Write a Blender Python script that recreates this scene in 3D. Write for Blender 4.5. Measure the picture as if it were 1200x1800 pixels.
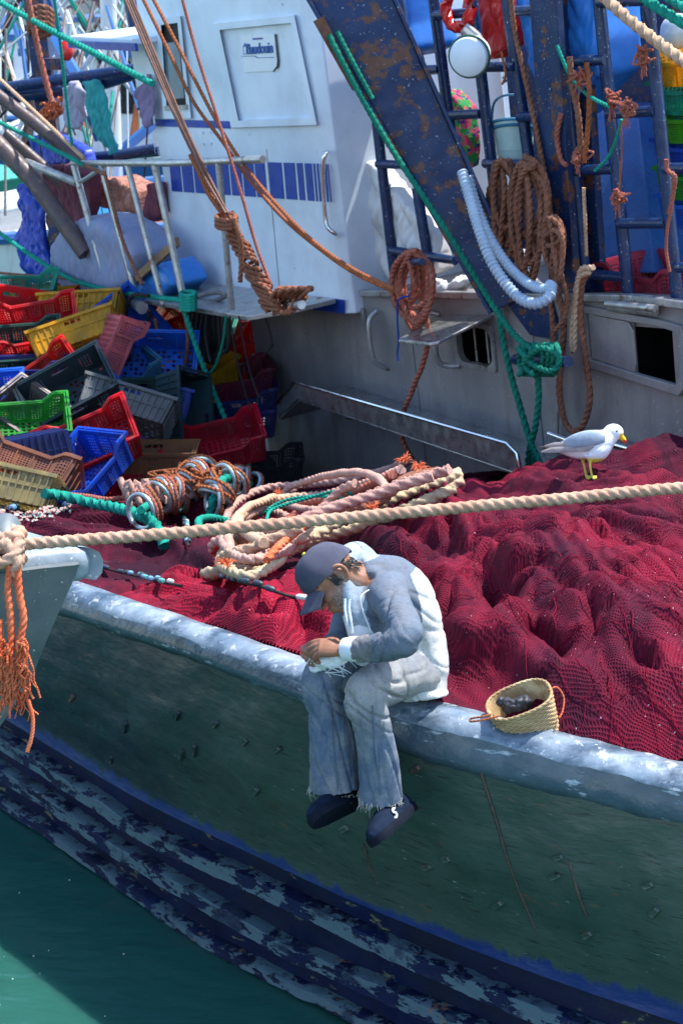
import bpy, bmesh, math, random
import numpy as np
from mathutils import Vector, Matrix

for o in list(bpy.data.objects):
    bpy.data.objects.remove(o, do_unlink=True)
SC = bpy.context.scene
COL = SC.collection
random.seed(7)
rng = np.random.default_rng(7)
R = math.radians

# ------------------------------------------------------------------ camera
F = 3000.0                       # focal length in photo pixels (1200 x 1800)
PITCH = R(17.4)
CAM = Vector((0, 0, 3.9))
RX = Vector((1, 0, 0)); UPV = Vector((0, math.sin(PITCH), math.cos(PITCH))); FW = Vector((0, math.cos(PITCH), -math.sin(PITCH)))
cam = bpy.data.cameras.new('camera'); camo = bpy.data.objects.new('camera', cam); COL.objects.link(camo)
camo.location = CAM; camo.rotation_euler = (math.pi / 2 - PITCH, 0, 0)
cam.sensor_fit = 'VERTICAL'; cam.sensor_height = 36; cam.sensor_width = 24; cam.lens = F / 1800 * 36
cam.clip_start = .1; cam.clip_end = 2000
cam.dof.use_dof = True; cam.dof.focus_distance = 6.4; cam.dof.aperture_fstop = 7.0
SC.camera = camo

# ------------------------------------------------------------------ sky and sun
SUN_EL = R(66); SUN_AZ = R(63)   # azimuth from +Y towards +X
w = bpy.data.worlds.new('World'); SC.world = w; w.use_nodes = True
nt = w.node_tree
sky = nt.nodes.new('ShaderNodeTexSky'); sky.sky_type = 'NISHITA'; sky.sun_disc = False
sky.sun_elevation = SUN_EL; sky.sun_rotation = SUN_AZ; sky.altitude = 0; sky.air_density = 1.0; sky.dust_density = .5; sky.ozone_density = 1.0
nt.links.new(sky.outputs[0], nt.nodes['Background'].inputs[0]); nt.nodes['Background'].inputs[1].default_value = .15
sl = bpy.data.lights.new('sun', 'SUN'); sl.energy = 3.1; sl.angle = R(.53); sl.color = (1, .955, .89)
so = bpy.data.objects.new('sun', sl); COL.objects.link(so)
SUNV = Vector((math.sin(SUN_AZ) * math.cos(SUN_EL), math.cos(SUN_AZ) * math.cos(SUN_EL), math.sin(SUN_EL)))
so.rotation_euler = SUNV.to_track_quat('Z', 'Y').to_euler(); so.location = (4, 4, 12)
SC.view_settings.view_transform = 'Standard'; SC.view_settings.look = 'None'
SC.view_settings.exposure = 1.55; SC.view_settings.gamma = 1; SC.view_settings.use_curve_mapping = False
SC.render.engine = 'CYCLES'
SC.cycles.use_denoising = True; SC.cycles.max_bounces = 6; SC.cycles.diffuse_bounces = 3; SC.cycles.glossy_bounces = 3
SC.cycles.transparent_max_bounces = 6; SC.cycles.transmission_bounces = 3; SC.cycles.caustics_reflective = False; SC.cycles.caustics_refractive = False
SC.cycles.sample_clamp_indirect = 6

# ------------------------------------------------------------------ placing helpers
def C(px, py, d):                 # photo position at a given distance -> place in the world
    return CAM + RX * ((px - 600) / F * d) + UPV * ((900 - py) / F * d) + FW * d
def CZ(px, py, z):                # photo position on the level z
    k = -(((900 - py) / F) * UPV.z + FW.z)
    return C(px, py, (CAM.z - z) / k)
def cv(x, y, z):                  # right / up / away direction -> world direction
    return RX * x + UPV * y + FW * z
def px_of(p):
    q = Vector(p) - CAM; d = q.dot(FW)
    return (600 + q.dot(RX) / d * F, 900 - q.dot(UPV) / d * F, d)
# the boat lies trimmed by the stern: its own axes
BU = cv(.525, -.191, -.829).normalized()          # along the deckhouse, towards the camera's right
BV = cv(-.1244, .948, -.296); BV = (BV - BU * BV.dot(BU)).normalized()
BW = BU.cross(BV).normalized()
if BW.dot(FW) > 0: BW = -BW                          # outwards from the deckhouse side
BO = C(700, 700, 12.0)
def B(a, b, c=0): return BO + BU * a + BV * b + BW * c
def WP(px, py, c=0):              # photo position on the deckhouse side, c metres proud of it
    d = (C(px, py, 1) - CAM); o = BO + BW * c
    return CAM + d * ((o - CAM).dot(BW) / d.dot(BW))
def AP(px, py, a):                # photo position on the cross plane at a along the boat
    d = (C(px, py, 1) - CAM); o = BO + BU * a
    return CAM + d * ((o - CAM).dot(BU) / d.dot(BU))
def TP(px, py, b):                # photo position on the level b of the boat
    d = (C(px, py, 1) - CAM); o = BO + BV * b
    return CAM + d * ((o - CAM).dot(BV) / d.dot(BV))
def abc(p):
    q = Vector(p) - BO
    return q.dot(BU), q.dot(BV), q.dot(BW)

# ------------------------------------------------------------------ noise for shaping
_P = rng.permutation(512); _P = np.concatenate([_P, _P, _P])
_G = rng.normal(size=(512, 2)); _G /= np.linalg.norm(_G, axis=1)[:, None]
def noise2(x, y):
    x = np.asarray(x, float); y = np.asarray(y, float)
    xi = np.floor(x).astype(int); yi = np.floor(y).astype(int); xf = x - xi; yf = y - yi
    xi &= 255; yi &= 255
    u = xf * xf * xf * (xf * (xf * 6 - 15) + 10); v = yf * yf * yf * (yf * (yf * 6 - 15) + 10)
    def g(a, b, fx, fy):
        h = _P[_P[a] + b] % 512
        return _G[h, 0] * fx + _G[h, 1] * fy
    n00 = g(xi, yi, xf, yf); n10 = g(xi + 1, yi, xf - 1, yf); n01 = g(xi, yi + 1, xf, yf - 1); n11 = g(xi + 1, yi + 1, xf - 1, yf - 1)
    return (n00 * (1 - u) + n10 * u) * (1 - v) + (n01 * (1 - u) + n11 * u) * v
def fbm(x, y, o=4):
    s = 0; a = 1.0
    for k in range(o):
        s = s + a * noise2(x * 2 ** k + 17.3 * k, y * 2 ** k - 9.1 * k); a *= .5
    return s

def spline(pts, step=None, n=None, closed=False):      # Catmull-Rom, resampled evenly
    P = [np.array(p, float) for p in pts]
    if len(P) == 2 and not closed: P = [P[0], (P[0] + P[1]) / 2, P[1]]
    if closed: Q = [P[-1]] + P + [P[0], P[1]]
    else: Q = [2 * P[0] - P[1]] + P + [2 * P[-1] - P[-2]]
    out = []
    t = np.linspace(0, 1, 13)[:-1][:, None]
    for i in range(1, len(Q) - 2):
        a, b, c, d = Q[i - 1], Q[i], Q[i + 1], Q[i + 2]
        out.append(.5 * ((2 * b) + (c - a) * t + (2 * a - 5 * b + 4 * c - d) * t * t + (3 * b - a - 3 * c + d) * t ** 3))
    out = np.concatenate(out + [Q[-2][None]])
    seg = np.linalg.norm(np.diff(out, axis=0), axis=1); L = np.concatenate([[0], np.cumsum(seg)])
    if n is None: n = max(3, int(L[-1] / step) + 1)
    s = np.linspace(0, L[-1], n)
    return np.stack([np.interp(s, L, out[:, k]) for k in range(out.shape[1])], 1), L[-1]

def frames(P, closed=False):
    T = np.gradient(P, axis=0)
    if closed: T = np.roll(P, -1, 0) - np.roll(P, 1, 0)
    T /= np.maximum(np.linalg.norm(T, axis=1), 1e-9)[:, None]
    a = np.array([0, 0, 1.0]) if abs(T[0][2]) < .9 else np.array([1.0, 0, 0])
    N = np.zeros_like(P); n = a - T[0] * a.dot(T[0]); N[0] = n / np.linalg.norm(n)
    for i in range(1, len(P)):
        n = N[i - 1] - T[i] * N[i - 1].dot(T[i]); N[i] = n / max(np.linalg.norm(n), 1e-9)
    return T, N, np.cross(T, N)

# ------------------------------------------------------------------ mesh collector
class MB:
    def __init__(s): s.v = []; s.f = []; s.n = 0
    def add(s, V, Fc):
        V = np.asarray(V, float).reshape(-1, 3); s.v.append(V)
        s.f += [tuple(int(i) + s.n for i in q) for q in Fc]; s.n += len(V)
        return s
    def box(s, c, ax, ay, az):                       # centre and three half axes
        c, ax, ay, az = [np.array(q, float) for q in (c, ax, ay, az)]
        V = [c + i * ax + j * ay + k * az for k in (-1, 1) for j in (-1, 1) for i in (-1, 1)]
        F_ = [(0, 2, 3, 1), (4, 5, 7, 6), (0, 1, 5, 4), (2, 6, 7, 3), (0, 4, 6, 2), (1, 3, 7, 5)]
        if np.dot(np.cross(ax, ay), az) < 0: F_ = [q[::-1] for q in F_]
        return s.add(V, F_)
    def bar(s, a, b, wv, tv):                        # bar from a to b with half width vectors
        a, b = np.array(a, float), np.array(b, float)
        return s.box((a + b) / 2, (b - a) / 2, wv, tv)
    def slab(s, pts, ext):                           # polygon swept along ext
        A = np.array([list(p) for p in pts], float); e = np.array(ext, float); n = len(A)
        nrm = np.zeros(3)
        for i in range(n): nrm += np.cross(A[i], A[(i + 1) % n])
        F_ = [tuple(range(n))[::-1], tuple(range(n, 2 * n))] + [(i, (i + 1) % n, n + (i + 1) % n, n + i) for i in range(n)]
        if nrm.dot(e) < 0: F_ = [q[::-1] for q in F_]
        return s.add(np.concatenate([A, A + e]), F_)
    def tube(s, pts, r, n=8, closed=False, step=None, cap=True, smooth=True):
        P = np.array([list(p) for p in pts], float)
        if step: P, _ = spline(P, step=step, closed=closed); P = P[:-1] if closed else P
        m = len(P); T, N, Bn = frames(P, closed)
        rr = np.broadcast_to(np.asarray(r, float), (m,)) if np.ndim(r) == 0 or len(r) == m else np.interp(np.linspace(0, 1, m), np.linspace(0, 1, len(r)), r)
        th = np.arange(n) * 2 * math.pi / n
        V = P[:, None] + rr[:, None, None] * (np.cos(th)[None, :, None] * N[:, None] + np.sin(th)[None, :, None] * Bn[:, None])
        F_ = []
        for i in range(m if closed else m - 1):
            i2 = (i + 1) % m
            for j in range(n):
                j2 = (j + 1) % n; F_.append((i * n + j, i * n + j2, i2 * n + j2, i2 * n + j))
        if cap and not closed: F_ += [tuple(range(n))[::-1], tuple((m - 1) * n + j for j in range(n))]
        return s.add(V, F_)
    def rope(s, pts, r, strands=3, pitch=None, step=None, closed=False, wob=0.0, raw=False):
        pitch = pitch or 6.5 * r; st = step or pitch / 7
        P = np.array([list(p) for p in pts], float)
        if not raw: P, L = spline(P, step=st, closed=closed)
        else: L = np.linalg.norm(np.diff(P, axis=0), axis=1).sum()
        if closed: P = P[:-1]
        if wob:
            i = np.arange(len(P)) * st * 6
            P = P + wob * np.stack([noise2(i, i * 0 + 1.3), noise2(i, i * 0 + 5.7), noise2(i, i * 0 + 9.2)], 1)
        m = len(P); T, N, Bn = frames(P, closed); n = strands * 4
        ph = np.linspace(0, L, m) / pitch * 2 * math.pi
        th = np.arange(n) * 2 * math.pi / n
        rad = r * (.74 + .3 * np.abs(np.cos(th * strands / 2)))
        a = th[None] + ph[:, None]
        V = P[:, None] + rad[None, :, None] * (np.cos(a)[..., None] * N[:, None] + np.sin(a)[..., None] * Bn[:, None])
        F_ = []
        for i in range(m if closed else m - 1):
            i2 = (i + 1) % m
            for j in range(n):
                j2 = (j + 1) % n; F_.append((i * n + j, i * n + j2, i2 * n + j2, i2 * n + j))
        if not closed: F_ += [tuple(range(n))[::-1], tuple((m - 1) * n + j for j in range(n))]
        return s.add(V, F_)
    def grid(s, V):                                   # V[i, j] -> quads
        V = np.asarray(V, float); a, b = V.shape[:2]
        F_ = [(i * b + j, (i + 1) * b + j, (i + 1) * b + j + 1, i * b + j + 1) for i in range(a - 1) for j in range(b - 1)]
        return s.add(V.reshape(-1, 3), F_)
    def loft(s, rings, cap=True):
        V = np.asarray(rings, float); a, b = V.shape[:2]
        F_ = [(i * b + j, i * b + (j + 1) % b, (i + 1) * b + (j + 1) % b, (i + 1) * b + j) for i in range(a - 1) for j in range(b)]
        if cap: F_ += [tuple(range(b))[::-1], tuple((a - 1) * b + j for j in range(b))]
        return s.add(V.reshape(-1, 3), F_)
    def verts(s): return np.concatenate(s.v) if s.v else np.zeros((0, 3))

ORG = {}
def _link(o, parent):
    COL.objects.link(o)
    if parent is not None: o.parent = parent
def thing(name, label, cat, loc, group=None, kind=None):
    o = bpy.data.objects.new(name, None); o.empty_display_size = .1; COL.objects.link(o)
    o.location = loc; ORG[o] = np.array(list(loc), float)
    tag(o, label, cat, group, kind); return o
def tag(o, label=None, cat=None, group=None, kind=None):
    if label: o['label'] = label
    if cat: o['category'] = cat
    if group: o['group'] = group
    if kind: o['kind'] = kind
    return o
def build(mb, name, mat, parent=None, smooth=40, bevel=0, attr=None):
    V = mb.verts()
    if parent is None:
        org = np.array([(V[:, 0].min() + V[:, 0].max()) / 2, (V[:, 1].min() + V[:, 1].max()) / 2, V[:, 2].min()])
    else: org = ORG[parent]
    me = bpy.data.meshes.new(name); me.from_pydata((V - org).tolist(), [], mb.f)
    if isinstance(mat, str): mat = MAT[mat]
    me.materials.append(mat)
    if smooth: me.shade_smooth(); me.set_sharp_from_angle(angle=R(smooth))
    if attr is not None:
        ca = me.color_attributes.new('tint', 'FLOAT_COLOR', 'POINT'); ca.data.foreach_set('color', np.asarray(attr, np.float32).ravel())
    o = bpy.data.objects.new(name, me); _link(o, parent)
    if parent is None: o.location = org
    ORG[o] = org
    if bevel:
        m = o.modifiers.new('bevel', 'BEVEL'); m.width = bevel; m.segments = 2; m.limit_method = 'ANGLE'; m.angle_limit = R(40)
    return o

# ------------------------------------------------------------------ materials
MAT = {}
class NT:
    def __init__(s, name):
        s.m = bpy.data.materials.new(name); s.m.use_nodes = True; s.t = s.m.node_tree; s.t.nodes.clear()
        s.out = s.t.nodes.new('ShaderNodeOutputMaterial'); s.b = s.t.nodes.new('ShaderNodeBsdfPrincipled')
        s.l(s.b.outputs[0], s.out.inputs[0]); s.tc = s.t.nodes.new('ShaderNodeTexCoord'); s.co = s.tc.outputs['Object']
        MAT[name] = s.m
    def l(s, a, b): s.t.links.new(a, b)
    def nd(s, t, **k):
        n = s.t.nodes.new(t)
        for a, v in k.items(): setattr(n, a, v)
        return n
    def map(s, scale=(1, 1, 1), rot=(0, 0, 0), src=None):
        n = s.nd('ShaderNodeMapping'); n.inputs['Scale'].default_value = scale; n.inputs['Rotation'].default_value = rot
        s.l(src or s.co, n.inputs[0]); return n.outputs[0]
    def noise(s, scale, detail=5, rough=.55, src=None, dist=0):
        n = s.nd('ShaderNodeTexNoise'); n.inputs['Scale'].default_value = scale; n.inputs['Detail'].default_value = detail
        n.inputs['Roughness'].default_value = rough; n.inputs['Distortion'].default_value = dist
        s.l(src or s.co, n.inputs['Vector']); return n.outputs['Fac']
    def ramp(s, fac, lo, hi, a=0.0, b=1.0):
        n = s.nd('ShaderNodeMapRange'); n.inputs[1].default_value = lo; n.inputs[2].default_value = hi
        n.inputs[3].default_value = a; n.inputs[4].default_value = b; n.clamp = True
        s.l(fac, n.inputs[0]); return n.outputs[0]
    def mix(s, fac, a, b):
        n = s.nd('ShaderNodeMix', data_type='RGBA')
        for sock, v in ((0, fac), (6, a), (7, b)):
            if isinstance(v, (int, float)): n.inputs[sock].default_value = v
            elif isinstance(v, tuple): n.inputs[sock].default_value = (*v, 1)
            else: s.l(v, n.inputs[sock])
        return n.outputs[2]
    def math(s, op, a, b=0.0):
        n = s.nd('ShaderNodeMath', operation=op)
        for i, v in enumerate((a, b)):
            if isinstance(v, (int, float)): n.inputs[i].default_value = v
            else: s.l(v, n.inputs[i])
        return n.outputs[0]
    def bump(s, h, strength, dist=.01, prev=None):
        n = s.nd('ShaderNodeBump'); n.inputs['Strength'].default_value = strength; n.inputs['Distance'].default_value = dist
        s.l(h, n.inputs['Height'])
        if prev: s.l(prev, n.inputs['Normal'])
        return n.outputs[0]
    def fin(s, col, rough=.6, metal=0.0, normal=None, spec=.5, **kw):
        for k, v in (('Base Color', col), ('Roughness', rough), ('Metallic', metal), ('Specular IOR Level', spec), *kw.items()):
            if isinstance(v, (int, float)): s.b.inputs[k].default_value = v
            elif isinstance(v, tuple): s.b.inputs[k].default_value = (*v, 1)
            else: s.l(v, s.b.inputs[k])
        if normal: s.l(normal, s.b.inputs['Normal'])
        return s.m

def mk(name, c1, c2=None, scale=6, rough=.6, metal=0.0, bump=.2, bscale=60, bdist=.004, patch=None, plo=.58, phi=.66, pscale=9, pstretch=None,
       speck=None, streak=None, spec=.5, rvar=.15, dirt=None, **kw):
    """two-tone surface; patch = a third colour in flakes (rust, bare metal), speck = droppings, streak = runs, dirt = broad soiling"""
    t = NT(name); c2 = c2 or tuple(x * .72 for x in c1)
    n1 = t.noise(scale, 6)
    col = t.mix(t.ramp(n1, .34, .66), c1, c2)
    if dirt:
        col = t.mix(t.ramp(t.noise(2.3, 5, .6), .45, .72, 0, .75), col, dirt)
    if streak:
        col = t.mix(t.ramp(t.noise(1.0, 5, .6, t.map((16, 16, 1.1))), .5, .78, 0, .8), col, streak)
    h = t.noise(bscale, 4)
    if patch:
        pf = t.ramp(t.noise(pscale, 8, .62, t.map(pstretch) if pstretch else None), plo, phi)
        col = t.mix(pf, col, patch); h = t.math('SUBTRACT', h, t.math('MULTIPLY', pf, .6))
    if speck:
        col = t.mix(t.ramp(t.noise(75, 2, .5), .69, .73), col, speck)
    rg = t.ramp(t.noise(scale * 2.3, 4), .3, .7, max(.05, rough - rvar), min(1, rough + rvar))
    nm = t.bump(h, bump, bdist) if bump else None
    return t.fin(col, rg, metal, nm, spec, **kw)
# ------------------------------------------------------------------ palette
mk('white_paint', (.74, .82, .91), (.63, .72, .83), 2.2, .42, patch=(.20, .13, .09), plo=.70, phi=.73, pscale=16, pstretch=(1, 1, .45), dirt=(.52, .58, .65), bump=.12, bdist=.003)
mk('blue_band', (.010, .055, .36), (.010, .04, .28), 5, .4, patch=(.45, .5, .55), plo=.7, phi=.72, pscale=40, bump=.1)
mk('navy_steel', (.006, .018, .066), (.010, .030, .10), 5, .42, spec=.3, patch=(.12, .05, .028), plo=.54, phi=.60, pscale=8, speck=(.42, .45, .5), bump=.35)
mk('navy_pipe', (.008, .030, .105), (.007, .02, .07), 9, .36, spec=.35, patch=(.12, .06, .035), plo=.655, phi=.70, pscale=16, speck=(.45, .48, .52), bump=.2)
mk('rust', (.16, .062, .030), (.07, .03, .02), 14, .8, bump=.5, bdist=.006)
mk('stainless', (.42, .43, .44), (.33, .33, .33), 6, .32, .85, bump=.12, patch=(.20, .12, .07), plo=.66, phi=.74)
mk('galv_pipe', (.42, .43, .44), (.30, .29, .28), 12, .38, .6, bump=.2, patch=(.18, .09, .05), plo=.60, phi=.68)
mk('chrome', (.7, .72, .75), (.6, .62, .66), 6, .16, 1.0, bump=.05)
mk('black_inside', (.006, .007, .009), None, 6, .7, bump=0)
mk('dark_rubber', (.012, .012, .013), None, 6, .55, bump=.2)
mk('deck', (.10, .085, .07), (.06, .05, .045), 5, .7, bump=.4)
mk('glass', (.10, .16, .20), (.16, .24, .30), 3, .12, bump=0)
mk('sticker', (.80, .84, .88), (.72, .78, .84), 4, .35, bump=.05)
mk('sticker_blue', (.012, .10, .36), (.012, .08, .30), 8, .4, bump=0)
mk('timber', (.30, .19, .10), (.20, .12, .06), 9, .75, bump=.4, pstretch=(2, 2, 14))

def wall_mat():                                       # stained bare steel of the deckhouse
    t = NT('deckhouse_steel')
    c = t.mix(t.ramp(t.noise(1.7, 6, .6), .35, .65), (.31, .285, .285), (.20, .195, .21))
    run = t.noise(1.0, 6, .65, t.map((6, 6, .8)))
    c = t.mix(t.ramp(run, .50, .80, 0, .6), c, (.095, .075, .065))
    c = t.mix(t.ramp(t.noise(1.0, 5, .6, t.map((9, 9, .6))), .60, .76, 0, .7), c, (.30, .28, .27))
    c = t.mix(t.ramp(t.noise(1.0, 6, .7, t.map((20, 20, 2.2))), .66, .74, 0, .8), c, (.14, .06, .03))
    c = t.mix(t.ramp(t.noise(60, 2, .5), .70, .73), c, (.5, .5, .5))
    t.fin(c, t.ramp(run, .3, .7, .36, .6), .25, t.bump(t.noise(9, 5), .25, .012), .5)
wall_mat()

def hull_mat():                                       # chafed bottle green paint over dented plate
    t = NT('hull_green')
    n = t.noise(1.6, 7, .62)
    c = t.mix(t.ramp(n, .36, .64), (.022, .047, .037), (.048, .074, .057))
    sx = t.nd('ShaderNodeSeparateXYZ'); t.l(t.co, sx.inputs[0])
    dark_tone = t.math('ADD', t.noise(.8, 5, .6), t.math('MULTIPLY', sx.outputs[0], -.22))  # dark reflection painted into the colour: blue-black towards the left, broken by noise
    c = t.mix(t.ramp(dark_tone, .42, .78, 0, .95), c, (.004, .012, .020))
    c = t.mix(t.ramp(t.noise(1, 6, .7, t.map((1.3, 5, 11), (0, R(28), 0))), .60, .72, 0, .75), c, (.035, .030, .022))
    c = t.mix(t.ramp(t.noise(1, 7, .7, t.map((7, 7, 30), (0, R(-35), 0))), .63, .68, 0, .8), c, (.11, .060, .035))
    c = t.mix(t.ramp(t.noise(1, 5, .6, t.map((16, 16, 110), (0, R(62), 0))), .70, .72, 0, .8), c, (.3, .36, .38))
    c = t.mix(t.ramp(t.noise(1, 5, .6, t.map((9, 9, 120), (0, R(25), 0))), .62, .65, 0, .85), c, (.012, .016, .016))
    c = t.mix(t.ramp(t.noise(1, 5, .6, t.map((9, 9, 90), (0, R(-20), 0))), .63, .66, 0, .85), c, (.012, .016, .016))
    # a ragged blue overpaint along the lower edge of the plate
    low = t.math('ADD', sx.outputs[2], t.math('MULTIPLY', t.noise(1, 6, .7, t.map((14, 14, 3))), .16))
    c = t.mix(t.ramp(low, .68, .655), c, (.008, .022, .115))
    nb = t.bump(t.noise(2.6, 3, .5), .55, .06)
    nb = t.bump(t.noise(1, 4, .6, t.map((7, 7, 22), (0, R(35), 0))), .35, .012, nb)
    t.fin(c, t.ramp(t.noise(7, 5), .3, .7, .26, .5), 0.0, nb, .42)
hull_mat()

def cap_mat():                                        # grey-blue paint worn to bright metal along the rail
    t = NT('rail_paint')
    c = t.mix(t.ramp(t.noise(3.2, 7, .62), .36, .62), (.10, .15, .21), (.30, .36, .42))
    c = t.mix(t.ramp(t.noise(1, 7, .66, t.map((2.2, 6, 9), (0, 0, R(-32)))), .46, .60, 0, .9), c, (.035, .065, .10))
    c = t.mix(t.ramp(t.noise(19, 6, .66), .57, .63, 0, .85), c, (.50, .52, .54))
    c = t.mix(t.ramp(t.noise(90, 2, .5), .73, .75), c, (.6, .62, .64))
    c = t.mix(t.ramp(t.noise(26, 5, .6), .68, .72), c, (.10, .06, .04))
    t.fin(c, t.ramp(t.noise(11, 5), .3, .7, .2, .5), .18, t.bump(t.noise(7, 4), .5, .02), .6)
cap_mat()
mk('rail_side_dark', (.034, .060, .085), (.08, .12, .155), 4, .34, patch=(.34, .40, .45), plo=.60, phi=.66, pscale=7, pstretch=(1.2, 1.2, 5), dirt=(.022, .045, .055), bump=.4, bscale=14, bdist=.02)  # side of the rail, toned darker than its top

def strake_mat():                                     # navy with a flaking pale blue coat
    t = NT('strake_paint')
    c = t.mix(t.ramp(t.noise(4, 6), .35, .65), (.002, .005, .024), (.003, .010, .050))
    fl = t.noise(1, 9, .68, t.map((6.5, 6.5, 17)))
    c = t.mix(t.ramp(fl, .485, .495), c, (.066, .110, .138))
    c = t.mix(t.ramp(t.noise(6, 7, .65), .56, .62, 0, .9), c, (.02, .035, .06))
    c = t.mix(t.ramp(t.noise(9, 7, .65), .64, .67, 0, .9), c, (.16, .09, .05))
    t.fin(c, .6, 0.0, t.bump(t.math('ADD', t.ramp(fl, .46, .5), t.noise(40, 4)), .6, .008), .2)
strake_mat()
mk('seam_dark', (.030, .028, .024), (.075, .045, .03), 30, .6, bump=.4)
mk('lug_worn', (.05, .07, .06), (.16, .15, .13), 30, .4, patch=(.10, .05, .03), bump=.3)
mk('hull_navy', (.002, .004, .022), (.003, .008, .042), 3, .5, spec=.2, patch=(.10, .11, .06), plo=.63, phi=.66, pscale=5, pstretch=(1, 1, 3), bump=.3, dirt=(.006, .010, .018))

# ------------------------------------------------------------------ water
def water():
    t = NT('harbour_water')
    n1 = t.noise(1, 4, .55, t.map((1.1, 2.2, 1), (0, 0, R(25)))); n2 = t.noise(1, 3, .5, t.map((5, 11, 1), (0, 0, R(18))))
    nm = t.bump(n1, .45, .12); nm = t.bump(n2, .18, .03, nm)
    t.fin(t.mix(t.ramp(t.noise(.5, 3), .3, .7), (.014, .078, .064), (.018, .092, .076)), .07, 0.0, nm, .5, IOR=1.33, **{'Subsurface Weight': 1.0, 'Subsurface Scale': .45})
    t.b.inputs['Subsurface Radius'].default_value = (.5, 1, .9)
    m = MB(); m.add([(-900, -60, 0), (900, -60, 0), (900, 1500, 0), (-900, 1500, 0)], [(0, 1, 2, 3)])
    o = build(m, 'water', 'harbour_water', smooth=0); o['kind'] = 'structure'
water()
mk('scum', (.55, .60, .55), (.30, .36, .30), 20, .8, bump=0)
m = MB()
for k in range(12):                                       # flecks drifting on the harbour
    p = CZ(random.uniform(-20, 420), random.uniform(1500, 1810), .004); s_ = random.choice([.0015, .002, .003]); a = random.uniform(0, 3.1)
    m.box(p, (math.cos(a) * s_, math.sin(a) * s_, 0), (-math.sin(a) * s_ * .6, math.cos(a) * s_ * .6, 0), (0, 0, .002))
o = build(m, 'floating_flecks', 'scum', None, smooth=0); tag(o, 'pale flecks of scum drifting on the dark green water', 'scum', kind='stuff')

# ------------------------------------------------------------------ hull lines: photo column -> row and level
_lines = {
 'GI': ([-500, -100, 135, 320, 543, 782, 1000, 1200, 1700], [822, 940, 1016, 1077, 1153, 1232, 1285, 1335, 1450]),
 'GO': ([-500, -100, 117, 280, 397, 537, 690, 840, 1000, 1200, 1700], [862, 981, 1056, 1108, 1150, 1204, 1258, 1293, 1335, 1384, 1500]),
 'K': ([-500, -100, 65, 200, 310, 420, 600, 800, 975, 1200, 1700], [960, 1188, 1285, 1370, 1430, 1478, 1564, 1646, 1713, 1790, 1950]),
 'W': ([-500, -100, 0, 100, 225, 350, 475, 600, 800, 1200, 1700], [1130, 1350, 1415, 1478, 1568, 1655, 1722, 1787, 1888, 2075, 2290])}
_zl = {
 'GI': ([-500, -100, 135, 320, 543, 782, 1200, 1700], [1.0, 1.26, 1.38, 1.43, 1.47, 1.465, 1.42, 1.36]),
 'GO': ([-500, -100, 135, 320, 543, 782, 1200, 1700], [.965, 1.225, 1.345, 1.395, 1.435, 1.43, 1.385, 1.325]),
 'K': ([-500, 60, 600, 1200, 1700], [.50, .53, .57, .52, .48]), 'W': ([-500, 1700], [0, 0])}
def _sm(tab, x):                                       # smoothed table lookup
    xs = np.array(tab[0], float); ys = np.array(tab[1], float)
    return float(np.mean(np.interp([x - 80, x - 40, x, x + 40, x + 80], xs, ys)))
def HL(k, px): return np.array(CZ(px, _sm(_lines[k], px), _sm(_zl[k], px)))
def hull_pt(px, py):
    for a, b in (('GO', 'K'), ('K', 'W')):
        ya, yb = _sm(_lines[a], px), _sm(_lines[b], px)
        if py <= yb or b == 'W':
            f = (py - ya) / (yb - ya); return HL(a, px) * (1 - f) + HL(b, px) * f
def hull_frame(px, py):
    p = hull_pt(px, py); t = hull_pt(px + 12, py + 5) - p; t /= np.linalg.norm(t); d = hull_pt(px, py + 12) - p; d /= np.linalg.norm(d)
    n = np.cross(d, t); n /= np.linalg.norm(n)
    if n[1] > 0: n = -n
    return p, t, np.cross(n, t), n

boat = thing('fishing_boat', 'green steel fishing trawler with white wheelhouse, the man sitting on its rail', 'boat', (0, 8, 0))
ST = np.linspace(-480, 1650, 120)
V = []
for x in ST:                                           # green plating with hand-beaten unevenness
    g, k = HL('GO', x), HL('K', x); row = []
    p, t, d, n = hull_frame(x, (_sm(_lines['GO'], x) + _sm(_lines['K'], x)) / 2)
    for f in np.linspace(0, 1, 28):
        q = g * (1 - f) + k * f - np.array([0, 0, .05]) * (1 - f)
        b = math.sin(f * math.pi) * (.05 + .016 * fbm(x / 70, f * 5, 3) + .010 * math.cos((x - 840) / 185 * math.pi * 2)) + .035 * f ** 10
        row.append(q + n * b)
    V.append(row)
for r_, x in zip(V, ST): p, t, d, n = hull_frame(x, _sm(_lines['K'], x) - 5); r_.append(r_[-1] - n * .07)
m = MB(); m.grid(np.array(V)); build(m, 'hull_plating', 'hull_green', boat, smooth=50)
def hull_out(px, py, lift=0):                          # same bulge as the plating
    p, t, d, n = hull_frame(px, py); ya, yb = _sm(_lines['GO'], px), _sm(_lines['K'], px); f = (py - ya) / (yb - ya)
    if 0 < f < 1: p = p - np.array([0, 0, .05]) * (1 - f) + n * math.sin(f * math.pi) * (.05 + .016 * float(fbm(px / 70, f * 5, 3)) + .010 * math.cos((px - 840) / 185 * math.pi * 2))
    return p + n * lift, t, d, n
V = []
for x in ST:
    k, wl = HL('K', x), HL('W', x); p, t, d, n = hull_frame(x, _sm(_lines['K'], x) + 30)
    V.append([k - n * .035 + np.array([0, 0, .03])] + [k * (1 - f) + wl * f - n * .035 for f in np.linspace(0, 1, 8)] + [wl - n * .035 + (wl - k) * .8])
m = MB(); m.grid(np.array(V)); build(m, 'lower_hull', 'hull_navy', boat, smooth=60)
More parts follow.
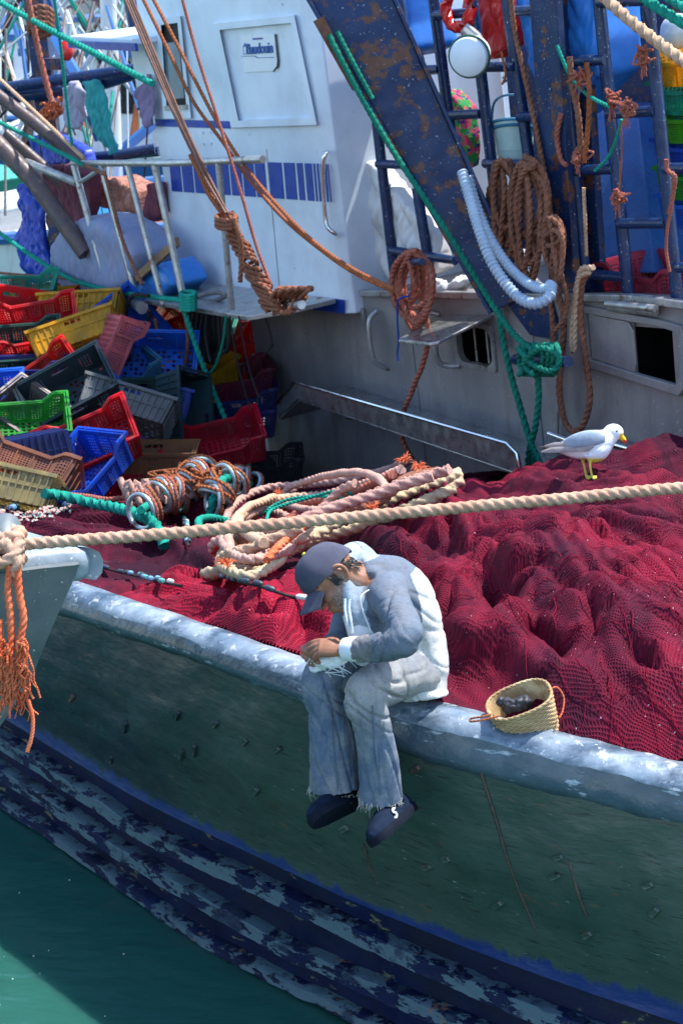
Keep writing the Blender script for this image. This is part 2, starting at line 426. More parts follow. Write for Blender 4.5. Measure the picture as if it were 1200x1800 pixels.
# rubbing strakes
def strake(rows, w, name, x0=-480, x1=1650, tp=.05):
    m = MB(); ring = []
    for x in np.arange(x0, x1 + 1, 14.0):
        y = float(np.interp(x, *rows)); p, t, d, n = hull_frame(x, y)
        hw = w / 2 * (1 + .10 * float(noise2(x / 33, w * 40))); e = .01 * float(noise2(x / 25, 3.3 + w))
        pr = tp + .012 * float(noise2(x / 45, 8.1))
        prof = [(-.98, -.05), (-1.0, pr * .92), (-.93, pr * 1.06), (-.3, pr * .98), (.35, pr), (.86, pr * 1.0), (.97, pr * .86), (.97, -.05)]
        ring.append([p + d * (a * hw + e) + n * b for a, b in prof])
    m.loft(np.array(ring)); build(m, name, 'strake_paint', boat, smooth=35)
S1 = ([-500, -100, 25, 150, 250, 400, 600, 850, 1200, 1700], [1030, 1238, 1312, 1390, 1460, 1527, 1624, 1738, 1880, 2060])
S2 = ([-500, -100, 0, 100, 200, 350, 500, 600, 840, 1200, 1700], [1066, 1290, 1352, 1412, 1485, 1573, 1662, 1706, 1810, 1960, 2150])
S3 = ([-500, -100, 0, 100, 225, 350, 475, 600, 800, 1200, 1700], [1108, 1345, 1405, 1468, 1558, 1644, 1712, 1772, 1868, 2055, 2260])
strake(S1, .066, 'rubbing_strake', tp=.034); strake(S2, .064, 'rubbing_strake', tp=.034); strake(S3, .044, 'rubbing_strake', tp=.028)
# rail: a rolled cap along the top
ring = []
for i, x in enumerate(np.linspace(-480, 1650, 150)):
    gi, go = HL('GI', x), HL('GO', x); p, t, d, n = hull_frame(x, _sm(_lines['GO'], x) + 40)
    up = np.array([0, 0, 1.0]); wv = go - gi; j = lambda s, k: s * float(noise2(x / 38 + k, k * 7.7))
    hid = np.array([0, 0, -.13])
    rd = np.clip((x - 560) / 200, 0, 1)          # flat timber-like top to the left, rolled plate to the right
    ring.append([gi + hid, gi + up * (-.03 + j(.006, 1)), gi + wv * .10 + up * j(.008, 2), gi + wv * .40 + up * (.012 + j(.012, 3)), gi + wv * .72 + up * (.012 + j(.014, 4)),
                 go - wv * .06 * (1 - rd) + up * (-.004 - .012 * rd + j(.012, 5)), go + n * .012 + up * (-.03 - .03 * rd + j(.010, 6)), go + n * (.012 + .012 * rd) + up * (-.05 - .05 * rd + j(.012, 7)), go + n * .006 + up * (-.075 - .07 * rd + j(.01, 8)), go - n * .05 + up * (-.09 - .07 * rd)])
ring = np.array(ring); m = MB(); m.loft(np.concatenate([ring[:, :6], ring[:, 5:6] - np.array([0, 0, .02])], 1)); build(m, 'rail_cap', 'rail_paint', boat, smooth=70)
m = MB(); m.grid(ring[:, 5:][:, ::-1]); build(m, 'rail_side', 'rail_side_dark', boat, smooth=70)
# inner bulwark and deck
V = [[HL('GI', x) + np.array([0, .02, -.05]), HL('GI', x) + np.array([0, .05, -1.25])] for x in ST]
m = MB(); m.grid(np.array(V)); build(m, 'inner_bulwark', 'deck', boat)
dk = [B(-7.5, -.86, 5.5), B(-7.5, -.86, -2.5), B(5, -.86, -2.5), B(5, -.86, .5)] + [Vector(HL('GI', x)) + Vector((0, .06, -.95)) for x in (1600, 1200, 780, 400, 100, -200, -480)]
dk = [p - BV * ((p - BO).dot(BV) + .86) for p in dk]
m = MB(); m.slab(dk, -BV * .05); o = build(m, 'deck', 'deck', boat, smooth=0)
# weld seams and welded lugs
for pts in ([(842, 1318), (862, 1362), (885, 1422), (905, 1490), (930, 1570), (955, 1645), (968, 1690)], [(655, 1455), (662, 1500), (675, 1550), (687, 1600)], [(1010, 1480), (1030, 1540), (1040, 1580)]):
    P = [hull_out(x + random.uniform(-2, 2), y, .001)[0] for x, y in pts]; m = MB(); P2, _ = spline(P, step=.012)
    m.tube(P2, [.0045 + .003 * random.random() for _ in range(len(P2))], 6); build(m, 'weld_seam', 'seam_dark', boat)
LUGS = [(145, 1207), (238, 1258), (329, 1233), (392, 1249), (448, 1277), (336, 1305), (357, 1298), (502, 1291), (255, 1372), (310, 1405), (370, 1427), (432, 1460), (472, 1365),
        (500, 1500), (567, 1535), (205, 1327), (622, 1430), (637, 1550), (720, 1592), (795, 1482), (797, 1627), (882, 1570), (990, 1475), (985, 1510), (1040, 1620), (1145, 1525), (1158, 1572), (735, 1325), (760, 1500)]
for i, (x, y) in enumerate(LUGS):
    p, t, d, n = hull_out(x, y, .004); a = random.uniform(.6, 1.25); ax = t * math.cos(a) + d * math.sin(a); ay = np.cross(n, ax)
    m = MB(); L = random.uniform(.017, .025); wd = random.uniform(.007, .010)
    m.loft([[p + ax * L * s * i1 + ay * wd * s * j1 + n * h for i1, j1 in ((-1, -.8), (-.8, -1), (.8, -1), (1, -.8), (1, .8), (.8, 1), (-.8, 1), (-1, .8))] for s, h in ((1.3, -.004), (1.15, .005), (.85, .010), (.5, .008))])
    build(m, 'welded_lug', 'hull_green' if i % 9 else 'seam_dark', boat, smooth=30)

# ------------------------------------------------------------------ deckhouse
house = MB()
roofb = lambda a: .74 + .075 * a if a < 2.6 else .935
aL, aR = -2.05, 5.2
def wall_with_holes(m, rects, a0, a1, b0, top, c, th):
    """side plate between a0 and a1 with rectangular openings (a,a,b,b)"""
    xs = sorted({a0, a1, *[r[0] for r in rects], *[r[1] for r in rects], *np.linspace(a0, a1, 10)})
    for i in range(len(xs) - 1):
        x0, x1 = xs[i], xs[i + 1]; xm = (x0 + x1) / 2
        cuts = sorted([(r[2], r[3]) for r in rects if r[0] <= xm <= r[1]])
        lo = b0
        for q0, q1 in cuts + [(None, None)]:
            f0 = (lambda a, v=lo: v); hi0 = top(x0) if q0 is None else q0; hi1 = top(x1) if q0 is None else q0
            m.slab([B(x0, lo, c), B(x1, lo, c), B(x1, hi1, c), B(x0, hi0, c)], -BW * th)
            lo = q1
W1 = (.80, 1.20, .36, .63); W2 = (2.55, 2.88, .47, .82)
wall_with_holes(house, [W1, W2], aL, aR, -.9, roofb, 0, .02)
house.slab([B(aL, -.9, -.025), B(aL, roofb(aL), -.025), B(aL, roofb(aL), -2.4), B(aL, -.9, -2.4)], BU * .02)
dh = build(house, 'deckhouse', 'deckhouse_steel', boat, smooth=0)
m = MB(); m.slab([B(aL, roofb(aL) - .005, -.03), B(2.6, roofb(2.6) - .005, -.03), B(aR, .93, -.03), B(aR, .93, -2.4), B(2.6, roofb(2.6) - .005, -2.4), B(aL, roofb(aL) - .005, -2.4)], -BV * .03)
build(m, 'roof_plate', 'deckhouse_steel', dh, smooth=0)
m = MB(); m.bar(B(-.3, roofb(-.3) + .012, .012), B(2.6, roofb(2.6) + .012, .012), BV * .022, BW * .025); m.bar(B(2.6, roofb(2.6) + .013, .012), B(aR, .95, .012), BV * .022, BW * .025)
build(m, 'roof_edge', 'galv_pipe', dh, bevel=.006)
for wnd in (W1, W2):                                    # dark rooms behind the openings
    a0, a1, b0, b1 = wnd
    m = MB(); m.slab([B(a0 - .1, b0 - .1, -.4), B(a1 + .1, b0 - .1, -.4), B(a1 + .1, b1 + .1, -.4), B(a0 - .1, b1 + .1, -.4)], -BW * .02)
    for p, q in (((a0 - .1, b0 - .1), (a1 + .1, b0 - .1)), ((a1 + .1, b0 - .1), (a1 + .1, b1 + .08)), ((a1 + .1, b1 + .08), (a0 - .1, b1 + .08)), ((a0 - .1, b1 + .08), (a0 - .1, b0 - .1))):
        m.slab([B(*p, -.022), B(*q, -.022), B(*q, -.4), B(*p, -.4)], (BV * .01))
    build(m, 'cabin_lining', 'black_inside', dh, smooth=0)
def rounded(a0, a1, b0, b1, r, n=5):
    out = []
    for ca, cb, s in ((a1 - r, b1 - r, 0), (a0 + r, b1 - r, 1), (a0 + r, b0 + r, 2), (a1 - r, b0 + r, 3)):
        for k in range(n + 1):
            t = (s + k / n) * math.pi / 2; out.append((ca + r * math.cos(t), cb + r * math.sin(t)))
    return out
# porthole frame with rounded corners filling the square hole
a0, a1, b0, b1 = W1
inn = rounded(a0 + .012, a1 - .012, b0 + .012, b1 - .012, .07); out_ = rounded(a0 - .02, a1 + .02, b0 - .02, b1 + .02, .03)
m = MB(); m.loft([[B(a, b, .004) for a, b in out_], [B(a, b, .016) for a, b in out_], [B(a, b, .016) for a, b in inn], [B(a, b, -.03) for a, b in inn]], cap=False)
build(m, 'window_frame', 'galv_pipe', dh, smooth=30)
for f in (.33, .66):
    m = MB(); m.tube([B(a0 + (a1 - a0) * f, b0 + .01, -.05), B(a0 + (a1 - a0) * f, b1 - .01, -.05)], .008, 8); build(m, 'window_bar', 'galv_pipe', dh)
# raised flap over it, propped on a bent pipe
fl = [WP(868, 556, .02), WP(790, 538, .02), WP(722, 585, .42), WP(735, 594, .43), WP(800, 603, .43), WP(812, 600, .42)]
m = MB(); P = [Vector(p) for p in (B(1.24, .70, .02), B(.80, .66, .02), B(.80, .60, .44), B(.84, .595, .48), B(1.20, .615, .48), B(1.24, .62, .44))]
m.slab(P, Vector((0, 0, .022))); build(m, 'window_flap', 'stainless', dh, smooth=0, bevel=.006)
m = MB(); m.tube([B(.80, .63, .03), B(.77, .62, .10), B(.72, .5, .12), B(.715, .38, .11), B(.74, .34, .06), B(.80, .335, .0)], .02, 10, step=.02); build(m, 'flap_stay', 'galv_pipe', dh)
m = MB(); m.tube([B(.60, .92, .02), B(.58, .80, .07), B(.57, .70, .06), B(.62, .66, .0)], .02, 10, step=.02); build(m, 'vent_pipe', 'galv_pipe', dh)
m = MB(); m.tube([B(-.10, .62, .03), B(-.11, .55, .10), B(-.11, .30, .10), B(-.09, .22, .03), B(-.09, .20, -.01)], .017, 10, step=.02); build(m, 'grab_bar', 'galv_pipe', dh)
# second window: wide welded frame with a sliding shutter
fa0, fa1, fb0, fb1 = 2.14, 2.98, .48, .84
def fr(a, b): return B(a, b - (a - 2.14) * .0, .0)
fo = [(2.13, .87), (2.80, .85), (2.99, .83), (3.02, .72), (3.02, .52), (2.93, .43), (2.6, .46), (2.13, .50)]
fi = [(2.18, .825), (2.80, .81), (2.93, .795), (2.955, .71), (2.955, .55), (2.91, .49), (2.6, .512), (2.18, .55)]
m = MB(); m.loft([[B(a, b, .003) for a, b in fo], [B(a, b, .035) for a, b in fo], [B(a, b, .035) for a, b in fi], [B(a, b, .003) for a, b in fi]], cap=False); build(m, 'hatch_frame', 'deckhouse_steel', dh, smooth=30, bevel=.005)
m = MB(); m.slab([B(2.19, .555, .008), B(2.56, .515, .008), B(2.58, .57, .008), B(2.58, .75, .008), B(2.54, .805, .008), B(2.19, .82, .008)], BW * .012); build(m, 'sliding_shutter', 'deckhouse_steel', dh, smooth=0, bevel=.004)
for k in range(2):
    m = MB(); m.tube([B(2.42 + .02 * k, .885 + .03 * k, .04 + .04 * k), B(2.80 + .05 * k, .895 + .03 * k, .04 + .04 * k)], .026 - .004 * k, 12); build(m, 'roof_pipe', 'galv_pipe', dh)
# rust runs down the side: thin welded plate joints
for a in (.26, 1.62):
    m = MB(); m.bar(B(a, -.86, .003), B(a, roofb(a) - .05 if a > -.3 else .55, .003), BU * .006, BW * .004); build(m, 'plate_joint', 'deckhouse_steel', dh, smooth=0)
# sorting chute along the side
m = MB()
T0, T1, T2 = WP(515, 668, .46), WP(905, 782, .40), WP(464, 712, .55)
ch = [(515, 668, .50), (910, 781, .42)]
a_s, b_s, _ = abc(WP(518, 672, .45)); a_e, b_e, _ = abc(WP(893, 780, .45))
def chp(f, db, c): return B(a_s + (a_e - a_s) * f, b_s + (b_e - b_s) * f + db, c)
m.slab([chp(0, 0, .45), chp(1, 0, .45), chp(1.035, -.05, .45), chp(1.04, -.17, .45), chp(0, -.12, .45)], -BW * .012)            # outer cheek
m.slab([chp(0, -.13, .44), chp(1.04, -.18, .44), chp(1.04, -.18, .0), chp(0, -.13, .0)], -BV * .012)                             # floor
ct = build(m, 'sorting_chute', 'stainless', boat, smooth=0, bevel=.003)
m = MB(); m.tube([chp(-.12, -.20, .46), chp(0, .006, .46), chp(1.0, .006, .46), chp(1.035, -.04, .46), chp(1.045, -.17, .46)], .012, 8); build(m, 'rolled_edge', 'chrome', ct)
m = MB(); m.slab([chp(0, 0, .448), chp(0, -.125, .448), chp(-.13, -.32, .448), chp(-.13, -.22, .448)], -BW * .012); m.slab([chp(0.0, -.13, .43), chp(-.13, -.33, .43), chp(-.13, -.33, .0), chp(0.0, -.13, .0)], -BV * .012)
build(m, 'chute_mouth', 'stainless', ct, smooth=0)
for f in (.22, .62):
    m = MB(); m.slab([chp(f, -.19, .40), chp(f, -.19, .01), chp(f, -.34, .01)], BU * .02); build(m, 'bracket', 'rust', ct, smooth=0)
m = MB(); m.tube([WP(1060, 776, .12), WP(1168, 806, .12)], .022, 12); m.tube([WP(965, 762, .10), WP(1000, 775, .10), WP(1062, 777, .12)], .02, 10); build(m, 'hand_rail', 'chrome', dh)
m = MB(); m.tube([WP(985, 540, .03), WP(978, 800, .03)], .01, 8); build(m, 'drain_pipe', 'galv_pipe', dh)

# ------------------------------------------------------------------ wheelhouse
WC = .12
a1, b0, _ = abc(WP(603, 552, WC)); a0 = -3.0; b1 = 3.3
wh = MB()
foot = [(a0, WC), (a1, WC), (a1 + .09, WC - .05), (a1 + .09, -1.4), (a0, -1.4)]
wh.loft([[B(a, bb, c) for a, c in foot] for bb in (b0, b1)])
wheel = build(wh, 'wheelhouse', 'white_paint', boat, smooth=0, bevel=.012)
def on(px, py, lift=0): return WP(px, py, WC + lift)
def plate(pix, lo, hi, name, mat, par=wheel, bev=0):
    m = MB(); m.slab([on(x, y, lo) for x, y in pix], BW * (hi - lo)); return build(m, name, mat, par, smooth=0, bevel=bev)
plate([(330, 494), (606, 527), (606, 551), (340, 518)], .002, .007, 'blue_band', 'blue_band')
plate([(273, 209), (406, 213), (406, 226), (275, 222)], .002, .006, 'blue_band', 'blue_band')
edges = [(298, 317), (319, 338), (340, 361), (363, 381), (383, 402), (404, 424), (426, 446), (448, 466), (472, 496), (499, 519), (522, 533), (536, 549), (551, 555), (557, 561), (563, 566), (570, 574), (576, 579)]
for x0, x1 in edges:                                    # the stripe is a row of separate dashes
    sk = 4.5
    f = lambda x, y: y + (x - 298) / 277 * (8 if y < 300 else 19)
    plate([(x0 - .6, f(x0, 280)), (x1 - 1.4, f(x1, 280)), (x1 + sk - .4, f(x1, 336)), (x0 + sk + .4, f(x0, 336))], .002, .005, 'stripe_dash', 'blue_band')
# framed panel with a sticker
fo = [(374, 41), (517, 26), (557, 220), (406, 225)]; fi = [(386, 53), (511, 40), (547, 208), (419, 212)]
m = MB(); m.loft([[on(x, y, z) for x, y in q] for q, z in ((fo, .001), (fo, .035), (fi, .035), (fi, .003))], cap=False); build(m, 'panel_frame', 'white_paint', wheel, smooth=0, bevel=.004)
plate([(423, 62), (482, 59), (489, 124), (430, 127)], .004, .007, 'sticker', 'sticker')
plate([(484, 60), (486, 60), (491, 108), (490, 118), (481, 126), (480, 125), (487, 116), (488, 106)], .007, .012, 'sticker_curl', 'dark_rubber')
def lettering(text, p0, p1, hpx, mat, par, lift, name='lettering', bold=.012):
    """letters laid along the side from p0 to p1"""
    cu = bpy.data.curves.new('txt', 'FONT'); cu.body = text; cu.size = 1; cu.extrude = .004; cu.offset = bold; cu.resolution_u = 3
    ob = bpy.data.objects.new('txt', cu); COL.objects.link(ob); dg = bpy.context.evaluated_depsgraph_get(); me = ob.evaluated_get(dg).to_mesh()
    V = np.array([v.co[:] for v in me.vertices]); Fc = [tuple(p.vertices) for p in me.polygons]; ob.evaluated_get(dg).to_mesh_clear()
    bpy.data.objects.remove(ob); bpy.data.curves.remove(cu)
    w_ = V[:, 0].max() - V[:, 0].min(); V[:, 0] = (V[:, 0] - V[:, 0].min()) / w_; h = V[:, 1].max() - V[:, 1].min(); V[:, 1] = (V[:, 1] - V[:, 1].min()) / h
    A, Bp, H = p0, p1, hpx
    W_ = [np.array(A + (Bp - A) * x + H * y) + np.array(BW) * (lift + z) for x, y, z in V]
    m = MB(); m.add(W_, Fc); return build(m, name, mat, par, smooth=0)
hv = on(436, 77, 0) - on(437, 96, 0)
lettering('Baudouin', on(437, 95.5), on(482, 92.5), hv, 'sticker_blue', wheel, .011)
for q in ([(427.5, 82), (430.5, 75), (433, 79), (434, 95), (428.5, 96)],): plate(q, .007, .010, 'sticker_emblem', 'sticker_blue')
plate([(429, 83), (432, 82), (432.6, 94), (429.6, 94.5)], .0105, .0125, 'sticker_emblem', 'sticker')
plate([(425, 98.5), (448, 98), (454, 101), (482, 100), (482, 101), (453, 102), (447, 99), (425, 99.5)], .007, .0095, 'sticker_line', 'sticker_blue')
plate([(444, 67), (462, 66), (462, 69), (444, 70)], .007, .0095, 'sticker_line', 'blue_band')
# side window with a half dropped pane
fo = [(274, 34), (317, 28), (336, 208), (288, 209)]; fi = [(283, 44), (312, 40), (328, 188), (293, 189)]
m = MB(); m.loft([[on(x, y, z) for x, y in q] for q, z in ((fo, .001), (fo, .03), (fi, .03), (fi, .004))], cap=False); wf = build(m, 'window_frame', 'white_paint', wheel, smooth=0)
plate([(283, 44), (312, 40), (328, 188), (293, 189)], .002, .004, 'window_opening', 'black_inside')
plate([(285, 76), (315, 73), (325, 172), (292, 176)], .005, .010, 'window_pane', 'glass')
plate([(291, 186), (330, 184), (331, 192), (292, 194)], .03, .045, 'window_sill', 'galv_pipe')
# grab handle, door joint, screw heads
m = MB(); m.tube([on(577, 268, .0), on(573, 270, .07), on(568, 285, .09), on(568, 330, .09), on(572, 385, .09), on(578, 402, .085), on(589, 411, .05), on(590, 413, 0)], .015, 10, step=.02); build(m, 'grab_handle', 'chrome', wheel)
m = MB(); m.bar(on(468, 262, .002), on(491, 505, .002), BU * .003, BW * .002); build(m, 'door_joint', 'galv_pipe', wheel)
for x, y in ((357, 233), (370, 233), (358, 253), (371, 252)):
    m = MB(); p = np.array(on(x, y, .004)); m.tube([p, p + np.array(BW) * .008], .011, 8); build(m, 'screw_head', 'white_paint', wheel)
# bottom skirt of the end wall and roof visor
m = MB(); m.bar(B(a1 + .10, b0 - .02, .03), B(a1 + .10, b0 - .02, -1.1), BV * .05, BU * .02); build(m, 'skirt_beam', 'deckhouse_steel', wheel, bevel=.006)
m = MB(); m.slab([B(-3.9, 2.62, .35), B(-2.7, 2.55, .35), B(-2.7, 2.55, -.4), B(-3.9, 2.62, -.4)], BV * .05); build(m, 'roof_visor', 'white_paint', wheel, smooth=0, bevel=.01)
m = MB(); m.bar(B(-3.9, 2.605, .365), B(-2.6, 2.535, .365), BV * .03, BW * .012); build(m, 'visor_edge', 'blue_band', wheel, smooth=0)
m = MB(); m.slab([B(-3.02, 1.9, .05), B(-3.4, 1.9, .05), B(-3.4, 2.6, .05), B(-3.02, 2.6, .05)], -BW * .04); build(m, 'wing_panel', 'white_paint', wheel, smooth=0, bevel=.01)

# ------------------------------------------------------------------ gangway cage beside the wheelhouse
GC = .70
pm = MB(); pm.slab([B(-3.75, .60, GC), B(-.75, .66, GC), B(-.45, .70, .45), B(-.45, .70, .14), B(-3.75, .62, .14)], -BV * .035)
gang = build(pm, 'gangway', 'galv_pipe', boat, smooth=0, bevel=.005)
def gp(x, y, c=GC): return WP(x, y, c)
for pts, r in (([(128, 287), (300, 287), (462, 280)], .026), ([(-60, 238), (0, 265), (137, 322)], .034)):
    m = MB(); m.tube([gp(*p) for p in pts], r, 10); build(m, 'top_rail', 'galv_pipe', gang)
for x0, y0, x1, y1, r in ((130, 290, 192, 515, .028), (178, 290, 240, 522, .026), (224, 290, 287, 535, .024), (272, 290, 327, 545, .028), (384, 286, 408, 545, .024)):
    m = MB(); m.tube([gp(x0, y0), gp(x1, y1)], r, 10); build(m, 'railing_post', 'galv_pipe', gang)
m = MB(); m.tube([gp(137, 320), gp(150, 315), gp(172, 300), gp(185, 288)], .018, 8, step=.03); build(m, 'bent_bar', 'galv_pipe', gang)
m = MB(); m.tube([gp(240, 533, .74), gp(250, 541, .80)], .05, 12); build(m, 'pipe_end', 'galv_pipe', gang)

# ------------------------------------------------------------------ derrick leg, mast column and pipe ladders
def ibeam(m, A, Bp, wd0, wd1, dpt, side, nrm):
    A, Bp = Vector(A), Vector(Bp)
    for s in (-1, 1):
        e0, e1 = side * wd0 * s, side * wd1 * s
        t = side * s * -.025
        m.slab([A + e0, Bp + e1, Bp + e1 - nrm * dpt, A + e0 - nrm * dpt], t)
    e0, e1 = side * (wd0 - .025), side * (wd1 - .025)
    m.slab([A + e0 - nrm * .05, Bp + e1 - nrm * .05, Bp - e1 - nrm * .05, A - e0 - nrm * .05], -nrm * .03)
bm_ = MB()
A = WP(600, -40, .55); Bp = WP(893, 535, .10)
ax = (Bp - A).normalized(); nrm = -(C(740, 250, 1) - CAM).normalized(); side = ax.cross(nrm).normalized(); nrm = side.cross(ax).normalized()
if nrm.dot(FW) > 0: nrm = -nrm
ibeam(bm_, A, Bp, .25, .135, .16, side, nrm)
beam = build(bm_, 'derrick_leg', 'navy_steel', boat, smooth=0, bevel=.006)
m = MB(); P = [A + (Bp - A) * f - side * (.25 + (.135 - .25) * f) * sgn + nrm * .004 for sgn in (1, -1) for f in (.1,)]
sg = 1 if side.dot(RX) < 0 else -1
m.slab([A + side * sg * .27 + ax * .15, A + side * sg * .20 + ax * .15, A + side * sg * .20 + ax * .62, A + side * sg * .25 + ax * .62], nrm * .02); build(m, 'worn_flange', 'rust', beam, smooth=0)
m = MB(); m.tube([WP(905, 632, .22), WP(960, 634, .34), WP(998, 636, .40)], .032, 12); build(m, 'mooring_bar', 'navy_pipe', boat)
m = MB(); m.slab([WP(868, 480, .03), WP(905, 470, .03), WP(965, 530, .03), WP(985, 600, .03), WP(930, 590, .03), WP(893, 540, .03)], -BW * .08); build(m, 'leg_foot', 'navy_steel', beam, smooth=0, bevel=.01)
m = MB()
mastc = [(-.11, .0), (.13, .0), (.13, -.05), (.03, -.05), (.03, -.20), (.13, -.20), (.13, -.25), (-.11, -.25)]
ma, mb_, _ = abc(WP(988, 560, -.02)); mt = abc(WP(955, 0, -.02))[0]
m.loft([[B(ma + x, .62, -.02 + c) for x, c in mastc], [B(mt + x, 3.4, -.02 + c) for x, c in mastc]]); build(m, 'mast_column', 'navy_steel', boat, smooth=0, bevel=.005)
LC = -.12
rack = MB()
POSTS = {'A': [(697, -30), (722, 140)], 'B': [(758, -30), (800, 300)], 'C': [(826, -30), (873, 370)], 'D': [(886, -30), (936, 330)], 'E': [(974, -30), (1028, 490)], 'F': [(1049, -30), (1104, 520)], 'G': [(1134, -30), (1190, 530)], 'Z': [(662, 215), (694, 492)], 'Y': [(732, 330), (758, 490)]}
fr_ = MB(); fr_.tube([WP(*POSTS['E'][0], LC), WP(*POSTS['E'][1], LC)], .036, 12)
ladder = build(fr_, 'pipe_ladder', 'navy_pipe', boat)
for k, (p, q) in POSTS.items():
    if k == 'E': continue
    m = MB(); m.tube([WP(*p, LC), WP(*q, LC)], .036, 12); build(m, 'ladder_post', 'navy_pipe', ladder)
RUNGS = [(716, 125, 772, 122), (765, 27, 829, 22), (780, 203, 845, 200), (853, 118, 906, 117), (852, 287, 932, 290), (900, 20, 976, 15), (912, 206, 992, 202), (996, 107, 1064, 105), (1002, 300, 1078, 297),
         (1032, 482, 1098, 487), (1068, 200, 1152, 195), (1088, 393, 1170, 392), (1052, 4, 1140, 0), (1168, 296, 1260, 296), (664, 288, 708, 290), (688, 440, 800, 458), (1190, 470, 1260, 474)]
for x0, y0, x1, y1 in RUNGS:
    m = MB(); m.tube([WP(x0, y0, LC + .02), WP(x1, y1, LC + .02)], .030, 12); build(m, 'rung', 'navy_pipe', ladder)
# engine casing behind the ladders
m = MB(); m.slab([B(-.15, .80, -1.3), B(3.05, .95, -1.3), B(3.05, 2.6, -1.3), B(-.15, 2.6, -1.3)], -BW * 1.0); cas = build(m, 'engine_casing', 'navy_steel', boat, smooth=0, bevel=.02)
m = MB(); m.slab([TP(1000, 480, .94), TP(1150, 480, .94), WP(1118, 200, -.95), WP(1020, 190, -.95)], -BW * .5); build(m, 'sloping_hood', 'blue_panel' if 'blue_panel' in MAT else mk('blue_panel', (.03, .12, .36), (.025, .09, .28), 5, .3, patch=(.3, .35, .4), plo=.68, phi=.7, bump=.2), cas, smooth=0, bevel=.01)
# ------------------------------------------------------------------ nets heaped on the deck
def net_mat(name, lo, hi, dark):
    t = NT(name)
    wv = t.nd('ShaderNodeTexNoise'); wv.inputs['Scale'].default_value = 2.2; wv.inputs['Detail'].default_value = 3; t.l(t.co, wv.inputs['Vector'])
    mx = t.nd('ShaderNodeVectorMath', operation='MULTIPLY_ADD'); t.l(wv.outputs['Color'], mx.inputs[0]); mx.inputs[1].default_value = (.22, .22, .0); t.l(t.co, mx.inputs[2])
    co = mx.outputs[0]
    def wave(rot, sc):
        n = t.nd('ShaderNodeTexWave', wave_type='BANDS', bands_direction='X'); n.inputs['Scale'].default_value = sc; n.inputs['Distortion'].default_value = .5
        n.inputs['Detail'].default_value = 2; n.inputs['Detail Scale'].default_value = 3
        t.l(t.map((1, 1, 1), rot, t.map((1, 1, .25), (0, 0, 0), co)), n.inputs['Vector']); return n.outputs['Fac']
    a = wave((0, 0, R(28)), 29); b = wave((0, 0, R(-62)), 29)
    k = t.math('MAXIMUM', a, b)
    big = t.noise(1.5, 5, .6)
    c = t.mix(t.ramp(big, .40, .62), lo, hi)
    c = t.mix(t.ramp(t.noise(1.0, 4, .6, t.map((2.2, .9, 1), (0, 0, R(35)))), .50, .66, 0, .8), c, dark)
    c = t.mix(t.ramp(t.noise(9, 6, .65), .52, .7, 0, .5), c, dark)
    c = t.mix(t.ramp(k, .35, .95, .55, 0), c, tuple(x * .15 for x in dark))
    c = t.mix(t.ramp(t.noise(95, 2, .5), .745, .765), c, (.6, .5, .5))
    pull = t.noise(1.0, 5, .6, t.map((26, 3.5, 6), (0, 0, R(38)), co))
    c = t.mix(t.ramp(pull, .56, .68, 0, .55), c, tuple(x * .3 for x in dark))
    h = t.math('ADD', k, t.math('MULTIPLY', pull, 2.2))
    t.fin(c, .75, 0.0, t.bump(h, .5, .008), .12)
net_mat('net_wine', (.10, .004, .020), (.21, .005, .026), (.026, .003, .017))
net_mat('net_crimson', (.24, .006, .026), (.38, .009, .036), (.09, .003, .018))
net_mat('net_dark', (.050, .003, .016), (.11, .004, .02), (.022, .003, .014))

CP = [(135, 1020, 1.24), (320, 1082, 1.32), (543, 1158, 1.39), (782, 1237, 1.42), (1000, 1292, 1.42), (1200, 1342, 1.40), (1500, 1405, 1.4), (-100, 945, 1.1), (-300, 900, 1.0),
      (1000, 1050, 1.42), (1200, 1080, 1.50), (850, 1110, 1.38), (700, 1000, 1.24), (620, 1080, 1.28), (400, 1050, 1.18), (400, 980, 1.02), (250, 950, .92), (100, 925, .88), (1100, 940, 1.42), (900, 930, 1.22),
      (960, 840, 1.13), (1035, 842, 1.22), (1200, 800, 1.42), (870, 868, .97), (760, 850, .82), (690, 840, .74), (480, 868, .55), (300, 885, .66), (100, 888, .78), (-100, 900, .78),
      (480, 835, .35), (300, 830, .30), (100, 830, .35), (1350, 800, 1.5), (1400, 1000, 1.5)]
CPW = np.array([list(CZ(x, y, z)) for x, y, z in CP])
def _tps(r2): return np.where(r2 > 1e-9, .5 * r2 * np.log(np.maximum(r2, 1e-9)), 0)
_n = len(CPW); _A = np.zeros((_n + 3, _n + 3))
_A[:_n, :_n] = _tps(((CPW[:, None, :2] - CPW[None, :, :2]) ** 2).sum(-1)) + np.eye(_n) * .05
_A[:_n, _n] = 1; _A[:_n, _n + 1:] = CPW[:, :2]; _A[_n:, :_n] = _A[:_n, _n:].T
_w = np.linalg.solve(_A, np.concatenate([CPW[:, 2], [0, 0, 0]]))
def Hbase(x, y):
    x = np.asarray(x, float); y = np.asarray(y, float); s = _w[_n] + _w[_n + 1] * x + _w[_n + 2] * y
    for i in range(_n): s = s + _w[i] * _tps((x - CPW[i, 0]) ** 2 + (y - CPW[i, 1]) ** 2)
    return s
def hit(px, py, f=None, lift=0.0):                      # place on the heap seen at a photo position
    f = f or Hbase; z = 1.1
    for _ in range(25):
        p = CZ(px, py, z); z = .5 * z + .5 * (float(f(p.x, p.y)) + lift)
    return CZ(px, py, z)
DX = .0135
gx = np.arange(-3.4, 3.3, DX); gy = np.arange(5.2, 12.2, DX)
GX, GY = np.meshgrid(gx, gy, indexing='ij')
HB = Hbase(GX, GY)
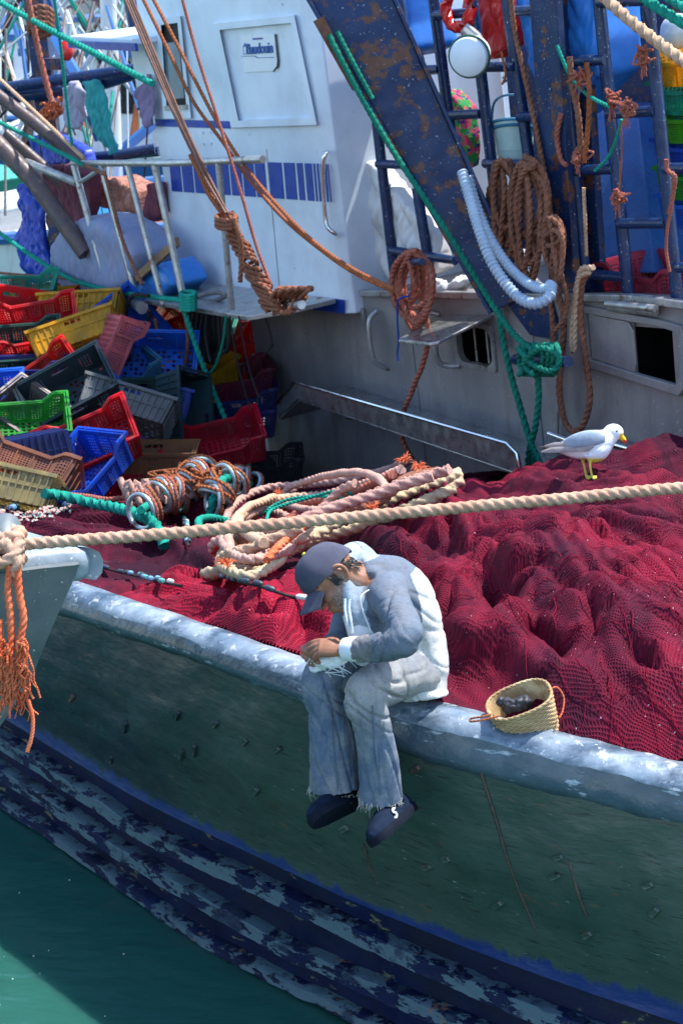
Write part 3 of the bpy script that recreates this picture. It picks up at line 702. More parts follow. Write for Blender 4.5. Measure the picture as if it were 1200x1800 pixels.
def bil(H):
    def f(x, y):
        i = np.clip((np.asarray(x) - gx[0]) / DX, 0, len(gx) - 2); j = np.clip((np.asarray(y) - gy[0]) / DX, 0, len(gy) - 2)
        i0 = np.floor(i).astype(int); j0 = np.floor(j).astype(int); a = i - i0; b = j - j0
        return H[i0, j0] * (1 - a) * (1 - b) + H[i0 + 1, j0] * a * (1 - b) + H[i0, j0 + 1] * (1 - a) * b + H[i0 + 1, j0 + 1] * a * b
    return f
Hb = bil(HB)
def poly_dist(pts):                                     # distance to, and run along, a polyline drawn on the heap
    P = np.array([list(hit(x, y, Hb))[:2] for x, y in pts]); P, _ = spline(np.c_[P, P[:, 0] * 0], n=14); P = P[:, :2]
    D = np.full(GX.shape, 9.0); S = np.zeros(GX.shape); run = 0; side = np.zeros(GX.shape)
    for i in range(len(P) - 1):
        a, b = P[i], P[i + 1]; ab = b - a; L = np.linalg.norm(ab); t = np.clip(((GX - a[0]) * ab[0] + (GY - a[1]) * ab[1]) / (L * L), 0, 1)
        ex = GX - a[0] - t * ab[0]; ey = GY - a[1] - t * ab[1]; d = np.hypot(ex, ey); c = np.sign(ab[0] * ey - ab[1] * ex); q = d < D
        D[q] = d[q]; S[q] = (run + t * L)[q]; side[q] = c[q]; run += L
    return D, S, side, run
def folds(ridges, seed, amp=1.0):
    H = np.zeros(GX.shape); best = np.full(GX.shape, 9.0); fd = np.zeros(GX.shape); fs = np.zeros(GX.shape)
    for k, (pts, wd, ht) in enumerate(ridges):
        D, S, sd, L = poly_dist(pts); wl = wd * (1 + .35 * noise2(S * 2.2 + seed, D * 0 + k * 3.1))
        end = np.clip(np.minimum(S, L - S) / (wd * .8) + .35, 0, 1)
        h = 1.25 * ht * end * (.75 * np.sqrt(1 - np.clip(D / wl, 0, 1) ** 2) + .25 * (1 - np.clip(D / (wl * 1.8), 0, 1)) ** 1.3)
        H = np.maximum(H, h) + .25 * np.minimum(H, h)
        nd = D / wd; q = nd < best; best[q] = nd[q]; fd[q] = (D * sd)[q]; fs[q] = S[q] + 7 * k
    wx = .25 * fbm(GX * 1.4 + seed, GY * 1.4, 2); wy = .25 * fbm(GX * 1.4 - 5, GY * 1.4 + seed, 2)
    puff = lambda a, b: np.abs(noise2(a, b)) ** .54                     # rounded folds with sharp creases between
    near = np.clip(1.9 - best, .3, 1)
    H = H + amp * near * (.15 * puff(fd / .30 + wx * 2, fs / 3.4 + seed) + .095 * puff(fd / .14 + wx * 3 + 3, fs / 2.4) + .034 * puff(fd / .05 + wx * 6 + 3, fs / 1.5))
    far = 1 - .6 * near
    H = H + amp * (.10 * puff(GX * 1.2 + GY * .9 + wx * 2.2 + seed, GY * .7 - GX * .5 + wy * 2.2) + far * .06 * puff(GX * 3.4 - GY * 1.2 + wx * 5, GY * 2.0 + GX + wy * 5 + seed) + far * .03 * puff(GX * 8 + GY * 3 + wx * 9, GY * 5 - GX * 3 + seed) + .006 * fbm(GX * 12, GY * 12 + seed, 3)) - .12 * amp
    return H
PXM = (GX / ((GY * FW.y + (HB - CAM.z) * FW.z))) * F + 600; _dd = GY * FW.y + (HB - CAM.z) * FW.z
PYM = 900 - (GY * UPV.y + (HB - CAM.z) * UPV.z) / _dd * F
def inside(poly, soft):                                 # 1 well inside a drawn outline, 0 outside
    P = np.array(poly, float); n = len(P); D = np.full(GX.shape, 1e9); ins = np.zeros(GX.shape, bool)
    x = PXM + 14 * fbm(GX * 4, GY * 4, 3); y = PYM + 10 * fbm(GX * 4 + 9, GY * 4, 3)
    for i in range(n):
        a, b = P[i], P[(i + 1) % n]; ab = b - a; t = np.clip(((x - a[0]) * ab[0] + (y - a[1]) * ab[1]) / ab.dot(ab), 0, 1)
        D = np.minimum(D, np.hypot(x - a[0] - t * ab[0], y - a[1] - t * ab[1]))
        cr = ((a[1] > y) != (b[1] > y)) & (x < (b[0] - a[0]) * (y - a[1]) / (b[1] - a[1] + 1e-9) + a[0]); ins ^= cr
    return np.clip(np.where(ins, D, -D) / soft, -1, 1)
GIX = np.array([HL('GI', x) for x in np.linspace(-480, 1650, 80)]); o_ = np.argsort(GIX[:, 0])
EDGE = np.interp(GX, GIX[o_, 0], GIX[o_, 1])
RAILZ = np.interp(GX, GIX[o_, 0], GIX[o_, 2])
WALLC = (GX - BO.x) * BW.x + (GY - BO.y) * BW.y + (HB - BO.z) * BW.z
OKM = (GY > EDGE + .012) & (WALLC > .03)
NETH = {}
def net(name, label, mat, H, keep):
    k = OKM & keep
    H = np.where(GY < EDGE + .35, np.minimum(H, RAILZ - .05 + 1.1 * (GY - EDGE)), H)
    idx = -np.ones(GX.shape, int); cell = k[:-1, :-1] & k[1:, :-1] & k[:-1, 1:] & k[1:, 1:]
    use = np.zeros(GX.shape, bool)
    for a in (0, 1):
        for b in (0, 1): use[a:a + cell.shape[0], b:b + cell.shape[1]] |= cell
    idx[use] = np.arange(use.sum()); V = np.stack([GX[use], GY[use], H[use]], 1)
    i, j = np.nonzero(cell); Fq = np.stack([idx[i, j], idx[i + 1, j], idx[i + 1, j + 1], idx[i, j + 1]], 1)
    org = np.array([V[:, 0].mean(), V[:, 1].mean(), V[:, 2].min()])
    me = bpy.data.meshes.new(name); me.vertices.add(len(V)); me.vertices.foreach_set('co', (V - org).ravel())
    me.loops.add(Fq.size); me.loops.foreach_set('vertex_index', Fq.ravel()); me.polygons.add(len(Fq)); me.polygons.foreach_set('loop_start', np.arange(0, Fq.size, 4)); me.polygons.foreach_set('loop_total', np.full(len(Fq), 4))
    me.update(); me.validate(); me.materials.append(MAT[mat]); me.shade_smooth()
    o = bpy.data.objects.new(name, me); COL.objects.link(o); o.location = org; ORG[o] = org
    tag(o, label, 'fishing net', 'nets heaped on the deck')
    return H
Rdark = [([(120, 905), (230, 915), (330, 900), (420, 925)], .22, .10), ([(60, 930), (200, 955), (330, 960), (450, 1005)], .2, .08), ([(500, 900), (600, 905), (720, 880)], .18, .06)]
H0 = HB - .03 + folds(Rdark, 3.1, .8)
H0 = net('fishing_net', 'dark maroon net spread across the deck under the rope coil', 'net_dark', H0, np.ones(GX.shape, bool))
Rw = [([(640, 935), (760, 985), (880, 1005), (990, 1045), (1090, 1130), (1210, 1180)], .26, .17), ([(780, 885), (920, 915), (1060, 935), (1220, 900)], .26, .13), ([(1000, 1000), (1060, 975), (1150, 1000), (1230, 1010)], .2, .12),
      ([(985, 1015), (1010, 1100), (1090, 1190), (1215, 1235)], .20, .14), ([(700, 930), (790, 1000), (830, 1075)], .14, .07), ([(800, 1150), (850, 1180), (905, 1150), (925, 1115)], .085, .12),
      ([(900, 1070), (925, 1100)], .10, .17), ([(960, 1290), (1050, 1215), (1130, 1190)], .14, .07), ([(1215, 1190), (1190, 1260), (1160, 1330)], .14, .10), ([(600, 960), (680, 1010), (760, 1040)], .16, .09), ([(940, 850), (1060, 855), (1200, 815)], .18, .06), ([(780, 1110), (850, 1060), (960, 1060)], .16, .08), ([(700, 900), (850, 958), (1000, 985), (1210, 1075)], .12, .09), ([(830, 1040), (950, 1115), (1060, 1225), (1190, 1305)], .11, .09), ([(760, 1065), (860, 1150), (980, 1240), (1090, 1312)], .10, .08), ([(1040, 900), (1130, 960), (1215, 1040)], .12, .09)]
mk_ = inside([(560, 960), (640, 905), (850, 876), (955, 828), (1250, 775), (1500, 900), (1500, 1620), (1000, 1460), (760, 1360), (640, 1290), (640, 1060)], 55)
H1 = HB + .05 * np.clip(mk_ * 2, -1, 1) - .10 * np.clip(-mk_, 0, 1) + folds(Rw, 11.7) * np.clip(mk_ + .3, 0, 1)
for _ in range(1): H1[1:-1, 1:-1] = .5 * H1[1:-1, 1:-1] + .125 * (H1[2:, 1:-1] + H1[:-2, 1:-1] + H1[1:-1, 2:] + H1[1:-1, :-2])
H1 = net('fishing_net', 'wine red net piled in big folds behind the seated man', 'net_wine', H1, mk_ > -.6)
Rc = [([(430, 1125), (500, 1085), (600, 1090)], .12, .09), ([(270, 1050), (380, 1068), (480, 1050)], .11, .07), ([(470, 1135), (540, 1115), (620, 1150)], .11, .09), ([(330, 1085), (420, 1105)], .1, .06), ([(520, 1060), (600, 1050)], .1, .06)]
mk_ = inside([(215, 1045), (330, 1020), (440, 1020), (560, 1030), (650, 1040), (690, 1120), (700, 1300), (540, 1245), (380, 1180), (215, 1100)], 40)
H2 = HB + .05 * np.clip(mk_ * 2, -1, 1) - .10 * np.clip(-mk_, 0, 1) + folds(Rc, 23.3, .75) * np.clip(mk_ + .3, 0, 1)
H2 = net('fishing_net', 'bright crimson net bunched along the rail left of the man', 'net_crimson', H2, mk_ > -.6)
HT = np.maximum(np.maximum(H0, np.where(mk_ > -.6, H2, -9)), H1)
Ht = bil(HT)
_DS = np.arange(5.0, 13.5, .012)
def on_net(px, py, lift=.02):                           # first place where the line of sight meets the heap
    o = np.array(C(px, py, 1.0)) - np.array(CAM); Q = np.array(CAM)[None] + o[None] * _DS[:, None]
    g = (Q[:, 1] > np.interp(Q[:, 0], GIX[o_, 0], GIX[o_, 1]) + .02) & (Q[:, 2] < Ht(Q[:, 0], Q[:, 1]) + lift)
    return Vector(Q[int(np.argmax(g))]) if g.any() else hit(px, py, Ht, lift)

# loose meshes and threads standing off the folds
mk('net_thread', (.26, .008, .030), (.12, .005, .022), 9, .8, bump=0, spec=.1)
m = MB()
for k in range(170):
    x0, y0 = random.uniform(560, 1220), random.uniform(880, 1300)
    if y0 > 1060 + (x0 - 560) * .38 or y0 < 870 - (x0 - 870) * .12: continue
    p = on_net(x0, y0, .004); a = random.gauss(-.75, .5); L = random.uniform(.08, .35); Q = []
    for i in range(7):
        f = i / 6 - .5; x_, y_ = p.x + math.cos(a) * L * f + random.gauss(0, .006), p.y + math.sin(a) * L * f + random.gauss(0, .006); Q.append((x_, y_, float(Ht(x_, y_)) + .006 + .010 * math.cos(f * 3.1) * random.random()))
    m.tube(Q, random.choice([.0011, .0014, .002]), 4, step=.02)
nets_ = [o for o in COL.objects if o.get('category') == 'fishing net']
o = build(m, 'loose_threads', 'net_thread', nets_[1]); o['kind'] = 'stuff'

# ------------------------------------------------------------------ fish crates
def panel(xs, zs, solid, th, dip=None):
    """flat plate in x-z with real openings; solid[i][j] says whether the cell is filled"""
    V = []; nx, nz = len(xs), len(zs); Fc = []
    for s in (-th / 2, th / 2):
        for x in xs:
            for z in zs: V.append((x, s, z if not dip else z * dip(x)))
    K = nx * nz; id_ = lambda i, j, s: s * K + i * nz + j
    ok = lambda i, j: 0 <= i < nx - 1 and 0 <= j < nz - 1 and solid(i, j)
    for i in range(nx - 1):
        for j in range(nz - 1):
            if not solid(i, j): continue
            a = [(i, j), (i + 1, j), (i + 1, j + 1), (i, j + 1)]
            Fc.append(tuple(id_(*q, 0) for q in a)); Fc.append(tuple(id_(*q, 1) for q in a[::-1]))
            for (di, dj), (p, q) in (((0, -1), (0, 1)), ((1, 0), (1, 2)), ((0, 1), (2, 3)), ((-1, 0), (3, 0))):
                if not ok(i + di, j + dj): Fc.append((id_(*a[q], 0), id_(*a[p], 0), id_(*a[p], 1), id_(*a[q], 1)))
    return V, Fc
def lines(L, n, bar):                                   # alternating bar / hole grid lines over a length
    cell = (L - bar) / n; out = []
    for k in range(n): out += [k * cell, k * cell + bar]
    return [x - L / 2 for x in out + [L - bar, L]]
CL, CWD, CH = .58, .38, .19
CRATE = {}
def crate_meshes(style):
    parts = []
    dip = (lambda x: 1 - .30 * float(np.clip((CL * .36 - abs(x)) / .06, 0, 1))) if style == 'dipped' else None
    def mesh(name, V, Fc, post):
        V = np.array([post(*v) for v in V]); me = bpy.data.meshes.new(name)
        tz = (V[:, 2:3] / CH); V[:, :2] *= (.93 + .07 * tz)
        me.from_pydata(V.tolist(), [], Fc); bm = bmesh.new(); bm.from_mesh(me); bmesh.ops.recalc_face_normals(bm, faces=bm.faces); bm.to_mesh(me); bm.free()
        parts.append((name, me))
    def side(L, long_):
        if style == 'dipped':
            xs = lines(L, 30 if long_ else 18, .0075); zs = [z + CH / 2 for z in lines(CH, 9, .0085)]; bays = 5 if long_ else 3
            nx = len(xs) - 1
            def solid(i, j):
                if j < 2 or j > len(zs) - 4: return True
                if i % 2 == 0 or j % 2 == 0: return True
                f = (i / nx) * bays % 1
                return f < .10 or f > .92 or i < 3 or i > nx - 4
        elif style == 'patched':
            xs = lines(L, 28 if long_ else 18, .008); zs = [z + CH / 2 for z in lines(CH, 9, .008)]; nx = len(xs) - 1
            def solid(i, j):
                f = i / nx
                if 12 <= j <= 14 and .40 < f < .60: return False
                if (.12 < f < .28 or .72 < f < .88) and 5 <= j <= 13: return i % 2 == 0 or j % 2 == 0
                return True
        else:
            xs = list(np.linspace(-L / 2, L / 2, 25)); zs = list(np.linspace(0, CH, 9)); nx = 24
            def solid(i, j): return not (j == 6 and .38 <= i / nx < .60)
        return panel(xs, zs, solid, .008, dip if long_ else None)
    for s in (-1, 1):
        V, Fc = side(CL - .012, True); mesh('side_panel', V, Fc, lambda x, y, z: (x, y + s * (CWD / 2 - .006), z))
    for s in (-1, 1):
        V, Fc = side(CWD - .022, False); mesh('end_panel', V, Fc, lambda x, y, z: (s * (CL / 2 - .010) + y, x, z))
    xs = lines(CL - .03, 14, .014); ys = lines(CWD - .03, 9, .014)
    V, Fc = panel(xs, ys, lambda i, j: i % 2 == 0 or j % 2 == 0 or style != 'dipped' and (i + j) % 3 == 0, .008)
    mesh('crate_floor', V, Fc, lambda x, y, z: (x, z, .006 + y))
    m = MB(); h = lambda x: CH * (dip(x) if dip else 1)
    pts = []
    for x in np.linspace(-CL / 2, CL / 2, 21): pts.append((x, CWD / 2, h(x)))
    for x in np.linspace(CL / 2, -CL / 2, 21): pts.append((x, -CWD / 2, h(x)))
    P = np.array(pts); ring = []
    for k, (x, y, z) in enumerate(P):
        ox = np.sign(x) * .014 if abs(x) > CL / 2 - .001 else 0; oy = np.sign(y) * .014
        ring.append([(x, y, z + .004), (x + ox, y + oy, z + .004), (x + ox, y + oy, z - .018), (x + ox * .6, y + oy * .6, z - .018), (x + ox * .6, y + oy * .6, z - .004), (x, y, z - .004)])
    ring.append(ring[0]); m.loft(np.array(ring), cap=False); mesh('rim', m.verts(), m.f, lambda x, y, z: (x, y, z))
    m = MB(); nr = 6 if style != 'ribbed' else 13
    for s in (-1, 1):
        for x in np.linspace(-CL / 2 + .03, CL / 2 - .03, nr): m.box((x, s * (CWD / 2 + .002), h(x) * .48), (.0045, 0, 0), (0, .005, 0), (0, 0, h(x) * .46))
        for y in np.linspace(-CWD / 2 + .04, CWD / 2 - .04, 4 if style != 'ribbed' else 8): m.box((s * (CL / 2 + .002), y, CH * .46), (.005, 0, 0), (0, .0045, 0), (0, 0, CH * .44))
        if style == 'ribbed':
            m.box((0, s * (CWD / 2 + .002), CH * .52), (CL / 2 - .02, 0, 0), (0, .003, 0), (0, 0, .004))
    mesh('ribs', m.verts(), m.f, lambda x, y, z: (x, y, z))
    return parts
for s_ in ('dipped', 'patched', 'ribbed'): CRATE[s_] = crate_meshes(s_)
def plastic(name, c, dirt=.38):
    t = NT(name); d = tuple(x * .5 + .02 for x in c)
    col = t.mix(t.ramp(t.noise(5, 6), .38, .68), c, d)
    col = t.mix(t.ramp(t.noise(14, 7, .65), .58, .72, 0, dirt), col, (.26, .23, .21))
    col = t.mix(t.ramp(t.noise(1, 5, .6, t.map((6, 60, 60))), .66, .70, 0, .5), col, tuple(min(1, x * 1.3 + .12) for x in c))
    t.fin(col, t.ramp(t.noise(9, 4), .3, .7, .32, .6), 0.0, t.bump(t.noise(40, 4), .18, .004), .45)
    tr = t.nd('ShaderNodeBsdfTranslucent'); mxs = t.nd('ShaderNodeMixShader'); mxs.inputs[0].default_value = .5      # thin plastic lets the sun through
    t.l(col, tr.inputs[0]); t.l(t.b.outputs[0], mxs.inputs[1]); t.l(tr.outputs[0], mxs.inputs[2]); t.l(mxs.outputs[0], t.out.inputs[0])
PC = dict(red=(.80, .012, .020), scarlet=(.84, .024, .012), crimson=(.70, .010, .040), brick=(.34, .035, .030), magenta=(.26, .020, .075), pink=(.74, .16, .18), rose=(.62, .05, .11), yellow=(.85, .46, .008), orange=(.66, .14, .015),
          green=(.03, .42, .04), lime=(.11, .52, .02), teal=(.03, .42, .28), darkgreen=(.012, .085, .065), blue=(.012, .10, .66), brightblue=(.015, .19, .82), navy=(.010, .030, .20), violet=(.05, .05, .28), slate=(.035, .065, .085), slateteal=(.03, .085, .10),
          taupe=(.26, .20, .19), grey=(.24, .26, .25), salmon=(.44, .17, .09), brown=(.36, .17, .07), cream=(.66, .55, .24), purple=(.20, .012, .20), charcoal=(.03, .034, .04), paleteal=(.25, .52, .50), aqua=(.08, .33, .52))
for k, c in PC.items(): plastic('plastic_' + k, c)
def crate(label, colour, style, px, py, d, l, u, group='plastic fish crates tipped in a heap', s=1.13):
    """l: direction of the long side, u: direction the open top faces, both as right / up / away"""
    uu = cv(*u).normalized(); ll = cv(*l); ll = (ll - uu * ll.dot(uu)).normalized(); ww = uu.cross(ll)
    M_ = Matrix((ll, ww, uu)).transposed().to_4x4() @ Matrix.Diagonal((s, s, s, 1))
    M_.translation = C(px, py, d) - uu * CH / 2 * s
    o = bpy.data.objects.new('fish_crate', None); o.empty_display_size = .1; COL.objects.link(o); o.matrix_world = M_
    tag(o, label, 'crate', group); ORG[o] = np.array(M_.translation)
    for nm, me in CRATE[style]:
        if not me.materials: me.materials.append(None)
        q = bpy.data.objects.new(nm, me); COL.objects.link(q); q.parent = o
        if nm == 'ribs': q['kind'] = 'stuff'
        q.material_slots[0].link = 'OBJECT'; q.material_slots[0].material = MAT['plastic_' + colour]
    return o
UP = (0, .95, -.3)
CR = [
 ('pale teal crate at the back left corner of the heap', 'teal', 'dipped', 28, 512, 14.0, (1, -.12, .1), (0, .85, -.5)),
 ('red crate with a hand slot at the far left under the teal one', 'red', 'patched', 10, 545, 13.6, (1, -.3, .2), (.15, .8, -.5)),
 ('large red crate with pale debris inside, upper left of the heap', 'red', 'dipped', 62, 574, 13.1, (1, .08, .2), (-.06, .62, -.75)),
 ('upper of the two yellow crates lying on their sides', 'yellow', 'ribbed', 148, 558, 13.6, (1, .06, -.1), (0, .9, .42)),
 ('lower yellow crate tipped over beside the standing pink crate', 'yellow', 'ribbed', 138, 604, 12.9, (1, .42, .1), (-.33, .85, .40)),
 ('sunlit red crate behind the yellow ones', 'scarlet', 'dipped', 205, 556, 14.2, (1, -.04, .1), (0, .93, -.25)),
 ('blue crate tilted behind the standing pink crate', 'brightblue', 'patched', 236, 586, 13.5, (.5, -.8, .3), (.45, .35, -.8)),
 ('pink crate standing on its end in the middle of the heap', 'pink', 'dipped', 191, 628, 12.7, (-.40, -.9, -.05), (.78, -.34, .5)),
 ('dark green crate stacked in a violet one at the left edge', 'darkgreen', 'dipped', 30, 610, 12.9, (1, .02, .15), (0, .72, -.7)),
 ('violet blue crate under the dark green one at the left edge', 'violet', 'dipped', 38, 648, 12.6, (1, .12, .1), (0, .93, -.35)),
 ('red crate half hidden behind the slate grey one', 'scarlet', 'dipped', 72, 678, 12.4, (.86, .5, .15), (-.35, .6, -.72)),
 ('slate grey crate with hand slots, mouth towards the rail', 'slate', 'patched', 124, 692, 12.0, (.86, .42, .1), (-.25, .50, -.83)),
 ('navy crate wedged below the tipped yellow crate', 'navy', 'ribbed', 158, 634, 13.1, (1, .25, .2), (-.2, .9, .3)),
 ('small visible end of an orange crate at the left edge', 'orange', 'ribbed', -28, 685, 12.7, (1, -.1, .2), (0, .9, -.3)),
 ('bright blue crate cut by the left edge above the taupe one', 'brightblue', 'patched', -38, 712, 12.2, (1, .05, .1), (0, .55, -.83)),
 ('taupe grey crate holding the green crate', 'taupe', 'patched', 66, 748, 11.95, (.83, -.5, -.2), (.30, .62, -.72)),
 ('grass green crate nested on the taupe one', 'green', 'dipped', 36, 750, 11.6, (1, .06, .2), (.05, .76, -.64)),
 ('navy crate turned upside down at the lower left', 'navy', 'ribbed', 34, 796, 11.35, (.92, .02, .4), (.15, -.9, .15)),
 ('salmon brown crate lying on its side at the lower left', 'salmon', 'dipped', 50, 828, 11.05, (.92, -.36, -.1), (.33, .82, .46)),
 ('cream crate with black print at the bottom left of the heap', 'cream', 'ribbed', 22, 864, 10.9, (.93, -.28, -.2), (.25, .92, .28)),
 ('purple crate lying upside down behind the big red one', 'purple', 'dipped', 168, 750, 12.2, (1, .02, .3), (0, -.95, -.05)),
 ('big red crate leaning towards the rail in the front of the heap', 'red', 'dipped', 158, 780, 11.5, (.93, .34, .1), (-.24, .60, -.75)),
 ('blue crate corner rising beside the coiled pink line', 'blue', 'dipped', 140, 836, 11.15, (.55, .42, .65), (-.35, .72, -.58)),
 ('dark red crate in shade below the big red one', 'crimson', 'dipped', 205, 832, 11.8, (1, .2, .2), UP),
 ('pale grey crate with a blue slot, side to the rail', 'grey', 'ribbed', 224, 728, 12.1, (.93, -.34, -.1), (.28, .82, .48)),
 ('mid blue crate behind the pale grey one', 'blue', 'dipped', 252, 712, 12.5, (.96, -.25, .1), (.15, .90, .3)),
 ('royal blue crate in the sun, mouth open to the rail', 'brightblue', 'patched', 270, 638, 12.9, (1, -.03, 0), (0, .45, -.88)),
 ('dark green crate right below the royal blue one', 'darkgreen', 'patched', 248, 688, 12.8, (1, -.12, .1), (0, .97, -.1)),
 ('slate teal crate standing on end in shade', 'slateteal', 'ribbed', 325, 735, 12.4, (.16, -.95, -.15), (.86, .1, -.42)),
 ('little yellow crate corner in front of the tilted red crate', 'yellow', 'patched', 338, 668, 13.2, (.6, .1, .8), (-.1, .8, -.6)),
 ('large red crate tilted on edge near the deckhouse', 'red', 'dipped', 392, 634, 13.9, (.72, -.62, .2), (.45, .42, -.75)),
 ('red crate behind the hanging black hose', 'scarlet', 'dipped', 325, 622, 14.1, (1, .15, .2), (.1, .7, -.7)),
 ('dark magenta crate on top of the navy pair', 'magenta', 'dipped', 402, 668, 13.3, (.94, .28, .1), (-.1, .92, -.38)),
 ('upper navy crate of the pair beside the deckhouse', 'navy', 'dipped', 412, 706, 13.1, (.96, .24, 0), (-.1, .95, -.25)),
 ('lower navy crate of the pair beside the deckhouse', 'violet', 'dipped', 410, 738, 13.0, (.97, .16, 0), (0, .97, -.22)),
 ('long crimson crate beside the stacked rings', 'crimson', 'dipped', 383, 778, 12.3, (.95, .28, .05), (-.14, .80, -.58)),
 ('brown crate with a hand slot behind the pink line', 'brown', 'ribbed', 262, 812, 11.8, (1, .03, 0), (0, .96, -.25)),
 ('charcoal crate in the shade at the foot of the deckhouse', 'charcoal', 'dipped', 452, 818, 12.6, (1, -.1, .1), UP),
 ('brick red crate at the back beside the deckhouse corner', 'brick', 'ribbed', 424, 578, 15.4, (1, .0, .2), UP),
 ('pale teal crate below the brick red one', 'paleteal', 'dipped', 424, 622, 14.9, (1, -.1, .2), (0, .97, -.2)),
 ('bright green crate under the gangway platform', 'teal', 'dipped', 345, 578, 14.9, (.9, -.35, .2), (.1, .55, -.83)),
 ('orange red crate below the looped black cord', 'orange', 'dipped', 272, 560, 14.4, (.7, -.6, .3), (.5, .6, -.6)),
 ('yellow crate corner behind the upper left red crates', 'yellow', 'ribbed', 92, 535, 14.3, (1, .1, .3), UP),
 ('red crate behind the pale teal one at the back', 'red', 'dipped', 90, 515, 14.7, (1, -.2, .3), UP),
]
CR += [
 ('scarlet crate leaning under the left end of the gangway', 'scarlet', 'dipped', 300, 600, 14.0, (.9, .3, .2), (-.2, .7, -.7)),
 ('red crate on edge right of the hanging black hose', 'red', 'patched', 440, 640, 14.2, (.6, .7, .2), (-.6, .5, -.6)),
 ('red crate between the bright green one and the magenta one', 'scarlet', 'dipped', 365, 645, 13.7, (1, -.25, .1), (.1, .75, -.66)),
 ('orange crate between the upper yellow crate and the blue one', 'orange', 'ribbed', 196, 585, 13.9, (.9, -.3, .3), (.1, .8, -.6)),
 ('lime green crate peeking out behind the lower yellow crate', 'lime', 'dipped', 110, 590, 13.7, (1, .3, .1), (-.1, .8, -.6)),
 ('aqua crate between the slate grey and royal blue ones', 'aqua', 'dipped', 206, 672, 12.9, (.8, .5, .2), (-.3, .8, -.5)),
 ('red crate end below the green crate at the left', 'red', 'ribbed', 112, 790, 12.2, (.9, .3, .3), (-.1, .8, -.6)),
 ('yellow crate edge left of the slate teal crate', 'yellow', 'dipped', 292, 705, 13.0, (.7, .5, .5), (-.2, .9, -.3)),
 ('teal crate under the crimson one by the rings', 'teal', 'dipped', 330, 800, 12.7, (1, .1, .2), UP),
 ('scarlet crate at the far left above the violet one', 'scarlet', 'dipped', -30, 628, 13.1, (1, .1, .1), (0, .8, -.6)),
 ('pale teal crate at the back between the red ones', 'paleteal', 'dipped', 150, 530, 14.9, (1, .05, .2), UP),
]
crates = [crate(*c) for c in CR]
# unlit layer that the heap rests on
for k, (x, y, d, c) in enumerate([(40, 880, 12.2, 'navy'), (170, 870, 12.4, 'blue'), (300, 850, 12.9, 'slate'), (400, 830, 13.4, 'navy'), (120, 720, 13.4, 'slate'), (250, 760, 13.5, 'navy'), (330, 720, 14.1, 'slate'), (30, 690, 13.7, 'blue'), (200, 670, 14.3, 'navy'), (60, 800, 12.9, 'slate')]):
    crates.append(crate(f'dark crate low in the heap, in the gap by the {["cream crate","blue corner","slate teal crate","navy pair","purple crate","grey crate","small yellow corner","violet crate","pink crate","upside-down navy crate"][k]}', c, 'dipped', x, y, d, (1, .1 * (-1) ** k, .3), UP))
# print on the cream crate
cr = [o for o in crates if o['label'].startswith('cream')][0]

Mx = cr.matrix_world.copy(); cmats = mk('crate_print', (.02, .02, .022), None, 9, .7, bump=0)
for row in range(2):
    for k in range(7):
        m = MB(); w0 = .007 + .003 * ((k * 5 + row) % 3); c0 = Mx @ Vector((.06 - k * .021, (CWD / 2 + .0085), .125 - .024 * row)); ex = Mx.to_3x3() @ Vector((w0, 0, 0)); ez = Mx.to_3x3() @ Vector((0, 0, .009)); ey = Mx.to_3x3() @ Vector((0, .002, 0))
        m.box(c0, ex, ey, ez); me_o = build(m, 'print_mark', cmats, None, smooth=0); me_o.parent = cr; me_o.matrix_parent_inverse = Mx.inverted()
# ------------------------------------------------------------------ the man on the rail
def sphere(m, c, ax, n=20, k=12):
    c = np.array(c, float); ax = [np.array(a, float) for a in ax]; rings = []
    for i in range(k + 1):
        t = math.pi * (i + .02) / (k + .04); rings.append([c + ax[2] * math.cos(t) + math.sin(t) * (ax[0] * math.cos(a) + ax[1] * math.sin(a)) for a in np.arange(n) * 2 * math.pi / n])
    m.loft(np.array(rings)[::-1] if np.dot(np.cross(ax[0], ax[1]), ax[2]) > 0 else np.array(rings))
def limb(m, pts, rad, n=16, step=.015, flat=None, ref=None):
    """tapered limb through places; rad per place; flat = squash along ref per place"""
    P = np.array([list(p) for p in pts]); Q = np.c_[P, np.array(rad), np.array(flat if flat is not None else [1] * len(P))]
    Q, _ = spline(Q, step=step); P = Q[:, :3]; T, N, Bn = frames(P)
    if ref is not None:
        rf = np.array(ref, float); N = rf[None] - T * (T @ rf)[:, None]; N /= np.linalg.norm(N, axis=1)[:, None]; Bn = np.cross(T, N)
    th = np.arange(n) * 2 * math.pi / n
    rings = P[:, None] + Q[:, 3][:, None, None] * (np.cos(th)[None, :, None] * N[:, None] * Q[:, 4][:, None, None] + np.sin(th)[None, :, None] * Bn[:, None])
    m.loft(rings)
def remesh(m, vox, it=6, fac=.5):
    me = bpy.data.meshes.new('tmp'); me.from_pydata(m.verts().tolist(), [], m.f); ob = bpy.data.objects.new('tmp', me); COL.objects.link(ob)
    md = ob.modifiers.new('r', 'REMESH'); md.mode = 'VOXEL'; md.voxel_size = vox
    sm = ob.modifiers.new('s', 'SMOOTH'); sm.iterations = it; sm.factor = fac
    dg = bpy.context.evaluated_depsgraph_get(); ev = ob.evaluated_get(dg).to_mesh()
    n = len(ev.vertices); V = np.empty(n * 3); ev.vertices.foreach_get('co', V); V = V.reshape(-1, 3); N = np.empty(n * 3); ev.vertices.foreach_get('normal', N); N = N.reshape(-1, 3)
    Fc = [tuple(p.vertices) for p in ev.polygons]; ob.evaluated_get(dg).to_mesh_clear(); bpy.data.objects.remove(ob); bpy.data.meshes.remove(me)
    return V, N, Fc
def pxv(V):
    q = V - np.array(CAM); d = q @ np.array(FW)
    return 600 + (q @ np.array(RX)) / d * F, 900 - (q @ np.array(UPV)) / d * F, d
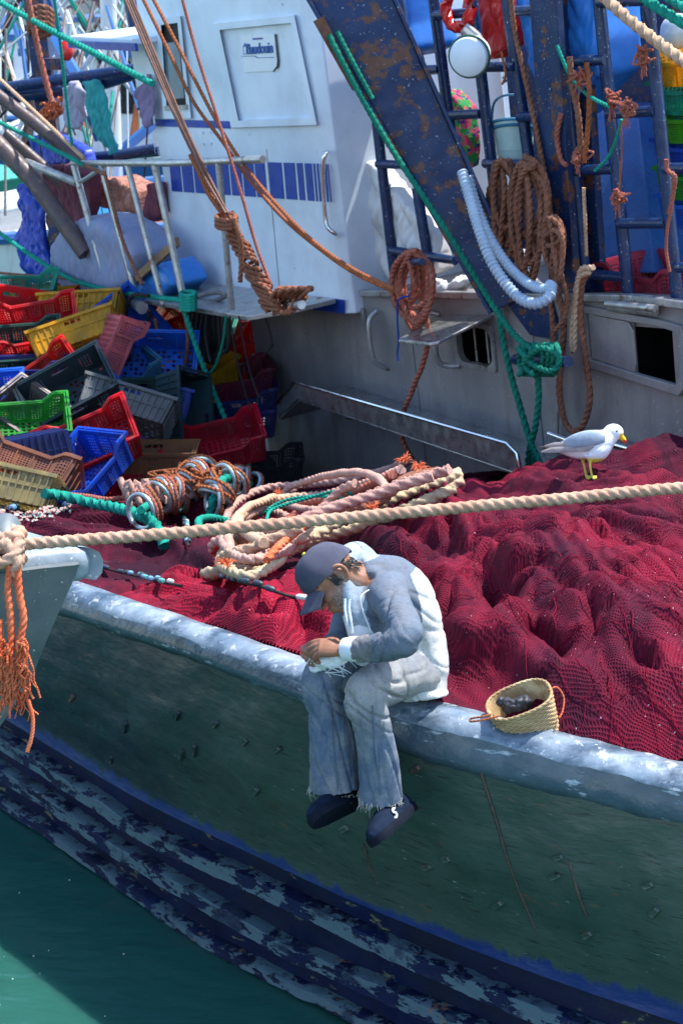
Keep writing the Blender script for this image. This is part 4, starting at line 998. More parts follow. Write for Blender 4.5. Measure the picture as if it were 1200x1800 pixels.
def raw(V, Fc): m = MB(); m.add(V, Fc); return m
def attr_mat(name, rough=.8, fine=220, bump=.3, spec=.2, wear=None):
    t = NT(name); a = t.nd('ShaderNodeAttribute'); a.attribute_name = 'tint'; n = t.noise(14, 6, .6)
    c = t.mix(t.ramp(n, .40, .66, 0, .8), a.outputs['Color'], t.mix(.5, a.outputs['Color'], wear or (.16, .15, .14)))
    c = t.mix(t.ramp(t.noise(38, 5, .65), .54, .68, 0, .5), c, t.mix(.6, c, (.08, .075, .07)))
    c = t.mix(t.ramp(t.noise(fine, 2, .5), .4, .65, 0, .28), c, (.02, .02, .025))
    t.fin(c, rough, 0.0, t.bump(t.math('ADD', t.noise(fine, 3), t.math('MULTIPLY', t.noise(22, 4), 1.2)), bump, .004), spec, **{'Sheen Weight': .0})
attr_mat('hoodie', .85, 260, .25); attr_mat('denim', .85, 300, .5, wear=(.42, .41, .38))
def skin_mat():
    t = NT('skin'); c = t.mix(t.ramp(t.noise(16, 5), .35, .68), (.24, .105, .06), (.33, .155, .09))
    a = t.nd('ShaderNodeAttribute'); a.attribute_name = 'tint'; c = t.mix(a.outputs['Fac'], c, t.mix(t.ramp(t.noise(160, 3), .4, .6), (.12, .10, .09), (.32, .30, .28)))
    t.fin(c, .5, 0.0, t.bump(t.noise(120, 4), .25, .003), .35, **{'Subsurface Weight': .08, 'Subsurface Scale': .01})
skin_mat()
mk('cap_cloth', (.055, .058, .088), (.085, .085, .118), 9, .85, bump=.25, bscale=300, spec=.2)
mk('shoe_knit', (.006, .012, .028), (.011, .02, .042), 20, .9, bump=.4, bscale=350, spec=.08)
mk('shoe_sole', (.008, .012, .022), None, 20, .8, bump=.2, spec=.1)
mk('white_cotton', (.74, .76, .78), (.6, .64, .68), 20, .85, bump=.3, bscale=90)
mk('pale_cord', (.60, .68, .72), None, 20, .8, bump=.3)
mk('hair_dark', (.02, .018, .017), (.06, .055, .05), 60, .6, bump=.4, bscale=200)

J = C
pel = J(734, 1172, 6.04); hipN = J(712, 1180, 5.97); hipF = J(700, 1160, 6.12)
kN, aN = J(640, 1222, 5.77), J(683, 1405, 5.92); kF, aF = J(569, 1190, 5.95), J(592, 1392, 6.02)
shN, elN, wrN = J(682, 1048, 5.83), J(712, 1122, 5.62), J(612, 1141, 5.78)
shF, elF, wrF = J(632, 1040, 6.12), J(606, 1118, 6.04), J(588, 1138, 5.93)
c7 = J(652, 1020, 5.97); mid = J(716, 1080, 6.02); low = J(730, 1130, 6.05)
hc = J(584, 1014, 5.89)
ht = cv(-.80, .58, -.12).normalized(); hf = cv(-.54, -.80, -.22); hf = (hf - ht * hf.dot(ht)).normalized(); hs = ht.cross(hf).normalized()
if hs.dot(FW) > 0: hs = -hs                              # towards the camera: his left ear
def H_(f, t, s=0): return hc + hf * f + ht * t + hs * s
def ax3(f, t, s): return (hf * f, hs * s, ht * t)
b = MB()
# head and face
sphere(b, H_(-.008, .030), ax3(.098, .092, .077)); sphere(b, H_(.028, -.030), ax3(.066, .075, .062)); limb(b, [H_(.045, -.075), H_(.075, -.098), H_(.082, -.100)], [.042, .026, .016])
limb(b, [H_(.020, -.06, .035), H_(.055, -.085, .022)], [.030, .022]); limb(b, [H_(.020, -.06, -.035), H_(.055, -.085, -.022)], [.030, .022])
limb(b, [H_(.086, .018), H_(.104, -.010), H_(.117, -.030)], [.009, .012, .014]); sphere(b, H_(.104, -.034, .012), ax3(.011, .009, .009)); sphere(b, H_(.104, -.034, -.012), ax3(.011, .009, .009))
for s in (-1, 1):
    limb(b, [H_(.086, .022, s * .010), H_(.084, .024, s * .032), H_(.068, .016, s * .052)], [.010, .011, .009])           # brow
    sphere(b, H_(.070, -.022, s * .040), ax3(.022, .020, .020)); sphere(b, H_(.074, .002, s * .031), ax3(.014, .012, .014))    # cheek, eye
    e = H_(-.012, -.008, s * .074)                                                                                         # ear
    limb(b, [H_(.004, -.034, s * .072), H_(-.014, -.034, s * .080), H_(-.030, -.012, s * .088), H_(-.030, .014, s * .090), H_(-.012, .028, s * .086), H_(.004, .016, s * .078)], [.007, .008, .007, .007, .007, .006], 10, .006)
    sphere(b, e, (hf * .016, ht * .026, hs * .010))
limb(b, [H_(.088, -.060, .020), H_(.099, -.058), H_(.088, -.060, -.020)], [.006, .009, .006]); limb(b, [H_(.086, -.072, .018), H_(.096, -.074), H_(.086, -.072, -.018)], [.006, .009, .006])
limb(b, [H_(-.022, -.015), H_(-.036, -.085), c7, mid, low, pel], [.058, .060, .075, .085, .085, .085], 18, .02)
# arms
limb(b, [shN, elN, wrN], [.046, .040, .026]); limb(b, [shF, elF, wrF], [.046, .040, .026]); limb(b, [c7, shN], [.06, .05]); limb(b, [c7, shF], [.06, .05])
def hand(w, dirv, palmn, thumbv, sgn, L=.09):
    """curled working hand: palm then four fingers bent at two joints, thumb meeting the index"""
    d = Vector(dirv).normalized(); n = Vector(palmn); n = (n - d * n.dot(d)).normalized(); s = d.cross(n).normalized()
    if s.dot(Vector(thumbv)) < 0: s = -s
    limb(b, [w - d * .02, w + d * .02, w + d * .055, w + d * L], [.024, .030, .037, .036], 14, .006, [.85, .6, .55, .5], n)
    for k in range(4):
        off = (.026 - .0175 * k); ln = (.044, .049, .045, .036)[k]; bend = (.55, .8, 1.0, 1.15)[k]
        p0 = w + d * (L - .02) + s * off; p1 = w + d * (L + .006 - .004 * abs(k - 1)) + s * off * 1.06 + n * .004
        d1 = (d * math.cos(bend) + n * math.sin(bend)); p2 = p1 + d1 * ln; d2 = (d * math.cos(bend + 1.25) + n * math.sin(bend + 1.25)); p3 = p2 + d2 * ln * .62; d3 = (d * math.cos(bend + 1.9) + n * math.sin(bend + 1.9)); p4 = p3 + d3 * ln * .4
        limb(b, [p0, p1, p2, p3, p4], [.0095, .0105, .0092, .0082, .0068], 10, .004)
    t0 = w + d * .028 + s * .026; t1 = w + d * .056 + s * .044 + n * .018; t2 = w + d * .085 + s * .040 + n * .034; t3 = w + d * .106 + s * .028 + n * .040
    limb(b, [t0, t1, t2, t3], [.014, .0125, .0105, .0075], 10, .004)
hand(J(606, 1141, 5.79), cv(-1, .06, .12), cv(-.15, -.6, .8), cv(-.1, .9, -.2), 1)
hand(J(592, 1140, 5.93), cv(-1, -.05, -.25), cv(.0, -.45, -.85), cv(0, .9, .3), -1)
# legs and feet
limb(b, [pel, hipN, kN, aN], [.08, .055, .040, .032], 14, .02); limb(b, [pel, hipF, kF, aF], [.08, .055, .040, .032], 14, .02)
tN, hN = J(658, 1462, 5.78), J(705, 1418, 5.95); tF, hF = J(550, 1430, 5.86), J(616, 1402, 6.03)
limb(b, [aN, hN, tN], [.034, .032, .022]); limb(b, [aF, hF, tF], [.034, .032, .022])
V, N, Fc = remesh(b, .0042, 2, .5)
loc = np.stack([(V - np.array(hc)) @ np.array(q) for q in (hf, ht, hs)], 1)
beard = np.clip(1.3 - np.hypot((loc[:, 0] - .035) / .065, (loc[:, 1] + .078) / .048), 0, 1) * (np.abs(loc[:, 2]) < .09) * np.clip((.092 - loc[:, 0]) / .02, .15, 1)
side_b = np.clip(1.2 - np.hypot((loc[:, 0] - .012) / .022, (loc[:, 1] + .035) / .055), 0, 1) * (np.abs(loc[:, 2]) > .045)
bd = np.clip(np.maximum(beard, side_b) * 1.1, 0, .7) * (np.linalg.norm(loc, axis=1) < .2)
person = build(raw(V, Fc), 'person', 'skin', None, smooth=180, attr=np.stack([bd, bd, bd, np.ones(len(V))], 1))
tag(person, 'man in faded hoodie, jeans and dark cap sitting on the rail mending twine', 'person')
# closed eyelids line and hair
for s in (1, -1):
    m = MB(); m.tube([H_(.083, -.003, s * .044), H_(.088, -.007, s * .033), H_(.086, -.004, s * .021)], .0022, 6, step=.004); build(m, 'eyelash', 'hair_dark', person)
    m = MB(); limb(m, [H_(.094, .021, s * .012), H_(.092, .026, s * .032), H_(.074, .018, s * .054)], [.003, .0055, .003], 8, .006); build(m, 'eyebrow', 'hair_dark', person)
m = MB()
for k in range(620):                                    # short hair under the cap edge
    a = random.uniform(-1, 1); f = random.uniform(-.085, .03); s = random.choice([1, 1, -1]); t = random.uniform(-.02, .03) - (.03 if f < -.06 else 0)
    sy = .076 * math.sqrt(max(.05, 1 - ((f + .008) / .104) ** 2)) * s; p = H_(f, t, sy)
    m.tube([p - hs * s * .004, p + (hs * s * .0015 - ht * random.uniform(.006, .014) - hf * random.uniform(.0, .008))], [.0016, .0007], 4)
o = build(m, 'hair', 'hair_dark', person); o['kind'] = 'stuff'
# cap: crown panels and bent peak
m = MB(); rings = []
for i in range(13):
    t = i / 12 * math.pi * .5; rings.append([H_(-.006 + .108 * math.cos(t) ** .8 * math.cos(a), .022 + .103 * math.sin(t) - .016 * math.cos(a) * -1 * math.cos(t), .089 * math.cos(t) ** .8 * math.sin(a)) + ht * .0025 * math.cos(6 * a) * math.cos(t) + hf * .004 * float(noise2(a * 1.5, t * 4)) for a in np.arange(36) * 2 * math.pi / 36])
inner = [[p * 1.0 - (p - H_(-.006, .03)) * .04 for p in rings[0]]]
m.loft(np.array([[list(p) for p in r] for r in inner + rings])); cap = build(m, 'baseball_cap', 'cap_cloth', person, smooth=60)
m = MB(); V0 = []
for th in (0, .005):
    V0.append([[list(H_(.092 + .082 * u * math.cos(v * 1.12) ** .5 - .03 * (1 - math.cos(v * 1.1)), .034 - .020 * u - .030 * v * v + th, .082 * v * (1 - .12 * u))) for v in np.linspace(-1, 1, 17)] for u in np.linspace(0, 1, 9)])
A0, A1 = np.array(V0[0]), np.array(V0[1]); m.grid(A0[:, ::-1]); m.grid(A1)
edge = lambda A: np.concatenate([A[:, 0], A[-1, 1:], A[::-1, -1][1:]])
m.grid(np.stack([edge(A0), edge(A1)], 1)); build(m, 'cap_peak', 'cap_cloth', cap, smooth=50)
m = MB(); sphere(m, H_(-.006, .127), (hf * .008, hs * .008, ht * .005)); build(m, 'cap_button', mk('cap_yellow', (.6, .5, .03), None, 20, .6, bump=0), cap)
m = MB(); sphere(m, H_(-.108, .005, 0), (hs * .03, ht * .012, hf * .006)); build(m, 'cap_strap', 'cap_cloth', cap)

# hoodie
h = MB()
limb(h, [J(738, 1226, 6.07), J(733, 1180, 6.07), J(723, 1125, 6.06), J(712, 1075, 6.02), J(692, 1035, 5.99), J(655, 1018, 5.96), J(628, 1012, 5.94)], [.106, .116, .122, .122, .114, .090, .066], 28, .02, [1.28, 1.22, 1.12, 1.1, 1.12, 1.05, 1], FW)
limb(h, [J(690, 1040, 5.92), shN, J(702, 1085, 5.72), elN, J(672, 1137, 5.68), J(640, 1141, 5.74), J(628, 1141, 5.76)], [.074, .072, .064, .060, .053, .048, .046], 20, .012)
limb(h, [J(645, 1030, 6.06), shF, elF, wrF], [.08, .075, .062, .05], 18, .015)
sphere(h, J(640, 992, 6.00), (RX * .050, UPV * .045, FW * .075)); sphere(h, J(655, 1006, 5.93), (RX * .05, UPV * .03, FW * .07))
limb(h, [J(655, 990, 6.10), J(632, 972, 6.08), J(612, 975, 6.00), J(606, 992, 5.92), J(610, 1030, 5.86), J(617, 1065, 5.84), J(624, 1098, 5.85), J(640, 1125, 5.87)], [.034, .040, .036, .028, .028, .024, .020, .014], 14, .01)
limb(h, [J(628, 1000, 5.98), J(626, 1040, 5.90), J(640, 1085, 5.88), J(662, 1130, 5.90)], [.05, .055, .06, .06], 16, .012)
V, N, Fc = remesh(h, .0055, 8, .6)
x, y, d = pxv(V)
# wrinkles: rings round the bent elbow, drag lines over the back, gathers at the waist
P_ = lambda p: np.array(px_of(p)[:2])
def arm_t(a, b):
    A, Bq = np.array(a), np.array(b); ab = Bq - A; t = (V - A) @ ab / ab.dot(ab); dist = np.linalg.norm(V - A - t[:, None] * ab, axis=1); return t, dist
w1 = np.zeros(len(V))
for a, b_ in ((shN, elN), (elN, wrN)):
    t, ds = arm_t(a, b_); g = np.clip(1.25 - ds / .09, 0, 1) * np.clip(1.15 - np.abs(t - .5) * 1.7, 0, 1)
    w1 -= g * (.017 * np.exp(-(noise2(t * 3.2 + V[:, 2] * 9 + V[:, 1] * 7, V[:, 0] * 9 - V[:, 2] * 5 + 3) / .07) ** 2) + .006 * np.exp(-(noise2(t * 7 - V[:, 2] * 14, V[:, 1] * 16 + V[:, 0] * 9) / .08) ** 2))
back = np.clip((x - 690) / 40, 0, 1)
qa = .75 * V[:, 2] + .66 * V[:, 0]; qb = .66 * V[:, 2] - .75 * V[:, 0] + .4 * V[:, 1]
w2 = -back * (.010 * np.exp(-(noise2(qa * 6, qb * 1.6 + 2) / .05) ** 2) * (.25 + .75 * np.clip((y - 1100) / 70, 0, 1)) + .004 * np.exp(-(noise2(qa * 13 + 3, qb * 2.5) / .06) ** 2))
w3 = .0022 * fbm(V[:, 0] * 18 + V[:, 1] * 9, V[:, 2] * 18, 3)
V = V + N * (w1 + w2 + w3)[:, None]
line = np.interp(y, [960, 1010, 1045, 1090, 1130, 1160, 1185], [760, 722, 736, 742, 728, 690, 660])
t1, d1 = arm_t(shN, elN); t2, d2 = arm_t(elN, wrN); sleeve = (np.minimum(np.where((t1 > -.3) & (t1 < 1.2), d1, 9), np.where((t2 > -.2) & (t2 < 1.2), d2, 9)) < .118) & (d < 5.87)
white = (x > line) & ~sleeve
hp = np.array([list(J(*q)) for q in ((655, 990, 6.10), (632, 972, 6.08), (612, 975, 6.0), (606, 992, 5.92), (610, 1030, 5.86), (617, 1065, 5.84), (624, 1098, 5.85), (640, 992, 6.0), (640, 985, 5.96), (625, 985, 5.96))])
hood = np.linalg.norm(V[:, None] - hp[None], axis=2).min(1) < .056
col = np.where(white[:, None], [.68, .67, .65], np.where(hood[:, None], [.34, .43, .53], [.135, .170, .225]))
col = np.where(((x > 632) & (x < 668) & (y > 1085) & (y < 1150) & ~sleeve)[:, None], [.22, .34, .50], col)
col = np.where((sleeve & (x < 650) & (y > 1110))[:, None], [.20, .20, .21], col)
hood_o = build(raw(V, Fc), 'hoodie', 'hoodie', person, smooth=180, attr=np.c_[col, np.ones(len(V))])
# cuff, shirt, draw cords, seams
m = MB(); limb(m, [J(630, 1141, 5.757), J(618, 1141, 5.77), J(606, 1141, 5.785)], [.044, .043, .039], 16, .006); build(m, 'cuff', 'white_cotton', person, smooth=60)
m = MB(); limb(m, [J(636, 1135, 5.752), J(628, 1141, 5.757)], [.051, .050], 16, .004); 
m = MB(); limb(m, [J(622, 1075, 5.90), J(640, 1110, 5.88), J(655, 1150, 5.92)], [.045, .06, .07], 16, .015); build(m, 'tee_shirt', 'white_cotton', person, smooth=60)
for dx, y1 in ((0, 1102), (8, 1112)):
    m = MB(); m.rope([J(606 + dx, 1052, 5.79), J(606 + dx * .9, 1070, 5.785), J(609 + dx * .9, 1090, 5.78), J(611 + dx, y1, 5.785)], .0055); build(m, 'draw_cord', 'pale_cord', person)
m = MB(); m.tube([J(668, 1028, 5.845), J(640, 1042, 5.80), J(633, 1056, 5.79), J(640, 1080, 5.80), J(650, 1105, 5.80), J(655, 1120, 5.81)], .003, 6, step=.01); build(m, 'piping', 'white_cotton', person)
# jeans
j = MB()
limb(j, [J(728, 1165, 6.04), J(728, 1190, 6.04), J(730, 1212, 6.04)], [.095, .105, .095], 24, .02, [1.2, 1.25, 1.2], FW)
limb(j, [J(722, 1178, 6.03), hipN, J(676, 1200, 5.86), kN, J(652, 1270, 5.80), J(664, 1340, 5.86), J(668, 1402, 5.905), J(671, 1440, 5.93)], [.09, .094, .084, .075, .069, .071, .077, .079], 22, .014)
limb(j, [J(722, 1178, 6.03), hipF, J(635, 1178, 6.02), kF, J(576, 1250, 5.965), J(583, 1320, 5.99), J(588, 1385, 6.01), J(591, 1425, 6.03)], [.09, .094, .083, .075, .076, .082, .090, .092], 22, .014)
V, N, Fc = remesh(j, .0048, 5, .5)
x, y, d = pxv(V)
cutN = np.array(J(668, 1400, 5.905)); cutF = np.array(J(588, 1383, 6.01)); dirN = np.array(J(668, 1402, 5.905) - J(664, 1340, 5.86)); dirF = np.array(J(588, 1385, 6.01) - J(583, 1320, 5.99))
sN = (V - cutN) @ (dirN / np.linalg.norm(dirN)) + .006 * noise2(V[:, 0] * 40, V[:, 1] * 40); sF = (V - cutF) @ (dirF / np.linalg.norm(dirF)) + .006 * noise2(V[:, 0] * 40 + 5, V[:, 1] * 40)
nl = np.linalg.norm(V - cutN, axis=1) < np.linalg.norm(V - cutF, axis=1); gone = np.where(nl, sN, sF) > 0
Fc = [q for q in Fc if not all(gone[i] for i in q)]; kp = np.zeros(len(V), bool); kp[np.unique(np.array([i for q in Fc for i in q]))] = True; mp = np.cumsum(kp) - 1
Fc = [tuple(mp[i] for i in q) for q in Fc]; V = V[kp]; N = N[kp]; x, y, d = pxv(V)
near = d < np.interp(x, [540, 640, 720], [5.80, 5.90, 5.98])
nearleg = ((x > 607) & (y > 1235)) | ((y <= 1235) & near & (x > 595))
cr = lambda a_, b_, w_: np.exp(-(noise2(a_, b_) / w_) ** 2)
wr = -.008 * cr(V[:, 0] * 9 + V[:, 1] * 5 + V[:, 2] * 2.2, V[:, 2] * 1.5 + 3, .05) - .004 * cr(V[:, 0] * 17 + V[:, 1] * 9 - V[:, 2] * 5, V[:, 2] * 2.4, .06) + .007 * fbm(V[:, 0] * 6, V[:, 2] * 4 + V[:, 1] * 4, 2)
kn = np.exp(-((y - 1250) / 34) ** 2) + np.exp(-((x - 690) / 40) ** 2) * (y < 1235)
wr -= kn * .011 * cr(V[:, 2] * 13 + V[:, 0] * 9, V[:, 0] * 2.5 + V[:, 1] * 2.5, .07)
V = V + N * wr[:, None]
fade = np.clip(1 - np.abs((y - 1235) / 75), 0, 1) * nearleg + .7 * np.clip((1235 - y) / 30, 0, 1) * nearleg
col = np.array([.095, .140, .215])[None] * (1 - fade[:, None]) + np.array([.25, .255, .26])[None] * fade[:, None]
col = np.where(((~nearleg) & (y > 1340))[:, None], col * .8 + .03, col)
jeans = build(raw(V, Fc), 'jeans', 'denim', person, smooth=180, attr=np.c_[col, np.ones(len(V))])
for pts in ([(580, 1235, 5.885), (584, 1290, 5.905), (589, 1340, 5.915), (592, 1384, 5.925)], [(655, 1240, 5.71), (658, 1300, 5.745), (665, 1360, 5.785), (668, 1398, 5.82)]):
    P = [(q, w_) for q, w_ in zip(np.interp(np.linspace(0, 1, 24), np.linspace(0, 1, 4), [p[0] for p in pts]), np.interp(np.linspace(0, 1, 24), np.linspace(0, 1, 4), [p[1] for p in pts]))]
    dd = np.array([d[np.hypot(x - q, y - w_) < 5].min() for q, w_ in P]); m = MB(); m.tube([J(q, w_, z_) for (q, w_), z_ in zip(P, dd)], .0028, 6); build(m, 'leg_seam', mk('seam', (.10, .14, .20), None, 30, .9, bump=0), person)
m = MB()                                                # frayed hems
for cx, cy, dd, rr in ((668, 1400, 5.905, .076), (588, 1384, 6.01, .088)):
    c0 = np.array(J(cx, cy, dd))
    for k in range(70):
        a = random.uniform(0, 6.28); p = c0 + np.array([math.cos(a) * rr, math.sin(a) * rr, random.uniform(-.004, .008)]); L = random.uniform(.008, .04) * (1 if random.random() < .8 else 1.6)
        m.tube([p, p + np.array([random.uniform(-.006, .006), random.uniform(-.006, .006), -L * .5]), p + np.array([random.uniform(-.012, .012), random.uniform(-.01, .01), -L])], [.0016, .0012, .0006], 4)
o = build(m, 'frayed_threads', mk('thread', (.45, .44, .42), None, 30, .9, bump=0), person); o['kind'] = 'stuff'
# slip-on shoes
def shoe(heel, toe, ankle, logo):
    hl, tp = Vector(heel), Vector(toe); ax = (tp - hl).normalized(); L = .275; up = Vector(ankle) - hl; up = (up - ax * up.dot(ax)).normalized(); sd = ax.cross(up).normalized()
    mid_ = (hl + tp) / 2; h0 = mid_ - ax * L / 2 - up * .03
    prof = [(0, .028, .055, .058), (.04, .036, .064, .066), (.14, .040, .062, .078), (.30, .041, .055, .080), (.45, .044, .046, .070), (.62, .049, .040, .058), (.80, .046, .034, .046), (.93, .034, .026, .034), (1, .012, .012, .018)]
    def ring(t, wd, hb, hh, lo=0, sc=1): return [list(h0 + ax * t * L + sd * math.cos(a) * wd * sc + up * (lo + (hh if math.sin(a) > 0 else .012) * math.sin(a) * sc)) for a in np.arange(20) * 2 * math.pi / 20]
    m = MB(); m.loft(np.array([ring(t, wd, hb, hh, .018) for t, wd, hb, hh in prof])); limb(m, [h0 + ax * L * .22 + up * .05, h0 + ax * L * .20 + up * .10], [.045, .044], 18, .01)
    V, N, Fc = remesh(m, .004, 5, .5); o = build(raw(V, Fc), 'shoe', 'shoe_knit', person, smooth=180)
    m = MB(); m.loft(np.array([[list(h0 + ax * (t * L * 1.03 - .004) + sd * s * wd * 1.08 + up * z) for s, z in ((-1, .022), (-1.04, .008), (-.95, -.008), (.95, -.008), (1.04, .008), (1, .022))] for t, wd, hb, hh in prof])); build(m, 'sole', 'shoe_sole', o, smooth=50)
    if logo:
        sgn = -1 if sd.dot(FW) > 0 else 1; c0 = h0 + ax * L * .55 + up * .040 + sd * sgn * .047; U1 = (up * .8 - ax * .35).normalized(); S_ = ax
        m = MB(); m.tube([c0 - S_ * sx * .010 + U1 * sy * .016 + sd * sgn * (.004 - .004 * abs(sy)) for sx, sy in ((.9, .75), (.3, 1), (-.6, .8), (-.7, .35), (0, .05), (.7, -.3), (.6, -.8), (-.2, -1), (-.9, -.75))], .0042, 6, step=.004); build(m, 'shoe_emblem', 'white_cotton', o)
shoe(hN, tN, aN, True); shoe(hF, tF, aF, False)
# bundle of white twine in his hands
m = MB(); c0 = J(578, 1160, 5.86)
sphere(m, c0, (RX * .052, UPV * .030, FW * .05)); sphere(m, J(592, 1156, 5.84), (RX * .035, UPV * .028, FW * .04)); sphere(m, J(560, 1172, 5.90), (RX * .03, UPV * .02, FW * .04))
V, N, Fc = remesh(m, .004, 4); V = V + N * (.012 * fbm(V[:, 0] * 40 + V[:, 1] * 20, V[:, 2] * 40, 4))[:, None]
m = raw(V, Fc)
for k in range(26):
    a = random.uniform(0, 6.28); p = c0 + RX * math.cos(a) * .05 + UPV * math.sin(a) * .028 + FW * random.uniform(-.04, .02); m.tube([p, p + RX * random.uniform(-.03, .03) + UPV * random.uniform(-.02, .02), p + RX * random.uniform(-.05, .05) + UPV * random.uniform(-.04, .01)], .0016, 5, step=.01)
o = build(m, 'twine_bundle', 'white_cotton', None, smooth=60); tag(o, 'tangle of white twine held in the man\'s lap', 'twine')
# ------------------------------------------------------------------ rope and gear materials
def rope_mat(name, c, c2):
    t = NT(name); col = t.mix(t.ramp(t.noise(9, 6, .6), .36, .66), c, c2); col = t.mix(t.ramp(t.noise(120, 3, .6), .5, .7, 0, .5), col, tuple(x * .35 for x in c))
    t.fin(col, .9, 0.0, t.bump(t.noise(260, 3), .6, .003), .12)
for nm, c, c2 in (('rope_tan', (.46, .29, .19), (.58, .40, .28)), ('rope_pink', (.44, .24, .20), (.52, .33, .27)), ('rope_straw', (.56, .45, .28), (.44, .33, .22)), ('rope_brown', (.20, .085, .055), (.28, .13, .085)), ('rope_red', (.32, .095, .065), (.40, .15, .11)), ('rope_rust', (.36, .12, .05), (.26, .09, .045)),
                  ('rope_teal', (.012, .23, .17), (.02, .32, .24)), ('rope_green', (.010, .15, .10), (.015, .21, .15)), ('rope_orange', (.58, .115, .045), (.64, .20, .10)), ('rope_grey', (.20, .19, .18), (.28, .26, .25)), ('rope_dark', (.022, .018, .020), (.045, .035, .035)), ('twine_blue', (.01, .08, .42), (.01, .06, .3))): rope_mat(nm, c, c2)
rope_mat('rope_mooring', (.44, .25, .17), (.54, .35, .25))
mk('hose_grey', (.34, .43, .54), (.27, .36, .47), 8, .45, bump=.1)
mk('weathered_boat', (.15, .175, .18), (.085, .105, .115), 5, .45, patch=(.12, .10, .085), plo=.58, phi=.66, pscale=8, streak=(.10, .10, .10), bump=.35, speck=(.5, .52, .55))
mk('weathered_rail', (.34, .40, .45), (.22, .27, .32), 6, .4, dirt=(.12, .14, .15), patch=(.20, .22, .24), plo=.60, phi=.66, bump=.4, speck=(.7, .7, .72))
mk('basket_straw', (.46, .33, .17), (.32, .20, .09), 16, .8, bump=.5, bscale=120, patch=(.62, .50, .28), plo=.58, phi=.66)
mk('black_cloth', (.010, .011, .015), (.02, .022, .03), 30, .6, bump=.4)
mk('ring_steel', (.25, .36, .38), (.36, .42, .44), 12, .4, .5, bump=.3, patch=(.16, .09, .06), plo=.6, phi=.68)
def rp(label, pts, r, mat, name='rope', cat='rope', strands=3, wob=0.0, parent=None, closed=False, smooth_tube=False, pitch=None):
    m = MB()
    if smooth_tube: m.tube(pts, r, 8, step=max(r * 1.5, .01), closed=closed)
    else: m.rope(pts, r, strands, pitch=pitch, wob=wob, closed=closed)
    o = build(m, name, mat, parent, smooth=50)
    if parent is None: tag(o, label, cat)
    return o
def fuzz(m, pts, n, L, r=.0012):                        # loose fibres standing off a rope
    P, _ = spline([list(p) for p in pts], step=.01)
    for k in range(n):
        p = P[random.randrange(len(P))]; d = np.array([random.gauss(0, 1), random.gauss(0, 1), random.gauss(0, 1)]); d /= np.linalg.norm(d)
        q = p + d * L * .6; m.tube([p, q, q + d * L * .3 + np.array([0, 0, -.4 * L])], [r, r, r * .5], 4)

# ------------------------------------------------------------------ bow of the boat alongside
nb = thing('moored_boat', 'weathered grey bow of a second boat with the mooring rope tied on', 'boat', C(-60, 1400, 5.6))
tipl = [(146, 992, 5.30), (140, 1012, 5.32), (112, 1075, 5.36), (86, 1135, 5.42), (60, 1190, 5.48), (22, 1255, 5.56), (-25, 1330, 5.66)]
rings = []
for i, (x, y, d) in enumerate(tipl):
    p = np.array(C(x, y, d)); dn = np.array([-.95, -.30, 0]); df = np.array([-.80, .60, 0]); r = .028
    prof = [p + dn * 2.2, p + dn * 1.2, p + dn * .5 + np.array([0, -.03, 0]), p + dn * .12, p + dn * r, p + (dn + df) * r * .25, p + df * r, p + df * .5, p + df * 1.4, p + df * 2.2]
    rings.append([q + np.array([0, 0, .0]) + dn * .02 * float(noise2(i * .7, k * 1.1)) for k, q in enumerate(prof)])
m = MB(); m.loft(np.array(rings)[::-1]); build(m, 'bow_plating', 'weathered_boat', nb, smooth=45)
p = np.array(C(128, 972, 5.36)); dn = np.array([-.93, -.36, 0]); df = np.array([-.80, .60, 0])
out = [p + np.array([.05, 0, 0]), p + dn * .10 + np.array([.03, -.03, 0]), p + dn * 1.2 + np.array([0, -.05, 0]), p + dn * 2.4, p + df * 2.4, p + df * .15 + np.array([.03, .02, 0])]
P, _ = spline(out, step=.05, closed=True); ctr = P.mean(0)
rr = []
for s, z in ((.985, -.085), (1.0, -.06), (1.004, -.02), (.996, .008), (.975, .022), (.90, .028), (.6, .03)): rr.append(ctr + (P[:-1] - ctr) * s + np.array([0, 0, z]))
m = MB(); m.loft(np.array(rr)); build(m, 'bow_rail', 'weathered_rail', nb, smooth=60)
m = MB(); m.tube([C(6, 1000, 5.20), C(8, 955, 5.24), C(10, 925, 5.32)], .05, 14); build(m, 'mooring_post', 'weathered_boat', nb)

# ------------------------------------------------------------------ mooring rope across the picture
mr = thing('mooring_rope', 'thick tan mooring rope stretched across in front of the nets', 'rope', C(10, 960, 5.2))
MRP = [C(8, 958, 5.17), C(40, 957, 5.18), (C(180, 947, 5.2)), C(400, 929, 5.22), C(600, 911, 5.25), C(800, 893, 5.28), C(1000, 875, 5.3), C(1260, 851, 5.35)]
m = MB(); m.rope(MRP, .0195, 3, pitch=.098, step=.008, wob=.004); fuzz(m, MRP, 700, .018, .0009); build(m, 'rope_line', 'rope_mooring', mr, smooth=60)
kn = []
m = MB()
for k in range(3):
    zz = 935 + 22 * k; P = [C(8 + 30 * math.cos(a), zz + 9 * math.sin(a) + 6 * a / 6.28, 5.22 - .075 * math.sin(a + .4)) for a in np.linspace(0, 6.28, 10)]; m.rope(P, .021, 3, pitch=.1, step=.008)
P = [C(36, 950, 5.13), C(24, 975, 5.10), C(2, 990, 5.10), C(-12, 975, 5.13), C(10, 955, 5.12), C(30, 985, 5.10), C(24, 1010, 5.11)]; m.rope(P, .019, 3, pitch=.1, step=.008)
build(m, 'knot', 'rope_mooring', mr, smooth=60)
